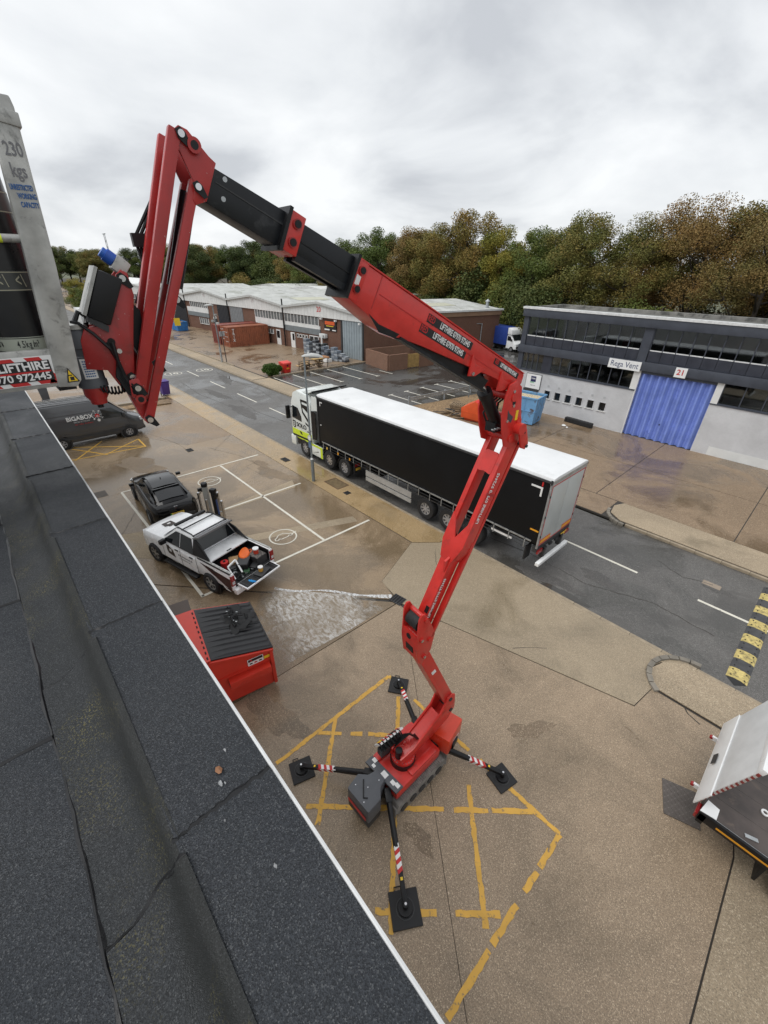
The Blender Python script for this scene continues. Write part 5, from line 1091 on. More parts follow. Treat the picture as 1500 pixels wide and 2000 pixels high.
# low brick bin enclosure with wooden gate
en = thing('brick_enclosure', 'low brown brick bin enclosure with wooden gate beside the car park', 'enclosure', (-36.5,35.5,0))
e0, e1, e2_, e3 = V((-38.9,33.2,0)), V((-34.3,32.4,0)), V((-33.45,38.9,0)), V((-37.9,39.4,0))
def wallseg(p, q, z0, z1, name='brick_wall', m=brick2_m, th=.22):
    return G().bar(tuple(V(p)+V((0,0,(z0+z1)/2))), tuple(V(q)+V((0,0,(z0+z1)/2))), th, z1-z0).build(name, m, en, world=True)
wallseg(e0,e1,0,1.68); g1 = e1.lerp(e2_,.40); g2 = e1.lerp(e2_,.66); wallseg(e1+V((.014,.11,0)),g1,0,1.66); wallseg(g2,e2_,0,1.66); wallseg(e3,e0,0,1.66)
gt = wallseg(g1,g2,.08,1.55,'gate_frame',mat('gate timber',(.36,.23,.08),.8,var=.2,vs=3),.04)
for k in range(9):
    p = g1.lerp(g2,(k+.5)/9)+V((.03,0,0)); G().obox((p.x,p.y,.82),(.018,0,0),(.02,.085,0),(0,0,.72)).build('gate_board', MATS['gate timber'], gt, world=True)
G().obox((g1.x+.09,g1.y+1.1,1.18),(.006,0,0),(.03,.24,0),(0,0,.24)).build('gate_notice', sticker_m, gt, world=True)
G().obox((g1.x+.07,g1.y+.45,1.3),(.006,0,0),(.02,.12,0),(0,0,.12)).build('gate_notice', yel_m, gt, world=True)
# far brick house with two gables, and far left bits
hs_ = thing('brick_house', 'distant brick building with two white gables beyond the lift control box', 'building', (-118,24.5,0))
G().box(-122,-112,24,34,0,5.4).build('wall', brick_m, hs_, world=True)
for k in range(2):
    y0_ = 24+5*k
    G().prism([(-111.9,y0_,5.2),(-111.9,y0_+5,5.2),(-111.9,y0_+2.5,7.0)],(-10.5,0,0)).build('gable_roof', fasc_m, hs_, world=True)
for k in range(3): 
    w_ = G().box(-111.98,-111.9,25+3*k,27+3*k,3.2,4.6).build('window', upvc_m, hs_, world=True); G().box(-111.89,-111.86,25.2+3*k,26.8+3*k,3.3,4.5).build('pane', glass_m, w_, world=True)
# ------------------------------------------------------------------ trees
def leaf_mat(name, cols):
    m, N, L, b = nodes(name)
    g = N.new('ShaderNodeNewGeometry').outputs['Position']
    oi = N.new('ShaderNodeObjectInfo').outputs['Random']
    n1 = noise(N, L, g, .45, 4, .6); n2 = noise(N, L, g, 5.5, 2, .5)
    ad = N.new('ShaderNodeMath'); ad.operation = 'MULTIPLY_ADD'; L.new(oi, ad.inputs[0]); ad.inputs[1].default_value = .22; L.new(n1, ad.inputs[2])
    r = N.new('ShaderNodeValToRGB'); L.new(ramp(N, L, ad.outputs[0], .38, .82), r.inputs[0])
    el = r.color_ramp.elements; el[0].color = (*cols[0],1); el[1].color = (*cols[-1],1)
    for i, c in enumerate(cols[1:-1]): e = el.new((i+1)/(len(cols)-1)); e.color = (*c,1)
    col = mixc(N, L, ramp(N, L, n2, .3, .7), r.outputs[0], mixc(N, L, 1.0, r.outputs[0], (.84,.83,.80), 'MULTIPLY'))
    L.new(col, b.inputs['Base Color']); b.inputs['Roughness'].default_value = .65; setp(b, 'Specular IOR Level', .25); setp(b, 'Transmission Weight', 0)
    MATS[name] = m; return m
lgreen = leaf_mat('green leaves', [(0.078,0.116,0.029),(0.117,0.156,0.036),(0.176,0.177,0.047)])
lolive = leaf_mat('olive autumn leaves', [(0.111,0.133,0.034),(0.182,0.166,0.044),(0.280,0.184,0.052)])
lrust = leaf_mat('rust autumn leaves', [(.150,.135,.042),(.225,.155,.052),(.30,.175,.062)])
lyel = leaf_mat('yellowing leaves', [(0.143,0.170,0.034),(0.273,0.238,0.044),(0.450,0.340,0.058)])
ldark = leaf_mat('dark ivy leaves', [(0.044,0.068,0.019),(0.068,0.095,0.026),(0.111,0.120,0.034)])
bark_m = mat('bark', (.055,.045,.034), .9, var=.3, vs=6, bump=.4)
def leaves(rng, clumps, n, s0, s1, flat=.0):
    vs_ = []; fs_ = []; tot = sum(c[1]**2 for c in clumps)
    for (c, r) in clumps:
        k = int(n*r*r/tot)
        for _ in range(k):
            while True:
                d = V((rng.gauss(0,1),rng.gauss(0,1),rng.gauss(0,1)))
                if d.length > .01: break
            d.normalize(); p = c+V((d.x,d.y,d.z*.8))*r*(rng.random()**.42)
            a = V((rng.uniform(-1,1),rng.uniform(-1,1),rng.uniform(-.6,.6))).normalized(); b = a.cross(V((rng.uniform(-1,1),rng.uniform(-1,1),rng.uniform(-1,1)))).normalized()
            s = rng.uniform(s0,s1); i = len(vs_)
            vs_ += [tuple(p-a*s*.5), tuple(p+b*s*.32), tuple(p+a*s*.5), tuple(p-b*s*.32)]; fs_.append((i,i+1,i+2,i+3))
    return vs_, fs_
def make_tree(seed, h, spread, base, nleaf, s0, s1, thin=0., lm=None):
    rng = random.Random(seed); tk = G(); clumps = []
    top = V((rng.uniform(-.6,.6),rng.uniform(-.6,.6),h*.80)); mid = V((rng.uniform(-.4,.4),rng.uniform(-.4,.4),h*.38))
    tk.tube([(0,0,-.3),(0,0,h*.12),tuple(mid),tuple(mid.lerp(top,.5)),tuple(top)],[h*.022,h*.017,h*.013,h*.008,h*.003],7)
    nl = 13
    for i in range(nl):
        f = .25+.68*i/nl; p0 = V((0,0,0)).lerp(mid, f/.47) if f < .47 else mid.lerp(top,(f-.47)/.53)
        a = i*2.4+rng.uniform(-.5,.5); zf = (p0.z-h*base)/(h*(1-base)); ln = spread*(1.05-.55*max(0,zf))*rng.uniform(.75,1.15)
        q = p0+V((math.cos(a)*ln,math.sin(a)*ln,ln*rng.uniform(.35,.85)))
        if q.z < h*base: q.z = h*base+rng.uniform(0,1.0)
        q.z = min(q.z, h*.93); m_ = p0.lerp(q,.5)+V((0,0,-.25*ln*.3)); tk.tube([tuple(p0),tuple(m_),tuple(q)],[h*.008,h*.005,h*.0025],5)
        clumps.append((q,spread*rng.uniform(.26,.40)))
        for j in range(4):
            e = m_.lerp(q,rng.uniform(.2,1.0))+V((rng.uniform(-1,1),rng.uniform(-1,1),rng.uniform(-.3,.9)))*spread*.42
            if e.z < h*base*.9: continue
            e.z = min(e.z,h*.96); tk.tube([tuple(m_.lerp(q,.5)),tuple(e)],[h*.004,h*.0015],4); clumps.append((e,spread*rng.uniform(.20,.34)))
    clumps.append((top+V((0,0,h*.10)),spread*.33)); clumps.append((top,spread*.36))
    vs_, fs_ = leaves(rng, clumps, nleaf, s0, s1)
    t = tk.mesh('trunk'); t.materials.append(bark_m)
    c = bpy.data.meshes.new('crown'); c.from_pydata(vs_, [], fs_); return t, c
PROTO = [make_tree(1,17,4.8,.20,40000,.13,.28), make_tree(2,17,5.0,.26,40000,.13,.27), make_tree(3,17,5.2,.34,42000,.10,.22), make_tree(4,17,4.4,.16,40000,.13,.28), make_tree(5,17,5.6,.40,40000,.10,.22)]
for _t, _c in PROTO: _c.materials.append(lgreen)
CM = {}
def tree(x, y, h, k, lm, lab, grp=None, rz=0., wide=1.):
    t = thing('deciduous_tree', lab, 'tree', (x,y,-.2), rz, grp)
    tm, cm = PROTO[k]
    key = (k, lm.name)
    for nm, me in (('trunk',tm),('crown',cm)):
        o = bpy.data.objects.new(nm, me); COL.objects.link(o); o.parent = t
        if nm == 'crown': o.material_slots[0].link = 'OBJECT'; o.material_slots[0].material = lm
    t.scale = (h/17*wide,h/17*wide,h/17)
    return t
tl = [(-16.5,66,17.8,4,lrust,'tall rust orange tree with open crown at the right of the tree line'),(-9,63,17.2,2,lrust,'thin orange brown tree cut by the right picture edge'),(-24.5,66,16.6,2,lolive,'open olive tree left of the tall rust orange tree'),
 (-30.5,64,17.0,1,lolive,'olive gold tree above the middle of the grey building roof'),(-37.5,65,15.8,0,lgreen,'round green tree above the left end of the grey building'),(-43.5,67,16.4,3,lyel,'brownish tree between the round green tree and the tallest crown'),
 (-51,66,18.6,1,lolive,'tallest domed brown crown above the middle of the boom'),(-58.5,67,17.2,0,lolive,'dense brown green tree left of the tallest crown'),(-65.5,67,17.0,1,lrust,'golden brown tree above the red boom section'),(-73,66,17.4,3,lgreen,'broad green tree just right of the black boom section'),
 (-82,68,15.6,0,lgreen,'low dark green tree directly behind the boom'),(-91,67,14.6,3,lolive,'golden topped tree under the black boom'),(-100,66,13.6,0,lgreen,'dark green tree behind the white roofs right of the jib'),(-110,67,13.4,1,lolive,'yellow brown tree behind the white roofs near the jib'),
 (-122,68,13.8,3,lgreen,'dark tree seen just right of the jib rails'),(2,64,18,4,lolive,'tree beyond the right picture edge behind the grey building'),(10,66,18,2,lrust,'rust tree far beyond the right end of the grey building')]
for i, (x, y, h, k, lm, lab) in enumerate(tl): tree(x, y, h*1.02, k, lm, lab, 'trees in the belt behind the units', i*1.3, 1.0)
rng = random.Random(5)
for i, (x_, y_, h_) in enumerate(((-3,72,17),(-12.5,73,17.5),(-20.5,74,17),(-6,68.5,16))): tree(x_, y_, h_, (1,0,1,3)[i], (lolive,lolive,lrust,lolive)[i], ['olive tree behind the thin tree at the right picture edge','olive tree behind the tall rust orange tree','bronze tree filling the gap left of the tall rust tree','green brown tree low at the right picture edge'][i], 'trees in the belt behind the units', i*1.1, 1.15)
for i in range(18):
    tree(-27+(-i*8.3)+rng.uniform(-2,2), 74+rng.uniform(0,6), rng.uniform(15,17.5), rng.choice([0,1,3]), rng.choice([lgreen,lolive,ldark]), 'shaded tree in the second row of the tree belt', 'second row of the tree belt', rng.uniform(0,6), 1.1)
for i in range(40):
    tree(-130-i*5.6+rng.uniform(-2,2), 60+rng.uniform(-3,26)-max(0,i-14)*1.7, rng.uniform(14.5,18.0), rng.choice([0,1,3]), rng.choice([lgreen,lgreen,lolive,ldark]), 'distant green tree in the belt beyond the end of the road', 'distant tree belt', rng.uniform(0,6), 1.25)
for i in range(22): tree(-185-i*7+rng.uniform(-3,3), -14+rng.uniform(-4,44), rng.uniform(12,15), rng.choice([0,3]), lgreen, 'distant green tree closing the end of the road', 'trees at the end of the road', rng.uniform(0,6), 1.3)
tree(-104,17.5,6.2,0,lgreen,'small round green tree on the verge left of the control box',None,.4,1.35); tree(-116,19.8,7.6,3,lyel,'yellow green tree in front of the distant brick building',None,1.4,1.25)
# shrubs at the foot of the belt
def bush_mesh(seed, n, s0, s1, w, h):
    rng = random.Random(seed); cl = [(V((rng.uniform(-.7,.7)*w,rng.uniform(-.6,.6)*w,h*rng.uniform(.25,.78))), h*rng.uniform(.22,.36)) for _ in range(13)]
    vs_, fs_ = leaves(rng, cl, n, s0, s1); c = bpy.data.meshes.new('foliage'); c.from_pydata(vs_, [], fs_)
    g = G()
    for c_, r_ in cl[:7]: g.tube([(c_.x*.2,c_.y*.2,-.2),(c_.x*.6,c_.y*.6,c_.z*.5),tuple(c_)],[.09,.06,.02],5)
    t = g.mesh('stem'); t.materials.append(bark_m); return c, t
BM = [bush_mesh(11,15000,.16,.30,3.6,6.5), bush_mesh(12,14000,.16,.30,3.2,5.8), bush_mesh(13,15000,.16,.30,4.0,7.2)]
BC = {}
def bush(x, y, k, lm, lab, grp, sc, rz):
    t = thing('shrub', lab, 'shrub', (x,y,-.2), rz, grp); key = (k,lm.name)
    if key not in BC: c = BM[k][0].copy(); c.materials.clear(); c.materials.append(lm); BC[key] = c
    for nm, me in (('foliage',BC[key]),('stem',BM[k][1])): o = bpy.data.objects.new(nm, me); COL.objects.link(o); o.parent = t
    t.scale = (sc,sc,sc); return t
bush(-31.5,59.5,0,lyel,'yellowing shrub above the grey building roof edge','undergrowth along the belt',.98,.3); bush(-9.5,58.6,1,lyel,'orange yellow shrub above the right end of the grey building','undergrowth along the belt',.9,.8); bush(-15,58.2,0,lyel,'pale shrub above the number 21 board','undergrowth along the belt',.95,.8)
for i in range(27):
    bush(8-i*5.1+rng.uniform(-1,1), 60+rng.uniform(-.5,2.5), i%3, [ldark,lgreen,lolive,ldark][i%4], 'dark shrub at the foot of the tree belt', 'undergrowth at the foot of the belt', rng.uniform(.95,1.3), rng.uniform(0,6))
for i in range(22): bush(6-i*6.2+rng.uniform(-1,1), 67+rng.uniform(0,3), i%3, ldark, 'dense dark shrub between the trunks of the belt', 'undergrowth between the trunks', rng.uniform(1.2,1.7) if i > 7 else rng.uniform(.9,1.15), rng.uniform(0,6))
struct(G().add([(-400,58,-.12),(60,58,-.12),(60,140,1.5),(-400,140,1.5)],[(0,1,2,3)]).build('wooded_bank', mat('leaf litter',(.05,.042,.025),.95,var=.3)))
# clipped hedge bush by the car park
cb_ = thing('box_bush', 'clipped round green bush at the corner of the car park', 'bush', (-40.6,21.75,0))
rng = random.Random(9); cl = [(V((.62*math.cos(k*.9),.70*math.sin(k*.9),.30+.5*((k*7)%10)/10)),.42) for k in range(14)]+[(V((rng.uniform(-.4,.4),rng.uniform(-.4,.4),.80)),.40) for _ in range(5)]
vs_, fs_ = leaves(rng, cl, 9000, .07, .15); cm_ = bpy.data.meshes.new('foliage'); cm_.from_pydata(vs_, [], fs_); cm_.materials.append(leaf_mat('hedge leaves', [(.03,.07,.008),(.05,.10,.012),(.07,.13,.016)])); o = bpy.data.objects.new('foliage', cm_); COL.objects.link(o); o.parent = cb_
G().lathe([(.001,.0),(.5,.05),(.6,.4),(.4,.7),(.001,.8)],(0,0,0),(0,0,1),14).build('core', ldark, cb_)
# earth bed beyond the van
struct(G().prism([(-37.9,3.2,0),(-37.0,3.4,0),(-36.2,10.0,0),(-37.1,10.2,0)],(0,0,.10)).build('planting_bed', dirt_m))
struct(G().box(-38.15,-37.95,3.2,10.2,0,.16).build('bed_edging', kerb_m))
# ------------------------------------------------------------------ vehicles
def paint(name, c, r=.28): return mat(name, c, r, var=.05, vs=1.2, coat=.6, rv=.04)
tyre_m = mat('tyre rubber', (.014,.014,.015), .75, var=.2, vs=12)
alloy_m = mat('alloy rim', (.45,.46,.47), .35, metal=.8)
lamp_red = mat('tail lamp red', (.28,.008,.010), .2, coat=.5); lamp_clear = mat('head lamp', (.55,.57,.58), .12, coat=.6)
def wheel(par, x, y, r, w, rim=.66, spokes=6, side=1, m=None, deep=False):
    """axle along local y; side = +1 when the outside face looks to +y"""
    m = m or alloy_m; ri = r*rim; hw = w/2
    t = G().lathe([(ri,-hw*.8),(ri+.02,-hw),(r*.93,-hw),(r,-hw*.7),(r,hw*.7),(r*.93,hw),(ri+.02,hw),(ri,hw*.8)],(x,y,r),(0,1,0),28).build('wheel', tyre_m, par)
    f = hw*side*.78
    G().lathe([(ri,-hw*.7*side),(ri*.97,f*.55),(ri*.88,f*.62 if not deep else -f*.2),(ri*.3,f*.2 if not deep else -f*.5),(.001,f*.2 if not deep else -f*.5)],(x,y,r),(0,1,0),24).build('rim_dish', dgrey_m if not deep else m, t)
    g = G().ring((x,y+f*.98,r),(0,1,0),ri*.90,ri*1.0,.02,28)
    for k in range(spokes):
        a = 2*math.pi*k/spokes; d = V((math.cos(a),0,math.sin(a))); n_ = V((-d.z,0,d.x)); c = V((x,y+f*.9,r))
        g.prism([c+d*ri*.18-n_*ri*.10, c+d*ri*.95-n_*ri*.15, c+d*ri*.95+n_*ri*.15, c+d*ri*.18+n_*ri*.10],(0,.018*side,0))
    g.cyl((x,y+f*.8,r),(x,y+f*1.05,r),ri*.22,n=14); g.build('rim', m, t)
    return t
def ring_half(x, pts):
    """closed ring from a half profile (y>=0), bottom centre to top centre"""
    return [V((x,y,z)) for y, z in pts]+[V((x,-y,z)) for y, z in reversed(pts) if y > 1e-4]
def arch(par, x, y, r, side, m=black_m):
    G().cyl((x,y-.10*side,r*.86),(x,y+.004*side,r*.86),r*1.16,n=26).build('wheel_arch', m, par)
def linep(par, pts, w, m=ink_m, name='panel_gap'):
    g = G()
    for a, b in zip(pts[:-1],pts[1:]): g.bar(a,b,w,w)
    return g.build(name, m, par)

# ---------------- white pickup with its tailgate down
pk = thing('pickup_truck', 'white double cab pickup with tailgate down and tools in the bed', 'pickup', (-13.65,3.71,0), R(-165.05))
wp = paint('pickup white', (.84,.85,.86)); 
sec = []
for x, zb, zt, w, zs in ((2.66,.50,.92,.62,.75),(2.60,.40,1.02,.80,.80),(2.42,.36,1.10,.89,.86),(2.05,.36,1.16,.92,.92),(1.35,.36,1.22,.925,1.0),(1.15,.36,1.24,.925,1.02),(.2,.36,1.20,.925,1.02),(-.80,.36,1.20,.925,1.02)):
    sec.append(ring_half(x, [(0,zb),(w*.86,zb),(w,zb+.12),(w,zs),(w-.02,zt-.10),(w-.09,zt-.02),(w*.5,zt+.015),(0,zt+.025)]))
body = G().loft(sec).build('body', wp, pk)
G().prism([(2.6,-.45,1.03),(1.35,-.62,1.245),(1.35,-.55,1.25),(2.5,-.38,1.08)],(0,0,.006)).build('bonnet_crease', wp, body)
def cabin(pts_b, pts_t, zb, zt, par, m, name='cabin', bev=.05):
    return G().loft([[V((x,y,zb)) for x, y in pts_b],[V((x,y,zt)) for x, y in pts_t]]).build(name, m, par, bev)
cb = cabin([(1.22,-.80),(1.22,.80),(1.0,.90),(-.80,.90),(-.80,-.90),(1.0,-.90)],[(.42,-.60),(.42,.60),(.28,.70),(-.62,.70),(-.62,-.70),(.28,-.70)],1.18,1.80,pk,wp,bev=.055)
G().prism([(.42,-.58,1.795),(.42,.58,1.795),(-.60,.64,1.795),(-.60,-.64,1.795)],(0,0,.02)).build('roof_panel', wp, cb, .008)
def pane(pts, par, name='window', off=.006, m=glass_m):
    a, b, c = V(pts[0]), V(pts[1]), V(pts[2]); n_ = (b-a).cross(c-a).normalized()
    if n_.dot((a+c)/2-V((0,0,1.0))) < 0: n_ = -n_
    return G().prism([V(p)+n_*.001 for p in pts], tuple(n_*off)).build(name, m, par)
def cside(x, z, s): return (x, s*(.90-(z-1.18)/.62*.20+.004), z)
for s in (1,-1):
    pane([cside(1.02,1.235,s),cside(.32,1.74,s),cside(.09,1.75,s),cside(.09,1.235,s)], cb); pane([cside(.05,1.235,s),cside(.05,1.75,s),cside(-.54,1.74,s),cside(-.70,1.235,s)], cb)
    G().bar(cside(1.0,1.225,s),cside(-.70,1.225,s),.012,.02).build('window_trim', black_m, cb)
    mr_ = G().obox((.88,s*1.02,1.24),(.07,0,0),(0,.11,0),(0,0,.085)).build('door_mirror', black_m, pk, .02)
    for xx in (.07,-.82): linep(body,[(xx,s*.927,.46),(xx,s*.927,1.12),(xx,s*.915,1.2)],.008)
    linep(body,[(1.12,s*.927,.50),(1.12,s*.927,1.12)],.008)
    for xx in (.26,-.56): G().obox((xx,s*.932,1.06),(.09,0,0),(0,.012,0),(0,0,.018)).build('door_handle', black_m, body)
    st = G().obox((.15,s*.97,.34),(.95,0,0),(0,.09,0),(0,0,.035)).build('side_step', black_m, pk, .02)
    rr = G().tube([(.40,s*.60,1.82),(.30,s*.63,1.87),(-.50,s*.66,1.87),(-.62,s*.66,1.82)],.022,8).build('roof_rail', black_m, pk)
    arch(pk,1.75,s*.925,.385,s); arch(pk,-1.47,s*.925,.385,s)
    wheel(pk,1.75,s*.865,.385,.27,.66,6,s); wheel(pk,-1.47,s*.865,.385,.27,.66,6,s)
    G().obox((2.50,s*.66,.92),(.10,-s*.05,0),(.02,s*.16,0),(0,0,.09)).build('headlamp', lamp_clear, pk, .02)
    # bed side, sail panel, rear lamp
    G().prism([(-.82,s*.79,.55),(-.82,s*.925,.55),(-.82,s*.925,1.10),(-.82,s*.88,1.20),(-.82,s*.79,1.20)],(-1.78,0,0)).build('bed_side', wp, pk, .012)
    G().prism([(-1.02,s*.926,1.09),(-2.55,s*.926,1.0),(-2.56,s*.926,.50),(-2.2,s*.926,.62)],(0,s*.003,0)).build('wrap_graphic', mat('dark red wrap',(.045,.008,.010),.35), pk)
    G().prism([(-1.35,s*.93,1.09),(-1.75,s*.93,1.07),(-1.95,s*.93,.90),(-1.75,s*.93,.98)],(0,s*.003,0)).build('wrap_graphic', ink_m, pk)
    G().prism([(-2.02,s*.931,.64),(-2.5,s*.931,.46),(-2.25,s*.931,.46)],(0,s*.003,0)).build('wrap_graphic', sticker_m, pk)
    G().prism([(-.62,s*.71,1.78),(-.66,s*.90,1.22),(-1.50,s*.86,1.215),(-1.42,s*.83,1.26),(-1.02,s*.76,1.62)],(0,-s*.05,0)).build('sail_panel', black_m, pk, .01)
    G().bar((-.86,s*.86,1.215),(-2.56,s*.86,1.215),.07,.03).build('bed_rail', alu_m, pk); G().bar((-.9,s*.905,1.20),(-2.55,s*.905,1.195),.03,.03).build('rail_cap', black_m, pk)
    G().obox((-2.585,s*.86,.93),(.035,0,0),(0,.072,0),(0,0,.20)).build('tail_lamp', lamp_red, pk, .015); G().obox((-2.61,s*.86,.86),(.012,0,0),(0,.05,0),(0,0,.06)).build('reverse_lamp', lamp_clear, pk)
pane([(1.22,-.74,1.24),(1.22,.74,1.24),(.47,.58,1.775),(.47,-.58,1.775)], cb, 'windscreen'); pane([(-.805,-.80,1.26),(-.805,.80,1.26),(-.645,.62,1.74),(-.645,-.62,1.74)], cb, 'rear_window')
G().obox((-.73,0,1.80),(.20,0,-.09),(0,.715,0),(0,0,.035)).build('sports_bar', mat('bar grey',(.17,.17,.175),.5), pk, .015); G().obox((-.60,0,1.85),(.02,0,0),(0,.69,0),(0,0,.012)).build('roof_bar', black_m, pk); G().obox((.02,0,1.875),(.022,0,0),(0,.68,0),(0,0,.014)).build('roof_bar', black_m, pk)
G().obox((.50,0,1.86),(.06,0,.0),(0,.62,0),(0,0,.04)).build('light_bar', black_m, pk, .02); G().obox((.565,0,1.86),(.006,0,0),(0,.5,0),(0,0,.02)).build('light_strip', lamp_clear, pk)
for s in (1,-1): G().cyl((-2.59,s*.0,.5),(-2.59,s*.0,.5001),.001,n=3) if 0 else None
G().box(-2.56,-.82,-.79,.79,.66,.72).build('bed_floor', dgrey_m, pk); G().box(-.90,-.82,-.79,.79,.72,1.20).build('bed_front', dgrey_m, pk)
for s in (1,-1): G().box(-2.54,-.90,s*.79-.012*(s>0),s*.79+.012*(s<0),.72,1.18).build('bed_liner', black_m, pk); G().box(-1.85,-1.1,min(s*.56,s*.78),max(s*.56,s*.78),.72,.95).build('arch_box', black_m, pk, .03)
cv_ = G().box(-1.50,-.84,-.80,.80,1.175,1.212).build('roller_cover', mat('roller silver',(.66,.67,.68),.4), pk); G().box(-1.47,-1.42,-.10,.10,1.212,1.222).build('cover_latch', black_m, cv_)
tg = G().box(-3.10,-2.62,-.74,.74,.69,.75).build('tailgate', wp, pk, .012); G().box(-3.06,-2.64,-.70,.70,.751,.757).build('tailgate_liner', black_m, tg)
for k in range(9): G().box(-3.04,-2.66,-.63+k*.155,-.60+k*.155,.757,.763).build('liner_rib', dgrey_m, tg)
G().obox((-2.66,0,.52),(.09,0,0),(0,.90,0),(0,0,.10)).build('rear_bumper', wp, pk, .03); G().box(-2.5,2.3,-.6,.6,.28,.45).build('underbody', black_m, pk)
G().obox((2.665,0,.72),(.02,0,0),(0,.58,0),(0,0,.13)).build('grille', black_m, pk, .02)
dl = mat('brown logo',(.035,.022,.017),.5)
G().prism([(.84,.930,1.12),(.78,.930,1.08),(.72,.930,1.12),(.66,.930,1.05),(.50,.930,.98),(.42,.930,.68),(.80,.930,.74),(.86,.930,.86)],(0,.003,0)).build('door_logo', dl, body); G().obox((.65,.934,.92),(.07,0,0),(0,.001,0),(0,0,.06)).build('logo_window', sticker_m, body)
G().prism([(2.0,-.05,1.195),(2.05,.30,1.188),(1.75,.34,1.22),(1.70,.22,1.224),(1.62,.25,1.23),(1.60,-.02,1.235)],(0,0,.012)).build('bonnet_logo', dl, body); G().box(1.78,1.86,.08,.20,1.226,1.240).build('logo_window', sticker_m, body)
text('door_lettering', 'B B Brickwork &', .12, dgrey_m, body, (-.18,.9285,.88), (-1,0,0), (0,0,1), sx=.95); text('door_lettering', 'Construction Ltd', .085, mat('letter grey',(.25,.25,.25),.6), body, (-.12,.9285,.76), (-1,0,0), (0,0,1))
pkM = wm(pk)
def onpk(x, y, z): return tuple(pkM @ V((x,y,z)))
t = thing('tool_case', 'bright orange moulded tool case in the pickup bed', 'tool case', onpk(-1.84,-.30,.98), R(-30)); G().loft([[V((a*.34*math.cos(q),.19*a*math.sin(q)*(1+.25*math.cos(q)),z)) for q in [2*math.pi*i/14 for i in range(14)]] for a, z in ((.9,0),(1,.03),(1,.07),(.88,.115))]).build('case_shell', mat('case orange',(.75,.13,.01),.4), t, .01); G().tube([(-.1,.17,.12),(-.08,.24,.14),(.08,.24,.14),(.1,.17,.12)],.014).build('case_handle', MATS['case orange'], t)
t = thing('tool_box', 'black lidded toolbox in the middle of the pickup bed', 'toolbox', onpk(-2.1,-.02,.725), R(-40)); G().box(-.28,.28,-.19,.19,0,.24).build('box_body', ink_m, t, .02); G().box(-.29,.29,-.20,.20,.245,.33).build('box_lid', dgrey_m, t, .03)
t = thing('cardboard_box', 'brown cardboard box beside the toolbox in the pickup bed', 'box', onpk(-1.74,.10,.725), R(-20)); G().box(-.2,.2,-.16,.16,0,.25).build('box_body', mat('cardboard',(.34,.22,.11),.85), t)
t = thing('paint_bucket', 'white lidded bucket with red band standing on the bed crate', 'bucket', onpk(-2.2,-.52,1.06), 0); G().lathe([(.001,0),(.085,0),(.10,.18),(.001,.18)],(0,0,0),(0,0,1),20).build('bucket_body', mat('bucket red',(.6,.06,.03),.4), t); G().cyl((0,0,.18),(0,0,.215),.108,n=20).build('bucket_lid', white_m, t)
t = thing('storage_crate', 'black plastic crate at the far rear corner of the pickup bed', 'crate', onpk(-2.2,-.52,.725), pk.rotation_euler.z); G().box(-.28,.28,-.22,.22,0,.02).build('crate_base', dgrey_m, t); 
for q in ((-.28,.28,-.22,-.20),(-.28,.28,.20,.22),(-.28,-.26,-.20,.20),(.26,.28,-.20,.20)): G().box(*q,.02,.31).build('crate_side', dgrey_m, t)
G().box(-.26,.26,-.20,.20,.02,.325).build('crate_filling', mat('mixed bits',(.12,.11,.10),.7,var=.8,vs=18), t)
t = thing('trestle_frame', 'pale metal trestle lying in the near side of the pickup bed', 'trestle', onpk(-1.75,.42,.80), pk.rotation_euler.z); G().bar((-.35,.2,.32),(-.25,-.2,.34),.05,.05).bar((-.25,-.2,.34),(-.65,-.1,.05),.05,.05).bar((-.35,.2,.32),(-.72,.25,.02),.04,.04).build('trestle_rail', white_m, t)
t = thing('hose_heap', 'heap of dark hoses and clamps near the pickup tail lamp', 'hoses', onpk(-2.35,.45,.73), 0)
rg = random.Random(4); g = G()
for k in range(7): g.tube([(rg.uniform(-.25,.25),rg.uniform(-.2,.2),rg.uniform(.02,.14)) for _ in range(6)],.018)
g.build('hose', black_m, t); G().box(-.2,-.1,-.1,.02,.05,.12).build('clamp', steel_m, t); G().box(.05,.2,.05,.1,.05,.1).build('clamp', steel_m, t)
for k_, (x_, y_, z_, a_, b_, c_, m_, lab_) in enumerate(((-1.9,-.60,.725,.16,.10,.20,dgrey_m,'small dark drill case by the far bed wall'),(-2.42,-.20,.725,.12,.18,.14,ink_m,'low black case by the bed opening'),(-2.38,.12,.725,.10,.12,.10,mat('dull green case',(.03,.09,.04),.6),'small green case near the bed opening'),(-1.95,.30,.725,.14,.10,.16,dgrey_m,'dark grey case beside the metal trestle'),(-2.22,.60,.725,.16,.09,.12,ink_m,'black case against the near bed wall'))):
    t = thing('tool_case', lab_, 'tool case', onpk(x_,y_,z_), pk.rotation_euler.z+.4*k_); G().box(-a_,a_,-b_,b_,0,c_).build('case_shell', m_, t, .012); G().tube([(-a_*.4,b_,c_*.6),(-a_*.35,b_+.03,c_*.7),(a_*.35,b_+.03,c_*.7),(a_*.4,b_,c_*.6)],.008).build('case_handle', steel_m, t)
t = thing('red_can', 'red can beside the orange case in the pickup bed', 'can', onpk(-1.66,.42,.725), 0); G().cyl((0,0,0),(0,0,.32),.13,n=16).build('can_body', redst_m, t); G().cyl((0,0,.32),(0,0,.36),.04,n=10).build('can_cap', ink_m, t)
t = thing('tool_tray', 'flat grey tray lying on the lowered tailgate', 'tray', onpk(-2.86,-.12,.764), pk.rotation_euler.z+.2); G().box(-.17,.17,-.26,.26,0,.06).build('tray_body', dgrey_m, t, .015)
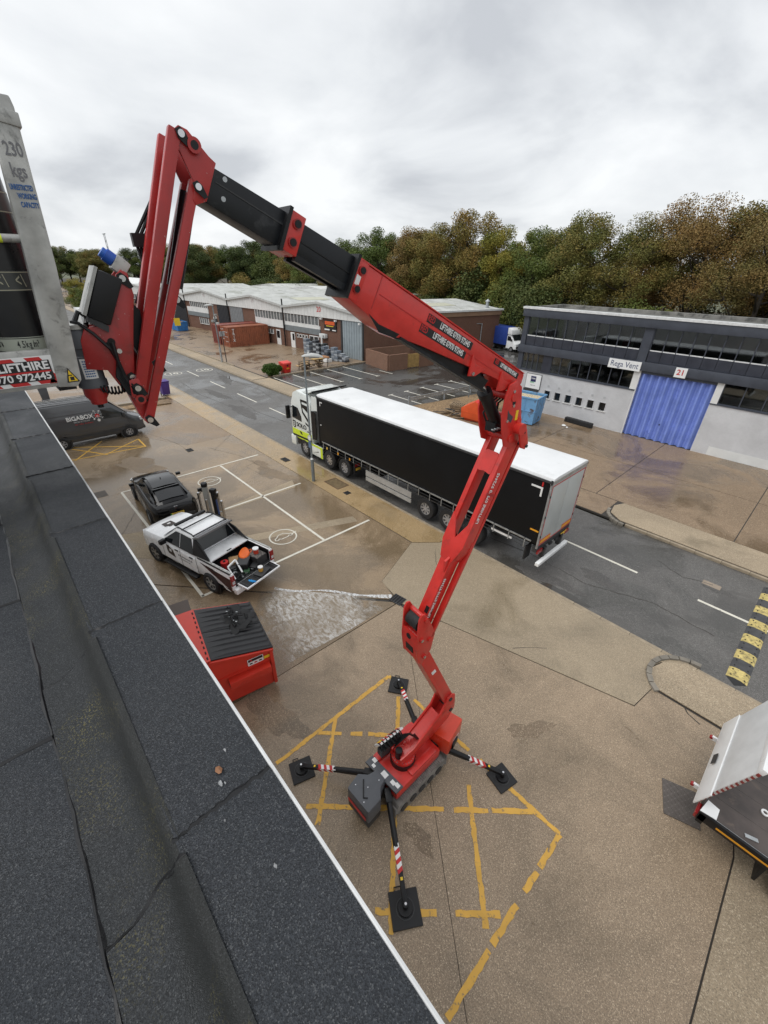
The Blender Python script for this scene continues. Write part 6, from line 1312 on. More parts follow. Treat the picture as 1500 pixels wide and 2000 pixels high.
t = thing('screw_tub', 'yellow tub with white lid on the grey tailgate tray', 'tub', onpk(-2.84,-.10,.826), 0); G().lathe([(.001,0),(.075,0),(.085,.15),(.001,.15)],(0,0,0),(0,0,1),16).build('tub_body', mat('tub yellow',(.62,.36,.06),.5), t); G().cyl((0,0,.15),(0,0,.18),.09,n=16).build('tub_lid', sticker_m, t)
t = thing('work_gloves', 'bright blue crumpled gloves on the lowered tailgate', 'gloves', onpk(-2.92,.42,.763), .4)
g = G()
for dx_, dy_ in ((0,0),(.06,.03)): 
    g.loft([[V((dx_+u,dy_+.04*math.cos(q)*(1-.3*abs(u)/.1),.015+.018*math.sin(q)+.01*math.sin(u*40))) for q in [2*math.pi*i/8 for i in range(8)]] for u in (-.09,-.03,.03,.07)])
    for k in range(4): g.tube([(dx_+.06,dy_-.03+.02*k,.02),(dx_+.11,dy_-.035+.024*k,.025)],.009,5)
g.build('glove_pair', mat('glove blue',(.02,.30,.70),.6), t)

# ---------------- dark hatchback
kc = thing('electric_car', 'glossy dark grey fastback car parked behind the white pickup', 'car', (-19.45,4.02,0), R(177))
kp = mat('car black', (.005,.005,.006), .12, var=.05, vs=1.2, rv=.03, spec=.4)
sec = []
for x, zb, zt, w, zs in ((2.32,.38,.62,.60,.50),(2.26,.26,.74,.78,.55),(2.0,.22,.86,.88,.60),(1.4,.20,.95,.93,.66),(.9,.20,1.0,.94,.70),(0,.20,1.02,.94,.72),(-1.0,.20,1.04,.95,.74),(-1.7,.22,1.06,.94,.76),(-2.1,.26,1.05,.90,.78),(-2.30,.34,1.0,.82,.78),(-2.36,.42,.92,.74,.72)):
    sec.append(ring_half(x, [(0,zb),(w*.88,zb),(w,zb+.12),(w-.01,zs),(w-.05,zt-.10),(w-.12,zt-.02),(w*.5,zt+.01),(0,zt+.02)]))
kb = G().loft(sec).build('body', kp, kc)
rl = []
for x, z, w in ((1.05,1.0,.70),(.75,1.14,.68),(.25,1.42,.60),(-.25,1.53,.58),(-.8,1.53,.58),(-1.35,1.44,.57),(-1.95,1.16,.60),(-2.12,1.05,.62)):
    rl.append([V((x,-w-.16*(1.55-z)/.55*.9,1.0)),V((x,-w,z-.03)),V((x,-w*.6,z+.015)),V((x,0,z+.03)),V((x,w*.6,z+.015)),V((x,w,z-.03)),V((x,w+.16*(1.55-z)/.55*.9,1.0))])
kg = G().loft(rl, closed=False, cap=False).build('cabin', kp, kc)
pane([(1.02,-.64,1.05),(1.02,.64,1.05),(.32,.55,1.42),(.32,-.55,1.42)], kg, 'windscreen', .012)
kgl = mat('car rear glass',(.015,.016,.018),.06,spec=.7)
G().loft([[V((x,-w,z)),V((x,0,z+.03)),V((x,w,z))] for x, z, w in ((-1.38,1.462,.50),(-1.65,1.345,.51),(-1.98,1.188,.52))],closed=False,cap=False).build('rear_window', kgl, kg)
G().obox((-1.36,0,1.485),(.10,0,-.02),(0,.56,0),(0,0,.012)).build('spoiler', kp, kg, .008)
G().loft([[V((x,-w,z)),V((x,0,z+.022)),V((x,w,z))] for x, z, w in ((.24,1.462,.50),(-.3,1.562,.49),(-.8,1.562,.49),(-1.25,1.495,.50))],closed=False,cap=False).build('glass_roof', kgl, kg)
G().box(-.62,-.60,-.02,.02,1.59,1.64).build('roof_fin', ink_m, kg)
for s in (1,-1):
    pane([(.80,s*.795,1.07),(.22,s*.655,1.40),(-.22,s*.635,1.46),(-.22,s*.765,1.07)], kg); pane([(-.28,s*.765,1.07),(-.28,s*.635,1.46),(-.85,s*.635,1.46),(-1.45,s*.68,1.33),(-1.55,s*.77,1.09)], kg)
    for xx in (1.42,-1.48): arch(kc,xx,s*.93,.36,s); wheel(kc,xx,s*.875,.36,.24,.68,5,s)
    G().obox((.72,s*1.02,1.06),(.07,0,0),(0,.10,0),(0,0,.06)).build('door_mirror', kp, kc, .02)
    for xx in (.72,-.25,-1.2): linep(kb,[(xx,s*.948,.35),(xx,s*.945,.75),(xx,s*.90,.98)],.007)
    G().obox((2.12,s*.68,.72),(.10,-s*.06,0),(.02,s*.15,0),(0,0,.03)).build('headlamp', lamp_clear, kc)
lb2 = G(); 
for k in range(10):
    y0_ = -.80+.16*k; y1_ = y0_+.16; f0 = (abs(y0_)/.8)**2; f1 = (abs(y1_)/.8)**2
    lb2.prism([(-2.345+.14*f0,y0_,.86-.10*f0),(-2.345+.14*f1,y1_,.86-.10*f1),(-2.345+.14*f1,y1_,.88-.10*f1),(-2.345+.14*f0,y0_,.88-.10*f0)],(-.016,0,0))
lb2.build('tail_light_bar', mat('chrome red bar',(.22,.10,.10),.2,metal=.5), kc)
np_ = G().obox((-2.385,0,.62),(.008,0,0),(0,.27,0),(0,0,.058)).build('number_plate', mat('plate yellow',(.72,.47,.06),.5), kc); G().obox((-2.395,.245,.62),(.002,0,0),(0,.028,0),(0,0,.056)).build('green_flash', mat('plate green',(.02,.25,.06),.5), np_)
text('plate_lettering', 'NK73 EOX', .085, ink_m, np_, (-2.3955,-.02,.62), (0,-1,0), (0,0,1), bold=.001, ext=.001); text('badge', 'KIA', .07, chrome_m, kb, (-2.352,0,.955), (0,-1,0), (.2,0,1), sx=1.4, bold=.002, ext=.004)
G().obox((-2.34,0,.45),(.03,0,0),(0,.72,0),(0,0,.07)).build('rear_diffuser', dgrey_m, kc, .02)

# ---------------- grey panel van
vn = thing('panel_van', 'dark grey high roof panel van with white and red lettering on its side', 'van', (-31.22,3.6,0), R(90))
vp = paint('van grey', (.058,.060,.064), .22)
sec = []
for x, zb, zt, w, zs in ((2.85,.50,.95,.72,.7),(2.80,.36,1.10,.86,.75),(2.55,.32,1.22,.95,.8),(2.25,.32,1.36,.99,.9),(1.9,.32,1.62,1.0,1.2),(1.45,.32,2.10,1.0,1.5),(1.0,.32,2.46,1.01,1.6),(.55,.32,2.58,1.02,1.6),(-3.05,.32,2.60,1.02,1.6),(-3.15,.36,2.55,1.0,1.6)):
    top_w = w*(.86 if zt > 1.7 else .93)
    sec.append(ring_half(x, [(0,zb),(w*.92,zb),(w,zb+.12),(w,zs*.7),(w-.015,zs),(top_w+.03,zt-.16),(top_w-.03,zt-.05),(top_w-.16,zt),(0,zt+.03)]))
vb = G().loft(sec).build('body', vp, vn)
for s in (1,-1):
    def vs_y(z): return s*(1.004-.115*max(0,(z-1.5)/1.0))
    pane([(1.92,vs_y(1.42),1.42),(1.20,vs_y(1.95)*.985,2.02),(.62,vs_y(2.0),2.03),(.62,vs_y(1.42),1.42)], vb, off=.02)
    for z_ in (.80,1.05): G().bar((2.1,s*1.012,z_),(-3.1,s*1.022,z_),.014,.05).build('side_rib', vp, vb)
    G().bar((2.3,s*1.0,.60),(-3.05,s*1.025,.60),.03,.16).build('sill_cladding', dgrey_m, vb)
    for xx in (1.25 if 0 else 1.95,.55,-.75): linep(vb,[(xx,s*1.012,.45),(xx,s*1.016,1.5)],.01)
    for z_ in (1.98,2.18,2.36): G().bar((.4,s*(.965-.08*(z_-1.98)/.38),z_),(-3.05,s*(.985-.10*(z_-1.98)/.38),z_),.012,.03).build('roof_rib', vp, vb)
    for xx in (1.82,-1.82): arch(vn,xx,s*1.0,.36,s); G().ring((xx,s*1.005,.34),(0,1,0),.42,.50,.03,30).build('arch_trim', dgrey_m, vn); wheel(vn,xx,s*.955,.35,.24,.60,6,s,mat('steel wheel',(.42,.42,.43),.5,metal=.4))
    G().obox((1.75,s*1.16,1.52),(.06,0,0),(0,.12,0),(0,0,.17)).build('door_mirror', dgrey_m, vn, .03)
    G().obox((2.72,s*.72,1.02),(.12,-s*.05,-.02),(.03,s*.14,0),(0,0,.10)).build('headlamp', lamp_clear, vn, .03)
pane([(2.02,-.82,1.50),(2.02,.82,1.50),(1.18,.74,2.36),(1.18,-.74,2.36)], vb, 'windscreen', .03)
G().obox((2.86,0,.72),(.02,0,0),(0,.6,0),(0,0,.16)).build('grille', ink_m, vn, .02); G().obox((2.80,0,.45),(.06,0,0),(0,.86,0),(0,0,.10)).build('front_bumper', dgrey_m, vn, .03)
for k in range(5): G().box(-2.9,.3,-.72+k*.34,-.66+k*.34,2.625,2.645).build('roof_rib', vp, vb)
text('van_lettering', 'BIGABOX', .34, sticker_m, vb, (-.55,-.995,1.72), (1,0,0), (0,.12,1), bold=.008, sx=.95, ext=.012); text('van_lettering', 'PRODUCTIONS', .12, mat('letter pale',(.5,.5,.5),.5), vb, (-.50,-1.008,1.50), (1,0,0), (0,.1,1), ext=.012); text('van_lettering', 'Film  Video  Production', .10, redst_m, vb, (-.42,-1.013,1.36), (1,0,0), (0,.1,1), ext=.012)
lg2 = G().cyl((.36,-1.005,1.68),(.36,-.96,1.68),.13,n=18).build('logo_hub', redst_m, vb)
for a, r_, q in ((110,.30,.075),(60,.30,.05),(15,.33,.05),(-30,.32,.045),(-85,.28,.085),(-140,.26,.05),(170,.30,.045)):
    px_, pz_ = .36+r_*math.cos(R(a)), 1.68+r_*math.sin(R(a))*.95; yy_ = 1.004-.115*max(0,(pz_-1.5)); g = G().cyl((px_,-yy_-.012,pz_),(px_,-yy_+.05,pz_),q,n=12); g.build('logo_dot', sticker_m, lg2); G().bar((.36,-1.003,1.68),(px_,-yy_-.004,pz_),.012,.015).build('logo_spoke', sticker_m, lg2)
# hidden ladder-like shapes below the van
G().box(-2.8,2.2,-.7,.7,.25,.45).build('underbody', black_m, vn)

# ---------------- curtain trailer
TY0, TY1, TX0, TX1 = 12.30, 14.86, -18.57, -5.06
tl_ = thing('curtain_trailer', 'long black curtain sided trailer with white roof on the road', 'trailer', (-11.8,13.58,0))
def Tt(g, name, m, par=None, bevel=0): return g.build(name, m, par or tl_, bevel, world=True)
curt = mat('black curtain', (.0075,.0078,.0085), .5, var=.12, vs=.7, bump=.25, bs=1.6, spec=.18)
Tt(G().box(TX0+.05,TX1-.08,TY0+.02,TY1-.02,1.36,3.86), 'curtain', curt, bevel=.015)
Tt(G().prism([(TX0,TY0+.02,3.86),(TX0,TY0+.06,3.96),(TX0,TY0+.30,3.99),(TX0,TY1-.30,3.99),(TX0,TY1-.06,3.96),(TX0,TY1-.02,3.86)],(TX1-TX0,0,0)), 'roof', mat('trailer roof white',(.70,.71,.715),.5,var=.04,vs=1,dirt=(.58,.59,.59),dv=.62,ds=1.3), bevel=.01)
for y_ in (TY0,TY1): Tt(G().box(TX0,TX1,y_-.025,y_+.025,3.80,3.87), 'cant_rail', dgrey_m)
for s, y_ in ((-1,TY0-.012),(1,TY1+.012)):
    Tt(G().box(TX0+.35,TX1-.28,y_-.012,y_+.012,1.40,1.46), 'side_rave', steel_m); Tt(G().box(TX0+.35,TX1-.4,y_-.008,y_+.008,1.08,1.10).box(TX0+.35,TX1-.4,y_-.008,y_+.008,1.23,1.25), 'strap_rail', dgrey_m)
    for k in range(20): x_ = TX0+.45+k*.66; Tt(G().box(x_-.016,x_+.016,y_-.012,y_+.012,1.06,1.46), 'buckle_strap', steel_m)
for x_ in (TX0+.02,TX1-.07):
    for y_ in (TY0,TY1-.06): Tt(G().box(x_,x_+.06,y_,y_+.06,1.2,3.9), 'corner_pillar', steel_m if x_ > -10 else dgrey_m)
wl = sticker_m
Tt(G().box(TX0+.30,TX0+.52,TY0-.001,TY0+.021,3.60,3.64).box(TX0+.30,TX0+.34,TY0-.001,TY0+.021,3.42,3.60), 'corner_mark', wl); Tt(G().box(TX1-.72,TX1-.30,TY0-.001,TY0+.021,3.50,3.56).box(TX1-.36,TX1-.30,TY0-.001,TY0+.021,3.22,3.50), 'corner_mark', wl); Tt(G().box(TX1-.36,TX1-.31,TY0-.001,TY0+.021,3.60,3.76), 'corner_mark', redst_m)
Tt(G().box(TX1-.42,TX1-.10,TY0-.001,TY0+.021,1.86,1.91), 'side_marker', mat('amber',(.75,.33,.02),.4)); Tt(G().box(TX0+.25,TX0+.33,TY0-.001,TY0+.021,2.35,2.39), 'corner_mark', wl)
for k in range(3): Tt(G().box(TX0+.75+1.0*k,TX0+.85+1.0*k,TY0-.032,TY0-.02,1.12,1.24), 'side_lamp', MATS['amber'] if k else mat('warm lamp',(.75,.5,.1),.3))
# rear doors
door_g = mat('trailer door grey', (.44,.465,.46), .4, var=.06, vs=1)
for y0_, y1_ in ((TY0+.06,(TY0+TY1)/2-.006),((TY0+TY1)/2+.006,TY1-.06)):
    d_ = Tt(G().box(TX1-.07,TX1-.01,y0_,y1_,1.28,3.74), 'rear_door', door_g, bevel=.008)
    for z_ in (1.7,2.5,3.3): yy_ = y0_ if y0_ < 13 else y1_; Tt(G().box(TX1-.012,TX1+.006,yy_-.03,yy_+.03,z_-.04,z_+.04), 'door_hinge', dgrey_m, d_)
Tt(G().box(TX1-.09,TX1+.0,TY0,TY1,3.74,3.90), 'door_header', steel_m)
rr_ = mat('reflective red', (.45,.03,.03), .4)
Tt(G().box(TX1-.012,TX1-.004,TY0+.07,TY1-.07,3.66,3.70).box(TX1-.012,TX1-.004,TY0+.07,TY1-.07,1.30,1.34).box(TX1-.012,TX1-.004,TY0+.07,TY0+.11,1.34,3.66).box(TX1-.012,TX1-.004,TY1-.11,TY1-.07,1.34,3.66), 'reflective_tape', rr_)
for y0_, y1_ in ((TY0+.14,TY0+.85),(TY1-.85,TY1-.14)): Tt(G().box(TX1-.009,TX1+.002,y0_,y1_,1.38,1.52), 'chevron_board', MATS['amber']); Tt(G().box(TX1-.009,TX1+.003,y0_,y1_,1.365,1.38).box(TX1-.009,TX1+.003,y0_,y1_,1.52,1.535), 'chevron_edge', rr_)
Tt(G().box(TX1-.2,TX1-.03,TY0+.02,TY1-.02,1.02,1.26), 'rear_frame', dgrey_m); Tt(G().box(TX1+.06,TX1+.20,TY0-.02,TY1-.35,.52,.66), 'under_run_bar', white_m, bevel=.01); 
for y_ in (TY0+.5,TY1-.8): Tt(G().box(TX1-.1,TX1+.08,y_,y_+.1,.6,1.05), 'bar_bracket', dgrey_m)
for y_ in (TY0+.08,TY1-.42): Tt(G().box(TX1-.04,TX1+.03,y_,y_+.34,.94,1.07), 'tail_lamp', lamp_red)
for k in range(4): Tt(G().box(TX1-.02,TX1+.05,TY0+.5+k*.42,TY0+.7+k*.42,.98,1.06), 'buffer', rub_m)
Tt(G().box(TX1+.0,TX1+.02,TY1-.75,TY1-.3,1.0,1.09), 'number_plate', MATS['plate yellow'])
Tt(G().box(TX0+.5,TX1-.1,TY0+.55,TY0+.75,.95,1.36).box(TX0+.5,TX1-.1,TY1-.75,TY1-.55,.95,1.36), 'chassis_rail', black_m)
Tt(G().box(-14.55,-11.35,TY0+.03,TY0+.08,.42,.62).box(-14.55,-11.35,TY0+.03,TY0+.08,.68,.98), 'side_guard', mat('guard alloy',(.42,.42,.41),.5,metal=.3)); Tt(G().box(-14.55,-11.35,TY1-.08,TY1-.03,.42,.95), 'side_guard', steel_m)
Tt(G().box(-14.6,-14.4,TY0+.1,TY1-.1,.35,1.3), 'landing_leg', black_m)
def Wt(par, x, y, r, w, side, rim=.56, deep=True, m=None):
    M = wm(par); q = M.inverted() @ V((x,y,0)); return wheel(par, q.x, q.y, r, w, rim, 8, side, m or mat('truck wheel',(.40,.40,.41),.45,metal=.5), deep)
for x_ in (-10.45,-9.14,-7.83): Wt(tl_,x_,TY0+.20,.51,.38,-1); Wt(tl_,x_,TY1-.20,.51,.38,1)
for x_ in (-10.45,-9.14,-7.83): Tt(G().box(x_-.62,x_+.62,TY0+.05,TY0+.45,1.06,1.10), 'mudguard', black_m)
Tt(G().box(TX1-.5,TX1-.44,TY0+.1,TY0+.5,.45,1.05), 'mud_flap', rub_m)
Tt(G().box(-7.0,-6.1,TY0+.00,TY0+.02,1.12,1.22), 'maker_plate', sticker_m)
# ---------------- tractor unit
tu = thing('lorry_tractor', 'white and lime green lorry cab coupled to the black trailer', 'lorry', (-18.6,13.58,0), math.pi)
def Tu(g, name, m, par=None, bevel=0): return g.build(name, m, par or tu, bevel, world=True)
cabw = paint('cab white', (.70,.74,.72), .3)
CX0, CX1 = -21.35, -19.28
pr = [(CX1,.95),(CX1,3.30),(CX1-.35,3.72),(-20.55,3.80),(-21.0,3.62),(-21.30,2.95),(-21.38,1.9),(-21.36,1.0),(-21.2,.95)]
cabb = Tu(G().prism([(x,TY0+.03,z) for x, z in pr],(0,2.48,0)), 'cab_body', cabw, bevel=.07)
for ya_, d_ in ((TY0+.10,.05),(TY1-.15,-.05)): Tu(G().prism([(CX1+.0,ya_,2.9),(CX1+.55,ya_+(.06 if d_ > 0 else -.06),3.0),(CX1+.55,ya_+(.06 if d_ > 0 else -.06),3.75),(CX1+.1,ya_,3.72)],(0,d_,0)), 'side_fairing', cabw)
Tu(G().prism([(CX1+.02,TY0+.06,1.3),(CX1+.42,TY0+.06,1.3),(CX1+.42,TY0+.06,2.9),(CX1+.02,TY0+.06,2.9)],(0,.04,0)), 'side_fairing', black_m)
g = G(); g.bar((CX1-.35,TY0+.15,3.72),(CX1+.15,TY0+.15,3.98),.06,.05); g.bar((CX1+.15,TY0+.15,3.98),(CX1+.15,TY1-.15,3.98),.10,.05); g.bar((CX1-.35,TY1-.15,3.72),(CX1+.15,TY1-.15,3.98),.06,.05)
Tu(G().prism([(-20.9,TY0+.2,3.72),(CX1-.3,TY0+.12,3.85),(CX1+.18,TY0+.12,4.02),(CX1+.18,TY0+.12,3.97),(CX1-.3,TY0+.12,3.78)],(0,2.32,0)), 'roof_deflector', cabw, bevel=.02)
Tu(G().box(CX1+.16,CX1+.20,TY0+.1,TY1-.1,3.93,4.01), 'deflector_edge', black_m)
# near side door glass and graphics (seen face looks to the yard)
def face(pts, m, name, off=.0, par=None, th=.012): return Tu(G().prism([(x,TY0+.03-off,z) for x, z in pts],(0,-th,0)), name, m, par or cabb)
face([(-21.22,2.12),(-21.12,2.85),(-20.55,2.80),(-20.25,2.35),(-20.25,2.05)], glass_m, 'side_window'); face([(-20.12,3.12),(-19.45,3.10),(-19.45,2.70),(-20.05,2.95)], glass_m, 'rear_window')
face([(-20.22,3.35),(-20.12,3.35),(-20.02,2.72),(-19.42,2.25),(-19.42,2.05),(-20.12,2.62)], ink_m, 'cab_graphic'); face([(-20.22,3.38),(-19.42,3.38),(-19.42,3.24),(-20.14,3.26)], ink_m, 'cab_graphic'); face([(-19.85,2.12),(-19.42,1.98),(-19.42,1.86),(-19.85,2.02)], ink_m, 'cab_graphic')
face([(-21.32,1.46),(-19.32,1.50),(-19.32,1.18),(-21.32,1.12)], lime_m, 'cab_stripe'); face([(-21.32,1.12),(-19.32,1.18),(-19.32,1.06),(-21.32,1.0)], ink_m, 'cab_graphic', .002); face([(-20.9,1.0),(-19.32,1.06),(-19.32,.96),(-20.7,.96)], lime_m, 'cab_stripe', .003)
text('cab_lettering', 'SOLO', .36, ink_m, cabb, (-20.30,TY0+.010,1.78), (1,0,0), (0,0,1), world=True, bold=.004, sx=1.1, ext=.004); face([(-21.22,1.95),(-20.92,1.95),(-20.92,1.62),(-21.07,1.50),(-21.22,1.62)], ink_m, 'shield_logo', .003); face([(-21.16,1.88),(-20.98,1.88),(-20.98,1.66),(-21.07,1.58),(-21.16,1.66)], cabw, 'shield_field', .014); text('shield_letter', 'S', .26, ink_m, cabb, (-21.07,TY0+.0,1.74), (1,0,0), (0,0,1), world=True, bold=.006)
face([(-20.55,1.44),(-20.32,1.42),(-20.25,1.24),(-20.42,1.28)], ink_m, 'cab_graphic', .004); face([(-19.75,1.62),(-19.57,1.62),(-19.57,1.58),(-19.75,1.58)], ink_m, 'door_handle', .004)
Tu(G().prism([(-21.39,TY0+.2,2.0),(-21.39,TY1-.2,2.0),(-21.12,TY1-.25,3.1),(-21.12,TY0+.25,3.1)],(-.03,0,0)), 'windscreen', glass_m)
Tu(G().box(-21.55,-21.05,TY0-.0,TY0+.3,.40,.98), 'bumper_corner', cabw, bevel=.05); Tu(G().box(-21.55,-21.15,TY0+.3,TY1-.02,.35,.95), 'front_bumper', cabw, bevel=.05); Tu(G().box(-21.4,-21.1,TY0+.02,TY0+.05,.5,.75), 'bumper_step', black_m)
Tu(G().obox((-21.30,TY0-.20,2.45),(.07,0,0),(0,.12,0),(0,0,.38)), 'door_mirror', black_m, bevel=.03); Tu(G().bar((-21.15,TY0+.05,2.75),(-21.28,TY0-.15,2.7),.04,.04), 'mirror_arm', black_m)
Tu(G().box(-21.0,-19.2,TY0+.1,TY1-.1,.55,.96), 'chassis_front', black_m); Tu(G().box(-19.3,-15.6,TY0+.75,TY1-.75,.6,1.0), 'chassis_rail', black_m)
Tu(G().prism([(-20.62,TY0+.02,.72),(-20.45,TY0+.02,1.04),(-19.70,TY0+.02,1.04),(-19.53,TY0+.02,.72),(-19.60,TY0+.02,.72),(-19.76,TY0+.02,.97),(-20.38,TY0+.02,.97),(-20.55,TY0+.02,.72)],(0,.4,0)), 'wheel_arch', black_m)
sk_ = Tu(G().box(-19.42,-18.35,TY0+.06,TY0+.12,.32,.98), 'side_skirt', cabw, bevel=.01); Tu(G().box(-19.42,-18.35,TY0+.048,TY0+.06,.86,.98).box(-18.55,-18.35,TY0+.048,TY0+.06,.32,.86), 'skirt_stripe', lime_m, sk_); Tu(G().prism([(-19.3,TY0+.05,.45),(-18.75,TY0+.05,.66),(-18.72,TY0+.05,.62)],(0,.01,0)), 'skirt_graphic', ink_m, sk_)
Tu(G().box(-19.42,-18.35,TY0+.13,TY0+.9,.35,.95), 'fuel_tank', black_m)
for x_, rm in ((-20.07,None),(-17.68,mat('chrome rim',(.55,.55,.56),.3,metal=.8)),(-16.30,None)):
    for y_, s in ((TY0+.17,1),(TY1-.17,-1)): Wt(tu,x_,y_,.51,.34,s,.56,x_ == -16.30,rm)
for x_ in (-17.68,-16.30): 
    for y_ in (TY0+.02,TY1-.5): Tu(G().prism([(x_+.62*math.cos(R(a)),y_,.50+.60*math.sin(R(a))) for a in range(10,171,20)]+[(x_+.58*math.cos(R(a)),y_,.50+.56*math.sin(R(a))) for a in range(170,9,-20)],(0,.48,0)), 'mudguard', black_m)
Tu(G().box(-15.62,-15.55,TY0+.1,TY0+.55,.45,1.0), 'mud_flap', rub_m); Tu(G().box(-15.55,-15.52,TY0+.15,TY0+.45,.78,.92), 'tail_lamp', lamp_red); Tu(G().box(-15.55,-15.525,TY0+.2,TY0+.5,.55,.68), 'number_plate', MATS['plate yellow'])

# ---------------- white Luton van by the back of the units
lv = thing('luton_van', 'white Luton van with blue load box parked at the back of the car park', 'van', (-33.9,55.6,0), R(-12))
G().box(-3.6,.35,-1.05,1.05,.75,3.0).build('load_box', mat('box blue',(.02,.05,.24),.45), lv, .02); G().prism([(.35,-1.0,2.15),(1.15,-1.0,2.15),(1.05,-1.0,2.75),(.7,-1.0,3.0),(.35,-1.0,3.02)],(0,2.0,0)).build('luton_head', white_m, lv, .08)
sec = [ring_half(x, [(0,.4),(w,.4),(w+.02,.9),(w,zt-.3),(w-.08,zt-.05),(0,zt)]) for x, zt, w in ((2.1,1.05,.8),(1.95,1.25,.9),(1.45,1.45,.93),(.95,2.15,.92),(.3,2.18,.94))]
lb3 = G().loft(sec).build('cab', white_m, lv); pane([(1.52,-.75,1.48),(1.52,.75,1.48),(1.0,.72,2.1),(1.0,-.72,2.1)], lb3, 'windscreen', .02)
for s in (1,-1): pane([(1.35,s*.95,1.4),(.95,s*.93,1.95),(.45,s*.94,1.95),(.45,s*.95,1.4)], lb3, 'side_window', .02); wheel(lv,1.35,s*.90,.34,.22,.6,5,s,MATS['steel wheel']); wheel(lv,-2.2,s*.90,.34,.22,.6,5,s,MATS['steel wheel']); G().obox((2.08,s*.66,.95),(.05,0,0),(0,.16,0),(0,0,.1)).build('headlamp', lamp_clear, lv); G().obox((1.35,s*1.1,1.5),(.06,0,0),(0,.1,0),(0,0,.14)).build('door_mirror', ink_m, lv)
G().box(-3.6,2.0,-.8,.8,.35,.75).build('chassis', black_m, lv); G().obox((2.12,0,.62),(.03,0,0),(0,.85,0),(0,0,.14)).build('bumper', dgrey_m, lv, .03)

# ---------------- flatbed with folding tail ramp at the right
fb = thing('flatbed_lorry', 'flatbed lorry with brown deck and raised white tail ramp at the right', 'lorry', (4.2,8.25,0))
def Fb(g, name, m, par=None, bevel=0): return g.build(name, m, par or fb, bevel, world=True)
DZ = 1.15; FY0, FY1 = 7.0, 9.5
ply = mat('phenolic ply deck', (.070,.056,.051), .42, var=.3, vs=2.2, dirt=(.14,.105,.085), dv=.58, ds=2.5)
for k in range(5): 
    y0_ = FY0+.06+k*(FY1-FY0-.12)/5; Fb(G().box(1.32,7.2,y0_+.002,y0_+(FY1-FY0-.12)/5-.002,DZ-.04,DZ), 'deck_board', ply)
for y_ in (FY0,FY1-.055): Fb(G().box(1.30,7.2,y_,y_+.055,DZ-.20,DZ+.012), 'side_rave', black_m, bevel=.004)
Fb(G().box(1.6,7.2,FY0-.006,FY0,DZ-.13,DZ-.09), 'reflective_strip', MATS['amber']); Fb(G().box(1.30,7.2,FY0+.05,FY0+.056,DZ+.002,DZ+.014), 'rave_edge', steel_m)
for k in range(7): x_ = 2.05+k*.72; Fb(G().obox((x_,FY0+.20,DZ+.012),(.09,.03,0),(-.012,.03,0),(0,0,.008)), 'lashing_ring', steel_m)
Fb(G().box(1.5,7.2,FY0+.75,FY0+.95,.75,DZ-.04).box(1.5,7.2,FY1-.95,FY1-.75,.75,DZ-.04), 'chassis_rail', black_m); Fb(G().box(1.32,1.42,FY0,FY1,DZ-.28,DZ-.02), 'rear_beam', black_m)
for y_ in (FY0+.02,FY1-.32): Fb(G().box(1.26,1.32,y_,y_+.26,DZ-.24,DZ-.10), 'tail_lamp', lamp_red, bevel=.01)
for x_ in (3.05,6.6): 
    for y_, s in ((FY0+.30,-1),(FY1-.30,1)): Wt(fb,x_,y_,.42,.28,s,.55,True)
Fb(G().box(2.35,3.75,FY0+.06,FY0+.5,.88,.93).box(2.35,2.40,FY0+.06,FY0+.5,.40,.88), 'mudguard', black_m)
# tail ramp leaning over the deck
def rp_(u, y, d=0.): return (1.24+.40*u-.95*d*1.0, y, 1.12+1.55*u+.26*d)
def ramp_(u0, u1, y0, y1, d0, d1): return G().add([rp_(u,y,d) for d in (d0,d1) for u, y in ((u0,y0),(u1,y0),(u1,y1),(u0,y1))],[(3,2,1,0),(4,5,6,7),(0,1,5,4),(1,2,6,5),(2,3,7,6),(3,0,4,7)])
rm_ = Fb(ramp_(.0,.96,FY0+.22,FY1-.05,.0,.05), 'tail_ramp', mat('ramp pale grey',(.64,.65,.65),.5,var=.06), bevel=.008)
Fb(ramp_(.96,1.04,FY0+.22,FY1-.05,-.03,.06), 'ramp_lip', white_m, rm_, .006); Fb(ramp_(.0,.30,FY0+.10,FY1-.05,.05,.075), 'ramp_base', white_m, rm_, .004)
g = G()
for i in range(9):
    for j in range(34): 
        u = .70+.026*i; y_ = FY0+.30+j*.062; c = V(rp_(u,y_,-.004)); g.obox(c,(.010,.0,.026),(0,.010,0),(.003,0,-.001))
Fb(g, 'tread_stud', white_m, rm_); Fb(ramp_(.46,.47,FY0+.22,FY1-.05,-.004,.0), 'ramp_joint', dgrey_m, rm_)
for k in range(26):
    u0, u1 = k/26, (k+1)/26; Fb(ramp_(u0*.96,u1*.96,FY0+.195,FY0+.22,-.005,.035), 'hazard_edge', mat('dull red edge',(.22,.03,.025),.6) if k % 2 else mat('dull white edge',(.42,.40,.38),.6), rm_)
Fb(G().obox(tuple(V(rp_(.15,FY0+1.15,.103))),(.02,0,.055),(0,.13,0),(.004,0,-.002)), 'ramp_label', dgrey_m, rm_)
for y_ in (FY0+.62,FY1-.45): Fb(G().box(1.10,1.24,y_,y_+.05,.90,1.0), 'ramp_bracket', white_m, rm_); Fb(G().cyl((1.09,y_-.01,.95),(1.09,y_+.06,.95),.032,n=12), 'ramp_lamp', lamp_red, rm_)
Fb(G().prism([(1.30,FY0+.02,DZ+.012),(1.55,FY0+.06,DZ+.012),(1.55,FY0+.30,DZ+.012),(1.36,FY0+.34,DZ+.012)],(0,0,.012)), 'hinge_plate', white_m)
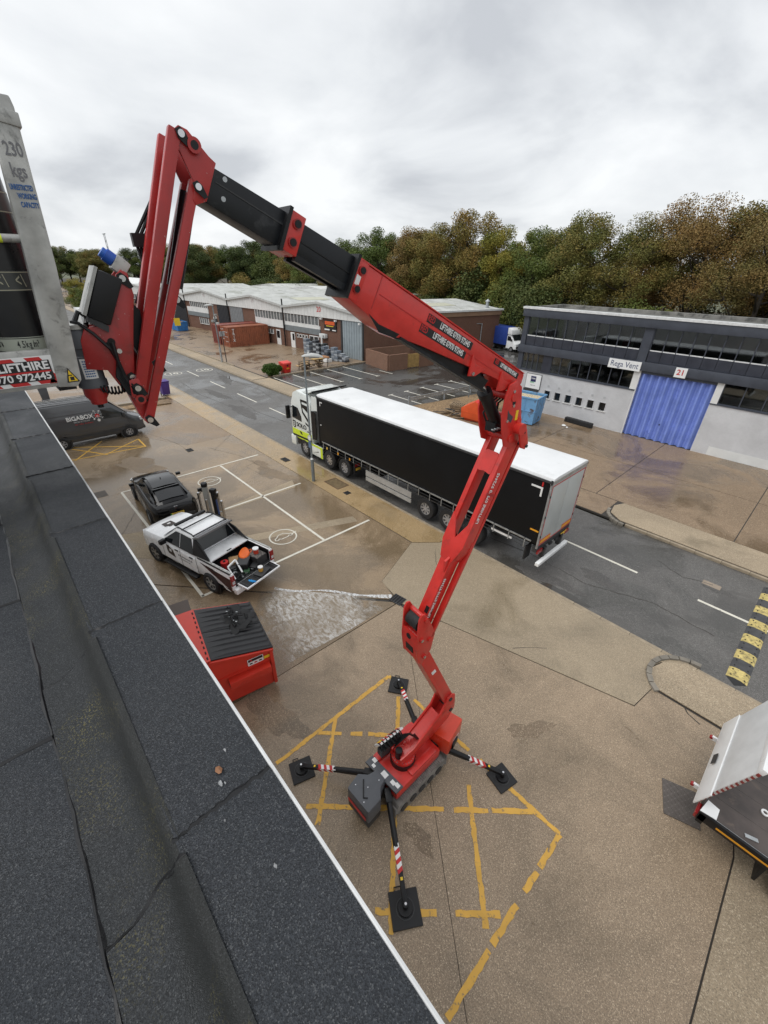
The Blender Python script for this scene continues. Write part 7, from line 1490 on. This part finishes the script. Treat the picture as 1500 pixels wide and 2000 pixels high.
fc = Fb(G().box(7.3,9.2,FY0+.12,FY1-.12,.7,2.6), 'cab', white_m, bevel=.12); Fb(G().box(7.75,8.7,FY0+.11,FY0+.125,1.65,2.35), 'cab_window', glass_m, fc); Fb(G().box(9.195,9.21,FY0+.3,FY1-.3,1.6,2.4), 'windscreen', glass_m, fc)
sp_ = thing('lashing_strap', 'yellow lashing strap with white hook lying along the flatbed deck', 'strap', (2.3,7.85,DZ+.004))
G().obox((.95,-.12,.006),(.86,-.10,0),(.004,.035,0),(0,0,.004)).build('webbing', mat('strap yellow',(.62,.52,.16),.7), sp_); G().tube([(.08,-.01,.012),(-.02,.0,.014),(-.10,.02,.014)],.02).build('hook_shank', white_m, sp_); G().ring((-.16,.03,.016),(0,0,1),.035,.065,.025,18).build('hook_eye', white_m, sp_)
tp_ = thing('tread_plate', 'dark steel tread plate lying on the yard behind the flatbed', 'plate', (1.12,7.80,0), R(19)); G().box(-.30,.36,-.40,.40,.006,.02).build('plate', mat('tread steel',(.11,.095,.085),.5), tp_)
g = G()
for i in range(10):
    for j in range(12): g.obox((-.27+i*.065,-.37+j*.067,.022),(.014,.014 if (i+j)%2 else -.014,0),(-.004,.004,0),(0,0,.003))
g.build('tread_pattern', mat('tread stud',(.19,.165,.15),.45), tp_)
# ------------------------------------------------------------------ red front-load bin with black lids
db = thing('waste_container', 'red steel waste container with ribbed black lid beside the building', 'container', (-7.26,2.92,0), R(-10))
rdm = mat('container red', (.60,.035,.018), .38, var=.08, vs=2, coat=.2, dirt=(.45,.03,.018), dv=.6, ds=2); rdt = mat('faded container red', (.62,.065,.045), .5, var=.08)
# local: x to the right along the low front edge (origin = front right), y to the front
DW, DD = 1.92, 2.05
def sidepoly(): return [(0,.10),(0,1.38),(-1.42,1.80),(-DD,1.80),(-DD,.10)]
hull = G().prism([(-DW,y,z) for y, z in sidepoly()],(DW,0,0)).build('hull', rdm, db, .012)
G().box(-DW-.05,.05,-.06,.05,1.30,1.36).build('front_lip', rdm, db, .008)
for x_ in (0,-DW): G().bar((x_+(.03 if x_ == 0 else -.03),.03,1.35),(x_+(.03 if x_ == 0 else -.03),-1.45,1.77),.08,.06).build('side_lip', rdm, hull, .008)
pk_ = G().obox((.10,-.62,.86),(.10,0,0),(0,.52,0),(0,0,.11)).build('fork_pocket', rdm, db, .008); G().obox((.10,-.62,.86),(.07,0,0),(0,.525,0),(0,0,.08)).build('pocket_bore', black_m, pk_)
G().bar((.015,.02,1.08),(.015,-1.9,1.02),.03,.05).build('side_rib', rdm, hull)
for y_ in (-.02,): G().box(-.03,.05,-.06,.03,.10,1.36).build('corner_post', rdm, hull, .01)
G().box(-DW-.02,.04,-DD+.0,-1.40,1.805,1.84).build('back_top', rdt, db, .006); G().prism([(-DW-.02,-DD,1.80),(-DW-.55,-DD,1.78),(-DW-.55,-1.45,1.78),(-DW-.02,-1.45,1.80)],(0,0,.03)).build('end_flap', mat('rust flap',(.09,.07,.06),.7), db)
lidm = mat('ribbed lid plastic', (.017,.017,.019), .42, var=.2, vs=4, bump=.15, bs=8)
sl = (1.815-1.40)/(1.42+.06)
def lz(y): return 1.405-sl*y
for k, (x0, x1) in enumerate(((-DW+.0,-DW*.5-.008),(-DW*.5+.008,.02))):
    ld = G().prism([(x0,.06,lz(.06)-.01),(x0,-1.44,lz(-1.44)-.01),(x0,-1.44,lz(-1.44)+.03),(x0,.06,lz(.06)+.03)],(x1-x0,0,0)).build('lid', lidm, db, .01)
    for j in range(5):
        xa = x0+.06+j*.185; w_ = .12
        G().add([(xa,.03,lz(.03)+.03),(xa+w_,.03,lz(.03)+.03),(xa+w_,-1.36,lz(-1.36)+.03),(xa,-1.36,lz(-1.36)+.03),(xa+.025,.0,lz(0)+.062),(xa+w_-.025,.0,lz(0)+.062),(xa+w_-.025+.012*math.sin(j),-1.0,lz(-1.0)+.062),(xa+.025,-1.0,lz(-1.0)+.062)],[(4,5,6,7),(0,1,5,4),(1,2,6,5),(2,3,7,6),(3,0,4,7)]).build('lid_rib', lidm, ld)
    for j in range(5): G().cyl((x0+.1+j*.19,-1.45,lz(-1.45)+.02),(x0+.18+j*.19,-1.45,lz(-1.45)+.02),.022,n=8).build('lid_hinge', black_m, ld)
lbp = G().obox((.012,-.42,1.20),(.003,0,0),(0,.20,0),(0,0,.11)).build('label', sticker_m, db); G().obox((.0165,-.42,1.255),(.002,0,0),(0,.18,0),(0,0,.04)).build('label_band', ink_m, lbp); G().cyl((.014,-.53,1.255),(.020,-.53,1.255),.03,n=14).build('label_ring', redst_m, lbp)
for k in range(3): G().obox((.0165,-.54+.12*k,1.15),(.002,0,0),(0,.035,0),(0,0,.02)).build('label_mark', ink_m if k != 1 else redst_m, lbp)
G().obox((.012,-.12,1.17),(.003,0,0),(0,.09,0),(0,0,.045)).build('yellow_label', yel_m, db)
hp = thing('safety_harness', 'crumpled black safety harness thrown on the ribbed lid', 'harness', tuple(wm(db) @ V((-1.20,-.52,lz(-.52)+.07))), R(20))
rg = random.Random(3)
hm_ = mat('harness black',(.011,.011,.012),.65,bump=.6,bs=30)
for k, (cx, cy, a_, b_, ro) in enumerate(((0,0,.30,.24,.2),(.18,.16,.24,.13,.9),(-.18,.20,.22,.12,-.5),(.18,-.18,.24,.12,-.8),(-.24,-.12,.22,.13,.6),(.0,.26,.20,.10,.1),(.30,-.02,.20,.11,1.4))):
    G().loft([[V((cx+(u*a_)*math.cos(ro)-(b_*f*math.cos(q)*(1+.22*math.sin(3*q+u*4+k)))*math.sin(ro), cy+(u*a_)*math.sin(ro)+(b_*f*math.cos(q)*(1+.22*math.sin(3*q+u*4+k)))*math.cos(ro), .035+.032*f*math.sin(q)+.018*math.sin(u*9+k)+.012*k*(k < 3))) for q in [2*math.pi*i/12 for i in range(12)]] for u, f in ((-1,.35),(-.7,.85),(-.2,1.0),(.3,.9),(.75,.7),(1,.3))]).build('padding', hm_, hp)
g = G()
for k in range(9):
    p = [V((rg.uniform(-.26,.26),rg.uniform(-.22,.22),rg.uniform(.06,.13)))]
    for _ in range(4): p.append(p[-1]+V((rg.uniform(-.10,.10),rg.uniform(-.09,.09),rg.uniform(-.03,.03))))
    g.tube(p,.02,5)
g.build('strap', hm_, hp)
hp.scale = (1.15,1.15,1.15)
for k in range(5): x_, y_ = rg.uniform(-.3,.3), rg.uniform(-.25,.25); G().obox((x_,y_,.10),(.018,.006,0),(-.005,.012,0),(0,0,.004)).build('buckle', steel_m, hp)

# ------------------------------------------------------------------ car charger and bollards
ch = thing('charging_column', 'tall grey round charging column with black cap behind the pickup', 'charger', (-17.28,5.28,0)); G().cyl((0,0,0),(0,0,1.36),.125,n=28).build('column', mat('charger grey',(.30,.30,.28),.45), ch); G().lathe([(.128,1.36),(.135,1.37),(.135,1.50),(.12,1.53),(.001,1.53)],(0,0,0),(0,0,1),28).build('column_cap', black_m, ch); G().obox((-.30,-.12,1.12),(.05,0,0),(0,.10,0),(0,0,.07)).build('plug_holder', black_m, ch); G().tube([(-.14,-.02,1.1),(-.3,-.1,1.0),(-.5,-.3,.6),(-.6,-.45,.75)],.016).build('charge_cable', black_m, ch)
c2 = thing('charge_post', 'slim black and blue charge post between steel bollards', 'charger', (-16.62,5.38,0), R(30)); G().box(-.09,.09,-.075,.075,0,1.42).build('post_body', black_m, c2, .02); G().box(.0905,.094,-.05,.05,.2,.95).build('blue_panel', mat('panel blue',(.03,.07,.22),.35), c2); G().box(-.12,.13,-.10,.10,1.30,1.46).build('post_head', black_m, c2, .02); G().box(.05,.13,-.13,.13,1.05,1.2).build('socket', black_m, c2)
bl = ['steel bollard left of the grey charging column','low steel bollard in front of the slim charge post','steel bollard at the right end of the charging post group','steel bollard hidden beside the charging column']
bpz = [(-17.62,5.06),(-16.78,5.08),(-16.22,5.52),(-17.1,5.72)]
bo_ = None
for i, (x_, y_) in enumerate(bpz):
    t = thing('steel_bollard', bl[i], 'bollard', (x_,y_,0), 0, 'bollards round the chargers'); G().cyl((0,0,0),(0,0,.98),.057,n=20).build('bollard_tube', chrome_m, t); G().cyl((0,0,.98),(0,0,1.0),.058,.045,n=20).build('bollard_cap', chrome_m, t); G().cyl((0,0,0),(0,0,.012),.10,n=20).build('base_flange', steel_m, t)

# ------------------------------------------------------------------ street lamps
def lamp_head(t, z, d):
    d = V(d).normalized(); s = V((-d.y,d.x,0)); rings = []
    for u, w, hh, zz_ in ((-.10,.05,.05,0),(.05,.10,.09,.02),(.35,.15,.13,.03),(.65,.14,.11,.0),(.85,.07,.05,-.04)):
        rings.append([d*u+s*w*math.cos(q)+V((0,0,z+zz_+hh*(math.sin(q) if math.sin(q) > 0 else .45*math.sin(q)))) for q in [2*math.pi*i/12 for i in range(12)]])
    G().loft(rings).build('lantern', mat('lantern grey',(.42,.43,.42),.45), t); G().obox(tuple(d*.45+V((0,0,z-.035))),tuple(d*.24),tuple(s*.10),(0,0,.03)).build('lantern_glass', mat('lantern glass',(.30,.30,.28),.2), t)
    G().cyl(tuple(d*.2+V((0,0,z+.12))),tuple(d*.2+V((0,0,z+.20))),.04,n=10).build('photocell', fasc_m, t)
l1 = thing('street_lamp', 'grey street lamp on the footway beside the lorry cab', 'street lamp', (-16.93,10.72,0)); pole_m = mat('lamp post grey', (.22,.25,.26), .5, metal=.3, var=.1)
G().cyl((0,0,0),(0,0,1.25),.085,n=16).build('post_base', pole_m, l1); G().cyl((0,0,1.25),(0,0,1.33),.085,.05,n=16).build('post_shoulder', fasc_m, l1); G().cyl((0,0,1.30),(0,0,6.25),.048,.040,n=14).build('post', pole_m, l1); lamp_head(l1, 6.28, (.55,.85,0)); G().box(-.30 if 0 else -.02,.10,-.02,.02,.12,.32).build('access_door', dgrey_m, l1) if 0 else None
sn = G().cyl((.02,-.075,2.42),(.02,-.06,2.42),.15,n=24).build('sign_roundel', sticker_m, l1); G().ring((.02,-.078,2.42),(0,1,0),.11,.145,.004,24).build('roundel_ring', mat('roundel grey',(.45,.46,.47),.5), sn); G().box(-.10,.14,-.075,-.06,1.90,2.24).build('sign_plate', mat('sign blue grey',(.10,.16,.25),.5), l1)
for z_ in (2.35,2.75): G().ring((0,0,z_),(0,0,1),.045,.07,.05,16).build('bracket_band', steel_m, l1)
l2 = thing('street_lamp', 'street lamp with floodlight cluster standing in front of the rusty containers', 'street lamp', (-50.06,20.47,0)); G().cyl((0,0,0),(0,0,1.6),.12,n=14).build('post_base', steel_m, l2); G().cyl((0,0,1.6),(0,0,5.9),.065,n=12).build('post', pole_m, l2); lamp_head(l2, 5.95, (-.5,-.85,0))
for k, (a, z_) in enumerate(((20,5.0),(140,4.7),(260,4.4),(60,4.15))): G().obox((.22*math.cos(R(a)),.22*math.sin(R(a)),z_),(.13,.04,0),(-.04,.13,0),(.03,0,.10)).build('floodlight', fasc_m if k % 2 else steel_m, l2)
l3 = thing('sign_post', 'short dark post beside the far street lamp', 'post', (-49.1,20.6,0)); G().cyl((0,0,0),(0,0,3.4),.05,n=10).build('post', dgrey_m, l3); G().box(-.04,.04,-.3,.3,2.9,3.4).build('sign_back', steel_m, l3)

# ------------------------------------------------------------------ shipping containers
rust = mat('container rust red', (.27,.085,.040), .6, var=.16, vs=1.4, dirt=(.15,.055,.03), dv=.56, ds=2)
def container(x0, lab, m):
    t = thing('shipping_container', lab, 'container', (x0,25.6,0)); w_, l_, h_ = 2.44, 6.06, 2.55
    G().box(.05,w_-.05,.05,l_-.05,.16,h_-.06).build('shell', m, t)
    for x_, s in ((0,-1),(w_,1)):
        for k in range(20):
            y_ = .14+k*.295; G().prism([(x_-s*.05,y_,.18),(x_,y_+.05,.18),(x_,y_+.16,.18),(x_-s*.05,y_+.21,.18)],(0,0,h_-.32)).build('corrugation', m, t)
    for k in range(16): x_ = .10+k*.142; G().prism([(x_,.05,.18),(x_+.03,.0,.18),(x_+.08,.0,.18),(x_+.11,.05,.18)],(0,0,h_-.3)).build('corrugation', m, t)
    for q in ((0,.1,0,.1),(w_-.1,w_,0,.1),(0,.1,l_-.1,l_),(w_-.1,w_,l_-.1,l_)): G().box(*q,0,h_).build('corner_post', m, t)
    G().box(.1,w_-.1,0,.06,h_-.14,h_).box(.1,w_-.1,l_-.06,l_,h_-.14,h_).box(0,.06,.1,l_-.1,h_-.12,h_).box(w_-.06,w_,.1,l_-.1,h_-.12,h_).box(.1,w_-.1,0,.06,.0,.16).box(w_-.06,w_,.1,l_-.1,.0,.16).build('frame', m, t)
    return t
ct = container(-61.35,'rust red shipping container with white lettering, nearest the road',rust); container(-64.3,'dark red shipping container behind the lettered one',mat('container dark red',(.20,.05,.035),.6,var=.15))
for k, ch_ in enumerate('TRIX'): text('container_lettering', ch_, .5, sticker_m, ct, (2.455,.75,2.1-.42*k), (0,1,0), (0,0,1), bold=.01)
for k in range(6): text('container_print', 'TRIU 482', .2, sticker_m, ct, (.62+.0*k,-.012,2.2-.3*k), (1,0,0), (0,0,1)) if k % 2 == 0 else text('container_print', '22G1 30480', .16, sticker_m, ct, (1.75,-.012,2.2-.3*k), (1,0,0), (0,0,1))

# ------------------------------------------------------------------ skips, pallets, guard rail by the grey building
def skip(name, lab, loc, rz, L_, W2, H_, m, fill, rustc=None):
    t = thing(name, lab, 'skip', loc, rz); a = .16
    bot = [(-L_/2+.10,-W2/2+a*.4,.06),(L_/2-.10,-W2/2+a*.4,.06),(L_/2-.10,W2/2-a*.4,.06),(-L_/2+.10,W2/2-a*.4,.06)]; top = [(-L_/2,-W2/2,H_),(L_/2,-W2/2,H_),(L_/2,W2/2,H_),(-L_/2,W2/2,H_)]
    g = G(); g.add(bot+top,[(0,1,2,3),(0,1,5,4),(1,2,6,5),(2,3,7,6),(3,0,4,7)]); g.build('skip_shell', m, t, ang=0)
    for i in range(4): p, q = V(top[i]), V(top[(i+1)%4]); G().bar(tuple(p),tuple(q),.09,.09).build('top_rim', m, t)
    for i in range(4):
        for f_ in (.33,.66): p = V(bot[i]).lerp(V(bot[(i+1)%4]),f_); q = V(top[i]).lerp(V(top[(i+1)%4]),f_); G().bar(tuple(p),tuple(q),.07,.05).build('stiffener', m, t)
        p = V(bot[i]).lerp(V(top[i]),.5); q = V(bot[(i+1)%4]).lerp(V(top[(i+1)%4]),.5); G().bar(tuple(p),tuple(q),.05,.06).build('stiffener', m, t)
    G().add([(x*.95,y*.95,H_-.16+random.uniform(-.05,.05)) for x, y, z in top],[(0,1,2,3)]).build('skip_filling', fill, t, ang=0)
    return t
bsk = mat('battered blue paint', (.15,.34,.58), .55, var=.10, vs=2, dirt=(.09,.05,.03), dv=.545, ds=1.9)
skip('blue_skip','battered light blue skip full of pale rubble by the white wall',(-15.35,28.55,0),R(8),2.5,1.75,1.95,bsk,mat('pale rubble',(.50,.42,.28),.9,var=.4,vs=9,bump=.5))
osk = mat('orange skip paint', (.62,.085,.02), .5, var=.1, vs=2)
os_ = thing('tipping_skip', 'orange red wedge shaped tipping skip beside the pallets', 'skip', (-17.45,25.95,0), R(14))
G().prism([(-1.1,-.75,.25),(.45,-.75,.15),(1.0,-.75,.75),(.98,-.75,1.05),(-.15,-.75,1.52),(-1.15,-.75,.95)],(0,1.5,0)).build('hopper', osk, os_, .01)
for y_ in (-.76,.72): G().prism([(-1.1,y_,.66),(.98,y_,.60),(.98,y_,.68),(-1.1,y_,.74)],(0,.04,0)).build('hopper_rib', osk, os_)
G().box(-.9,.7,-.5,-.35,0,.18).box(-.9,.7,.35,.5,0,.18).build('fork_channel', osk, os_); G().prism([(-.15,-.70,1.53),(.98,-.70,1.06),(.98,.70,1.06),(-.15,.70,1.53)],(0,0,.02)).build('hopper_lid', mat('lid red',(.66,.04,.03),.5), os_); G().box(.45,.7,-.775,-.755,.72,.88).build('reflector', yel_m, os_)
wood = mat('weathered pallet wood', (.23,.165,.10), .85, var=.25, vs=5)
def pallet(par, z, dx=0., dy=0.):
    p = G()
    for k in range(3): p.box(-.6+dx,.6+dx,-.5+k*.45+dy,-.4+k*.45+dy,z,z+.10)
    b_ = p.build('bearer', wood, par)
    for k in range(7): G().box(-.6+k*.183+dx,-.5+k*.183+dx,-.5+dy,.5+dy,z+.102,z+.122).build('pallet_board', wood, b_)
for i, (x_, y_, n_, lab) in enumerate(((-19.9,26.7,4,'low stack of weathered pallets left of the orange tipping skip'),(-18.9,27.9,2,'pair of weathered pallets behind the orange tipping skip'))):
    t = thing('pallet_stack', lab, 'pallets', (x_,y_,.01), R(20+30*i))
    for k in range(n_): pallet(t, k*.14, random.uniform(-.06,.06), random.uniform(-.06,.06))
t = thing('timber_heap', 'loose heap of planks and offcuts at the back of the orange skip', 'timber', (-19.4,25.5,.01))
rg = random.Random(8)
for k in range(16): a = rg.uniform(0,3.1); c = V((rg.uniform(-.9,.9),rg.uniform(-.5,.5),.06+.03*k*.5)); d = V((math.cos(a),math.sin(a),rg.uniform(-.1,.1)))*rg.uniform(.4,.9); G().bar(tuple(c-d),tuple(c+d),.10,.03).build('plank', wood if k % 3 else dgrey_m, t)
gr = thing('guard_rail', 'galvanised steel guard rail between the car park and the forecourt', 'barrier', (-22.9,29,0)); gp = [V((-23.45,24.6,0)),V((-23.0,28.6,0)),V((-22.65,31.9,0)),V((-22.2,34.6,0)),V((-21.7,37.2,0))]
for p in gp: G().box(p.x-.06,p.x+.06,p.y-.05,p.y+.05,0,.80).build('rail_post', steel_m, gr, world=True)
for a, b in zip(gp[:-1],gp[1:]):
    for z_ in (.48,.66): G().bar((a.x+.08,a.y,z_),(b.x+.08,b.y,z_),.05,.13).build('rail_beam', steel_m, gr, world=True)
t = thing('sign_post', 'thin grey post standing at the end of the guard rail', 'post', (-21.9,30.6,0)); G().cyl((0,0,0),(0,0,2.1),.045,n=10).build('post', pole_m, t); G().box(-.02,.02,-.04,.04,0,.5).build('post_sleeve', dgrey_m, t)
for i, (x_, y_, s_) in enumerate(((-12.55,29.75,.16),(-12.2,29.55,.10),(-15.2,30.4,.10))):
    t = thing('rubble_lump', ['white plaster lump lying before the black rubber block','smaller white plaster lump beside the larger one','grey stone lying by the white wall corner'][i], 'rubble', (x_,y_,0)); rg = random.Random(i)
    G().loft([[V((s_*r_*math.cos(q)*rg.uniform(.7,1.2),s_*r_*math.sin(q)*rg.uniform(.7,1.2),z*s_)) for q in [2*math.pi*k/8 for k in range(8)]] for r_, z in ((.8,0),(1,.3),(.5,.7))]).build('lump', sticker_m if i < 2 else kerb_m, t)

# ------------------------------------------------------------------ goods outside unit 20
crm = [mat('crate grey blue',(.16,.19,.23),.6), mat('crate dark',(.035,.04,.05),.6), mat('crate pale',(.33,.36,.39),.6), mat('crate green',(.03,.06,.03),.6)]
def stack(a, b, nx, nz, m1, m2, lab, w_=.55, h_=.30):
    p = U(a,b,0); t = thing('crate_stack', lab, 'crates', p, math.atan2(Fv.y,Fv.x)+math.pi, 'crate stacks outside unit 20')
    for i in range(nx):
        for k in range(nz - (i % 2)):
            x_ = (i-nx/2)*w_*1.05; c = G().box(x_,x_+w_,-.35,.35,k*h_+.02,k*h_+h_-.02).build('crate', m1 if (i+k) % 2 else m2, t); G().box(x_-.012,x_+w_+.012,-.362,.362,k*h_+h_-.07,k*h_+h_-.03).build('crate_rim', m2 if (i+k) % 2 else m1, c)
stack(8.0,-1.6,2,6,crm[0],crm[2],'tall stack of pale grey crates by the white double door'); stack(6.4,-1.4,2,6,crm[1],crm[2],'dark crate stack right of the pale grey crates'); stack(5.4,-1.2,1,5,crm[3],crm[1],'dark green topped crate stack beside the brick pier')
stack(3.1,-2.6,2,5,crm[1],crm[0],'blue grey crate stack in front of the grey shutter'); stack(1.9,-2.2,2,5,crm[2],crm[0],'crate stack at the middle of the grey shutter'); stack(.8,-2.0,2,3,crm[1],crm[2],'low crate stack at the right of the grey shutter')
t = thing('goods_pallet', 'low white carton pallet with brown sacks before the shutter', 'pallet', U(1.9,-3.6,0)); G().box(-.9,.7,-.4,.4,.0,.40).build('carton', fasc_m, t, .02)
for k in range(4): G().lathe([(.001,0),(.22,.03),(.24,.12),(.12,.24),(.001,.26)],(-.5+.28*k,.05*(k%2),.40),(0,0,1),10).build('sack', mat('brown sack',(.34,.17,.08),.85), t)
t = thing('white_post', 'white topped dark post standing before the grey shutter', 'post', U(3.75,-2.7,0)); G().cyl((0,0,0),(0,0,1.7),.09,n=10).build('post', dgrey_m, t); G().lathe([(.10,1.7),(.12,1.8),(.08,2.4),(.001,2.45)],(0,0,0),(0,0,1),10).build('post_cap', fasc_m, t)
t = thing('blue_chair', 'pale blue plastic chair between the crate stacks', 'chair', U(4.6,-1.6,0)); G().box(-.3,.3,-.3,.3,.40,.46).build('seat', crm[2], t); G().obox((-.05,.32,.85),(.3,0,0),(0,.03,.05),(0,-.05,.42)).build('backrest', crm[2], t)
for x_, y_ in ((-.26,-.26),(.26,-.26),(-.26,.26),(.26,.26)): G().cyl((x_,y_,0),(x_,y_,.4),.03,n=6).build('leg', crm[2], t)
gb = thing('grit_bin', 'bright red grit bin beside the clipped bush', 'bin', (-40.75,23.4,0), R(5)); gb.scale = (.85,.85,.9); G().loft([[V((x*f,y*f,z)) for x, y in ((-.5,-.55),(.5,-.55),(.5,.55),(-.5,.55))] for f, z in ((.82,0),(1,.95))]).build('bin_body', mat('grit red',(.62,.03,.02),.45), gb, .03); G().prism([(-.55,-.6,.96),(.55,-.6,.96),(.50,-.6,1.12),(-.30,-.6,1.26),(-.55,-.6,1.2)],(0,1.2,0)).build('bin_lid', mat('grit lid',(.66,.05,.04),.45), gb, .03); G().box(.47,.51,-.12,.12,.72,.90).build('label', ink_m, gb); G().box(.46,.50,-.2,.2,.42,.56).build('label', MATS['amber'], gb)
lg3 = thing('log_cage', 'brown pile of timber and pallets behind a low metal frame', 'timber pile', (-40.9,26.6,0)); rg = random.Random(2)
for k in range(34): y_ = rg.uniform(-1.6,1.6); z_ = rg.uniform(.08,.75); G().cyl((rg.uniform(-.5,-.2),y_,z_),(rg.uniform(.3,.6),y_+rg.uniform(-.1,.1),z_+rg.uniform(-.05,.05)),rg.uniform(.06,.11),n=7).build('log', wood if k % 3 else mat('cut log',(.40,.27,.14),.85), lg3)
for y_ in (-1.9,-.6,.7,1.9): G().bar((.7,y_,0),(.7,y_+.1,1.0),.05,.05).build('frame_post', ink_m, lg3)
G().bar((.7,-1.9,.98),(.7,2.0,.98),.04,.04).bar((.7,-1.9,.5),(.7,2.0,.5),.04,.04).build('frame_rail', ink_m, lg3); G().box(-.4,.5,.4,1.7,.85,.93).build('tarp', mat('tan tarp',(.50,.33,.12),.8), lg3, .03)
# ------------------------------------------------------------------ speed hump across the road
hm = thing('speed_hump', 'yellow and black bolted speed hump across the road at the right', 'speed hump', (1.25,15.45,-.09))
hy = mat('hump yellow', (.50,.40,.15), .8, var=.25, vs=8, dirt=(.17,.14,.07), dv=.52, ds=9, bump=.6, bs=45)
for k in range(12):
    y0_ = -2.85+k*.475; m = hy if k % 2 == 0 else mat('worn hump black',(.060,.060,.062),.8,var=.2,vs=6)
    s_ = G().prism([(-.25,y0_+.004,.002),(-.20,y0_+.004,.035),(-.09,y0_+.004,.055),(.09,y0_+.004,.055),(.20,y0_+.004,.035),(.25,y0_+.004,.002)],(0,.467,0)).build('hump_segment', m, hm)
    for x_ in (-.16,.16):
        for yy_ in (.1,.37): G().cyl((x_,y0_+yy_,.036),(x_,y0_+yy_,.056),.02,n=8).build('bolt', black_m, s_)
for y_, a in ((-2.85,180),(2.85,0)): G().add([(-.25,y_,.002),(.25,y_,.002),(.09,y_,.055),(-.09,y_,.055),(0,y_+(.24 if a == 0 else -.24),.003)],[(0,1,4),(1,2,4),(2,3,4),(3,0,4)]).build('end_cap', rub_m, hm)
# ------------------------------------------------------------------ bins and bits far left
t = thing('wheelie_bin', 'dark grey wheelie bin standing beyond the grey van roof', 'bin', (-42.9,2.6,0)); G().loft([[V((x*f,y*f,z)) for x, y in ((-.32,-.3),(.32,-.3),(.32,.3),(-.32,.3))] for f, z in ((.78,.06),(1,1.25))]).build('bin_body', grey_m, t, .02); G().prism([(-.36,-.33,1.26),(.36,-.33,1.26),(.36,.33,1.34),(-.36,.33,1.34)],(0,0,.06)).build('bin_lid', dgrey_m, t, .02)
for y_ in (-.25,.25): G().cyl((-.3,y_-.03,.1),(-.3,y_+.03,.1),.1,n=12).build('wheel', rub_m, t)
t = thing('purple_bin', 'purple wheeled bin standing at the kerb behind the jib foot', 'bin', (-39.3,10.6,0)); G().loft([[V((x*f,y*f,z)) for x, y in ((-.5,-.35),(.5,-.35),(.5,.35),(-.5,.35))] for f, z in ((.8,.12),(1,1.15))]).build('bin_body', mat('bin purple',(.06,.03,.20),.5), t, .02); G().box(-.53,.53,-.38,.38,1.16,1.24).build('bin_lid', MATS['bin purple'], t, .03)
for x_ in (-.35,.35): G().cyl((x_,-.3,.08),(x_,-.24,.08),.08,n=10).build('wheel', rub_m, t)
t = skip('blue_skip','small bright blue skip far off before the gabled units',(-80.5,26.6,0),R(0),3.0,1.8,1.4,mat('far skip blue',(.03,.16,.42),.5),dirt_m)
for i, (x_, y_, c, lab) in enumerate(((-97,15.9,(.60,.62,.62),'white box van far down the road left of the lift box'),(-90,19.9,(.45,.20,.13),'rust coloured trailer far off beyond the control box'))):
    t = thing('distant_van', lab, 'van', (x_,y_,-.05), math.pi); G().box(-3,1.2,-1.05,1.05,.6,2.9).build('load_box', mat('far box %d' % i, c, .5), t, .04); cb2 = G().prism([(1.2,-1,.5),(2.6,-1,.5),(2.6,-1,1.2),(2.0,-1,2.1),(1.2,-1,2.15)],(0,2,0)).build('cab', white_m, t, .05); G().prism([(2.62,-.8,1.25),(2.05,-.8,2.0),(2.05,.8,2.0),(2.62,.8,1.25)],(.02,0,.01)).build('windscreen', glass_m, cb2)
    for xx in (-2,1.8):
        for yy in (-.95,.95): G().cyl((xx,yy-.1,.38),(xx,yy+.1,.38),.38,n=14).build('wheel', tyre_m, t)
# pylon-like mast at far left and thin lamp columns above the trees
for i, (x_, y_, h_, lab) in enumerate(((-205,48,19,'lattice mast above the distant trees at far left'),)):
    t = thing('lattice_mast', lab, 'mast', (x_,y_,0)); g = G()
    for sx_ in (-.8,.8): g.bar((sx_*1.3,0,0),(sx_,0,h_),.16,.16)
    for k in range(9): g.bar((-.9,0,2*k),(.9,0,2*k+1.6),.10,.10)
    g.build('lattice', steel_m, t); G().bar((-1.6,0,h_),(1.6,0,h_),.3,.3).build('head_frame', steel_m, t)
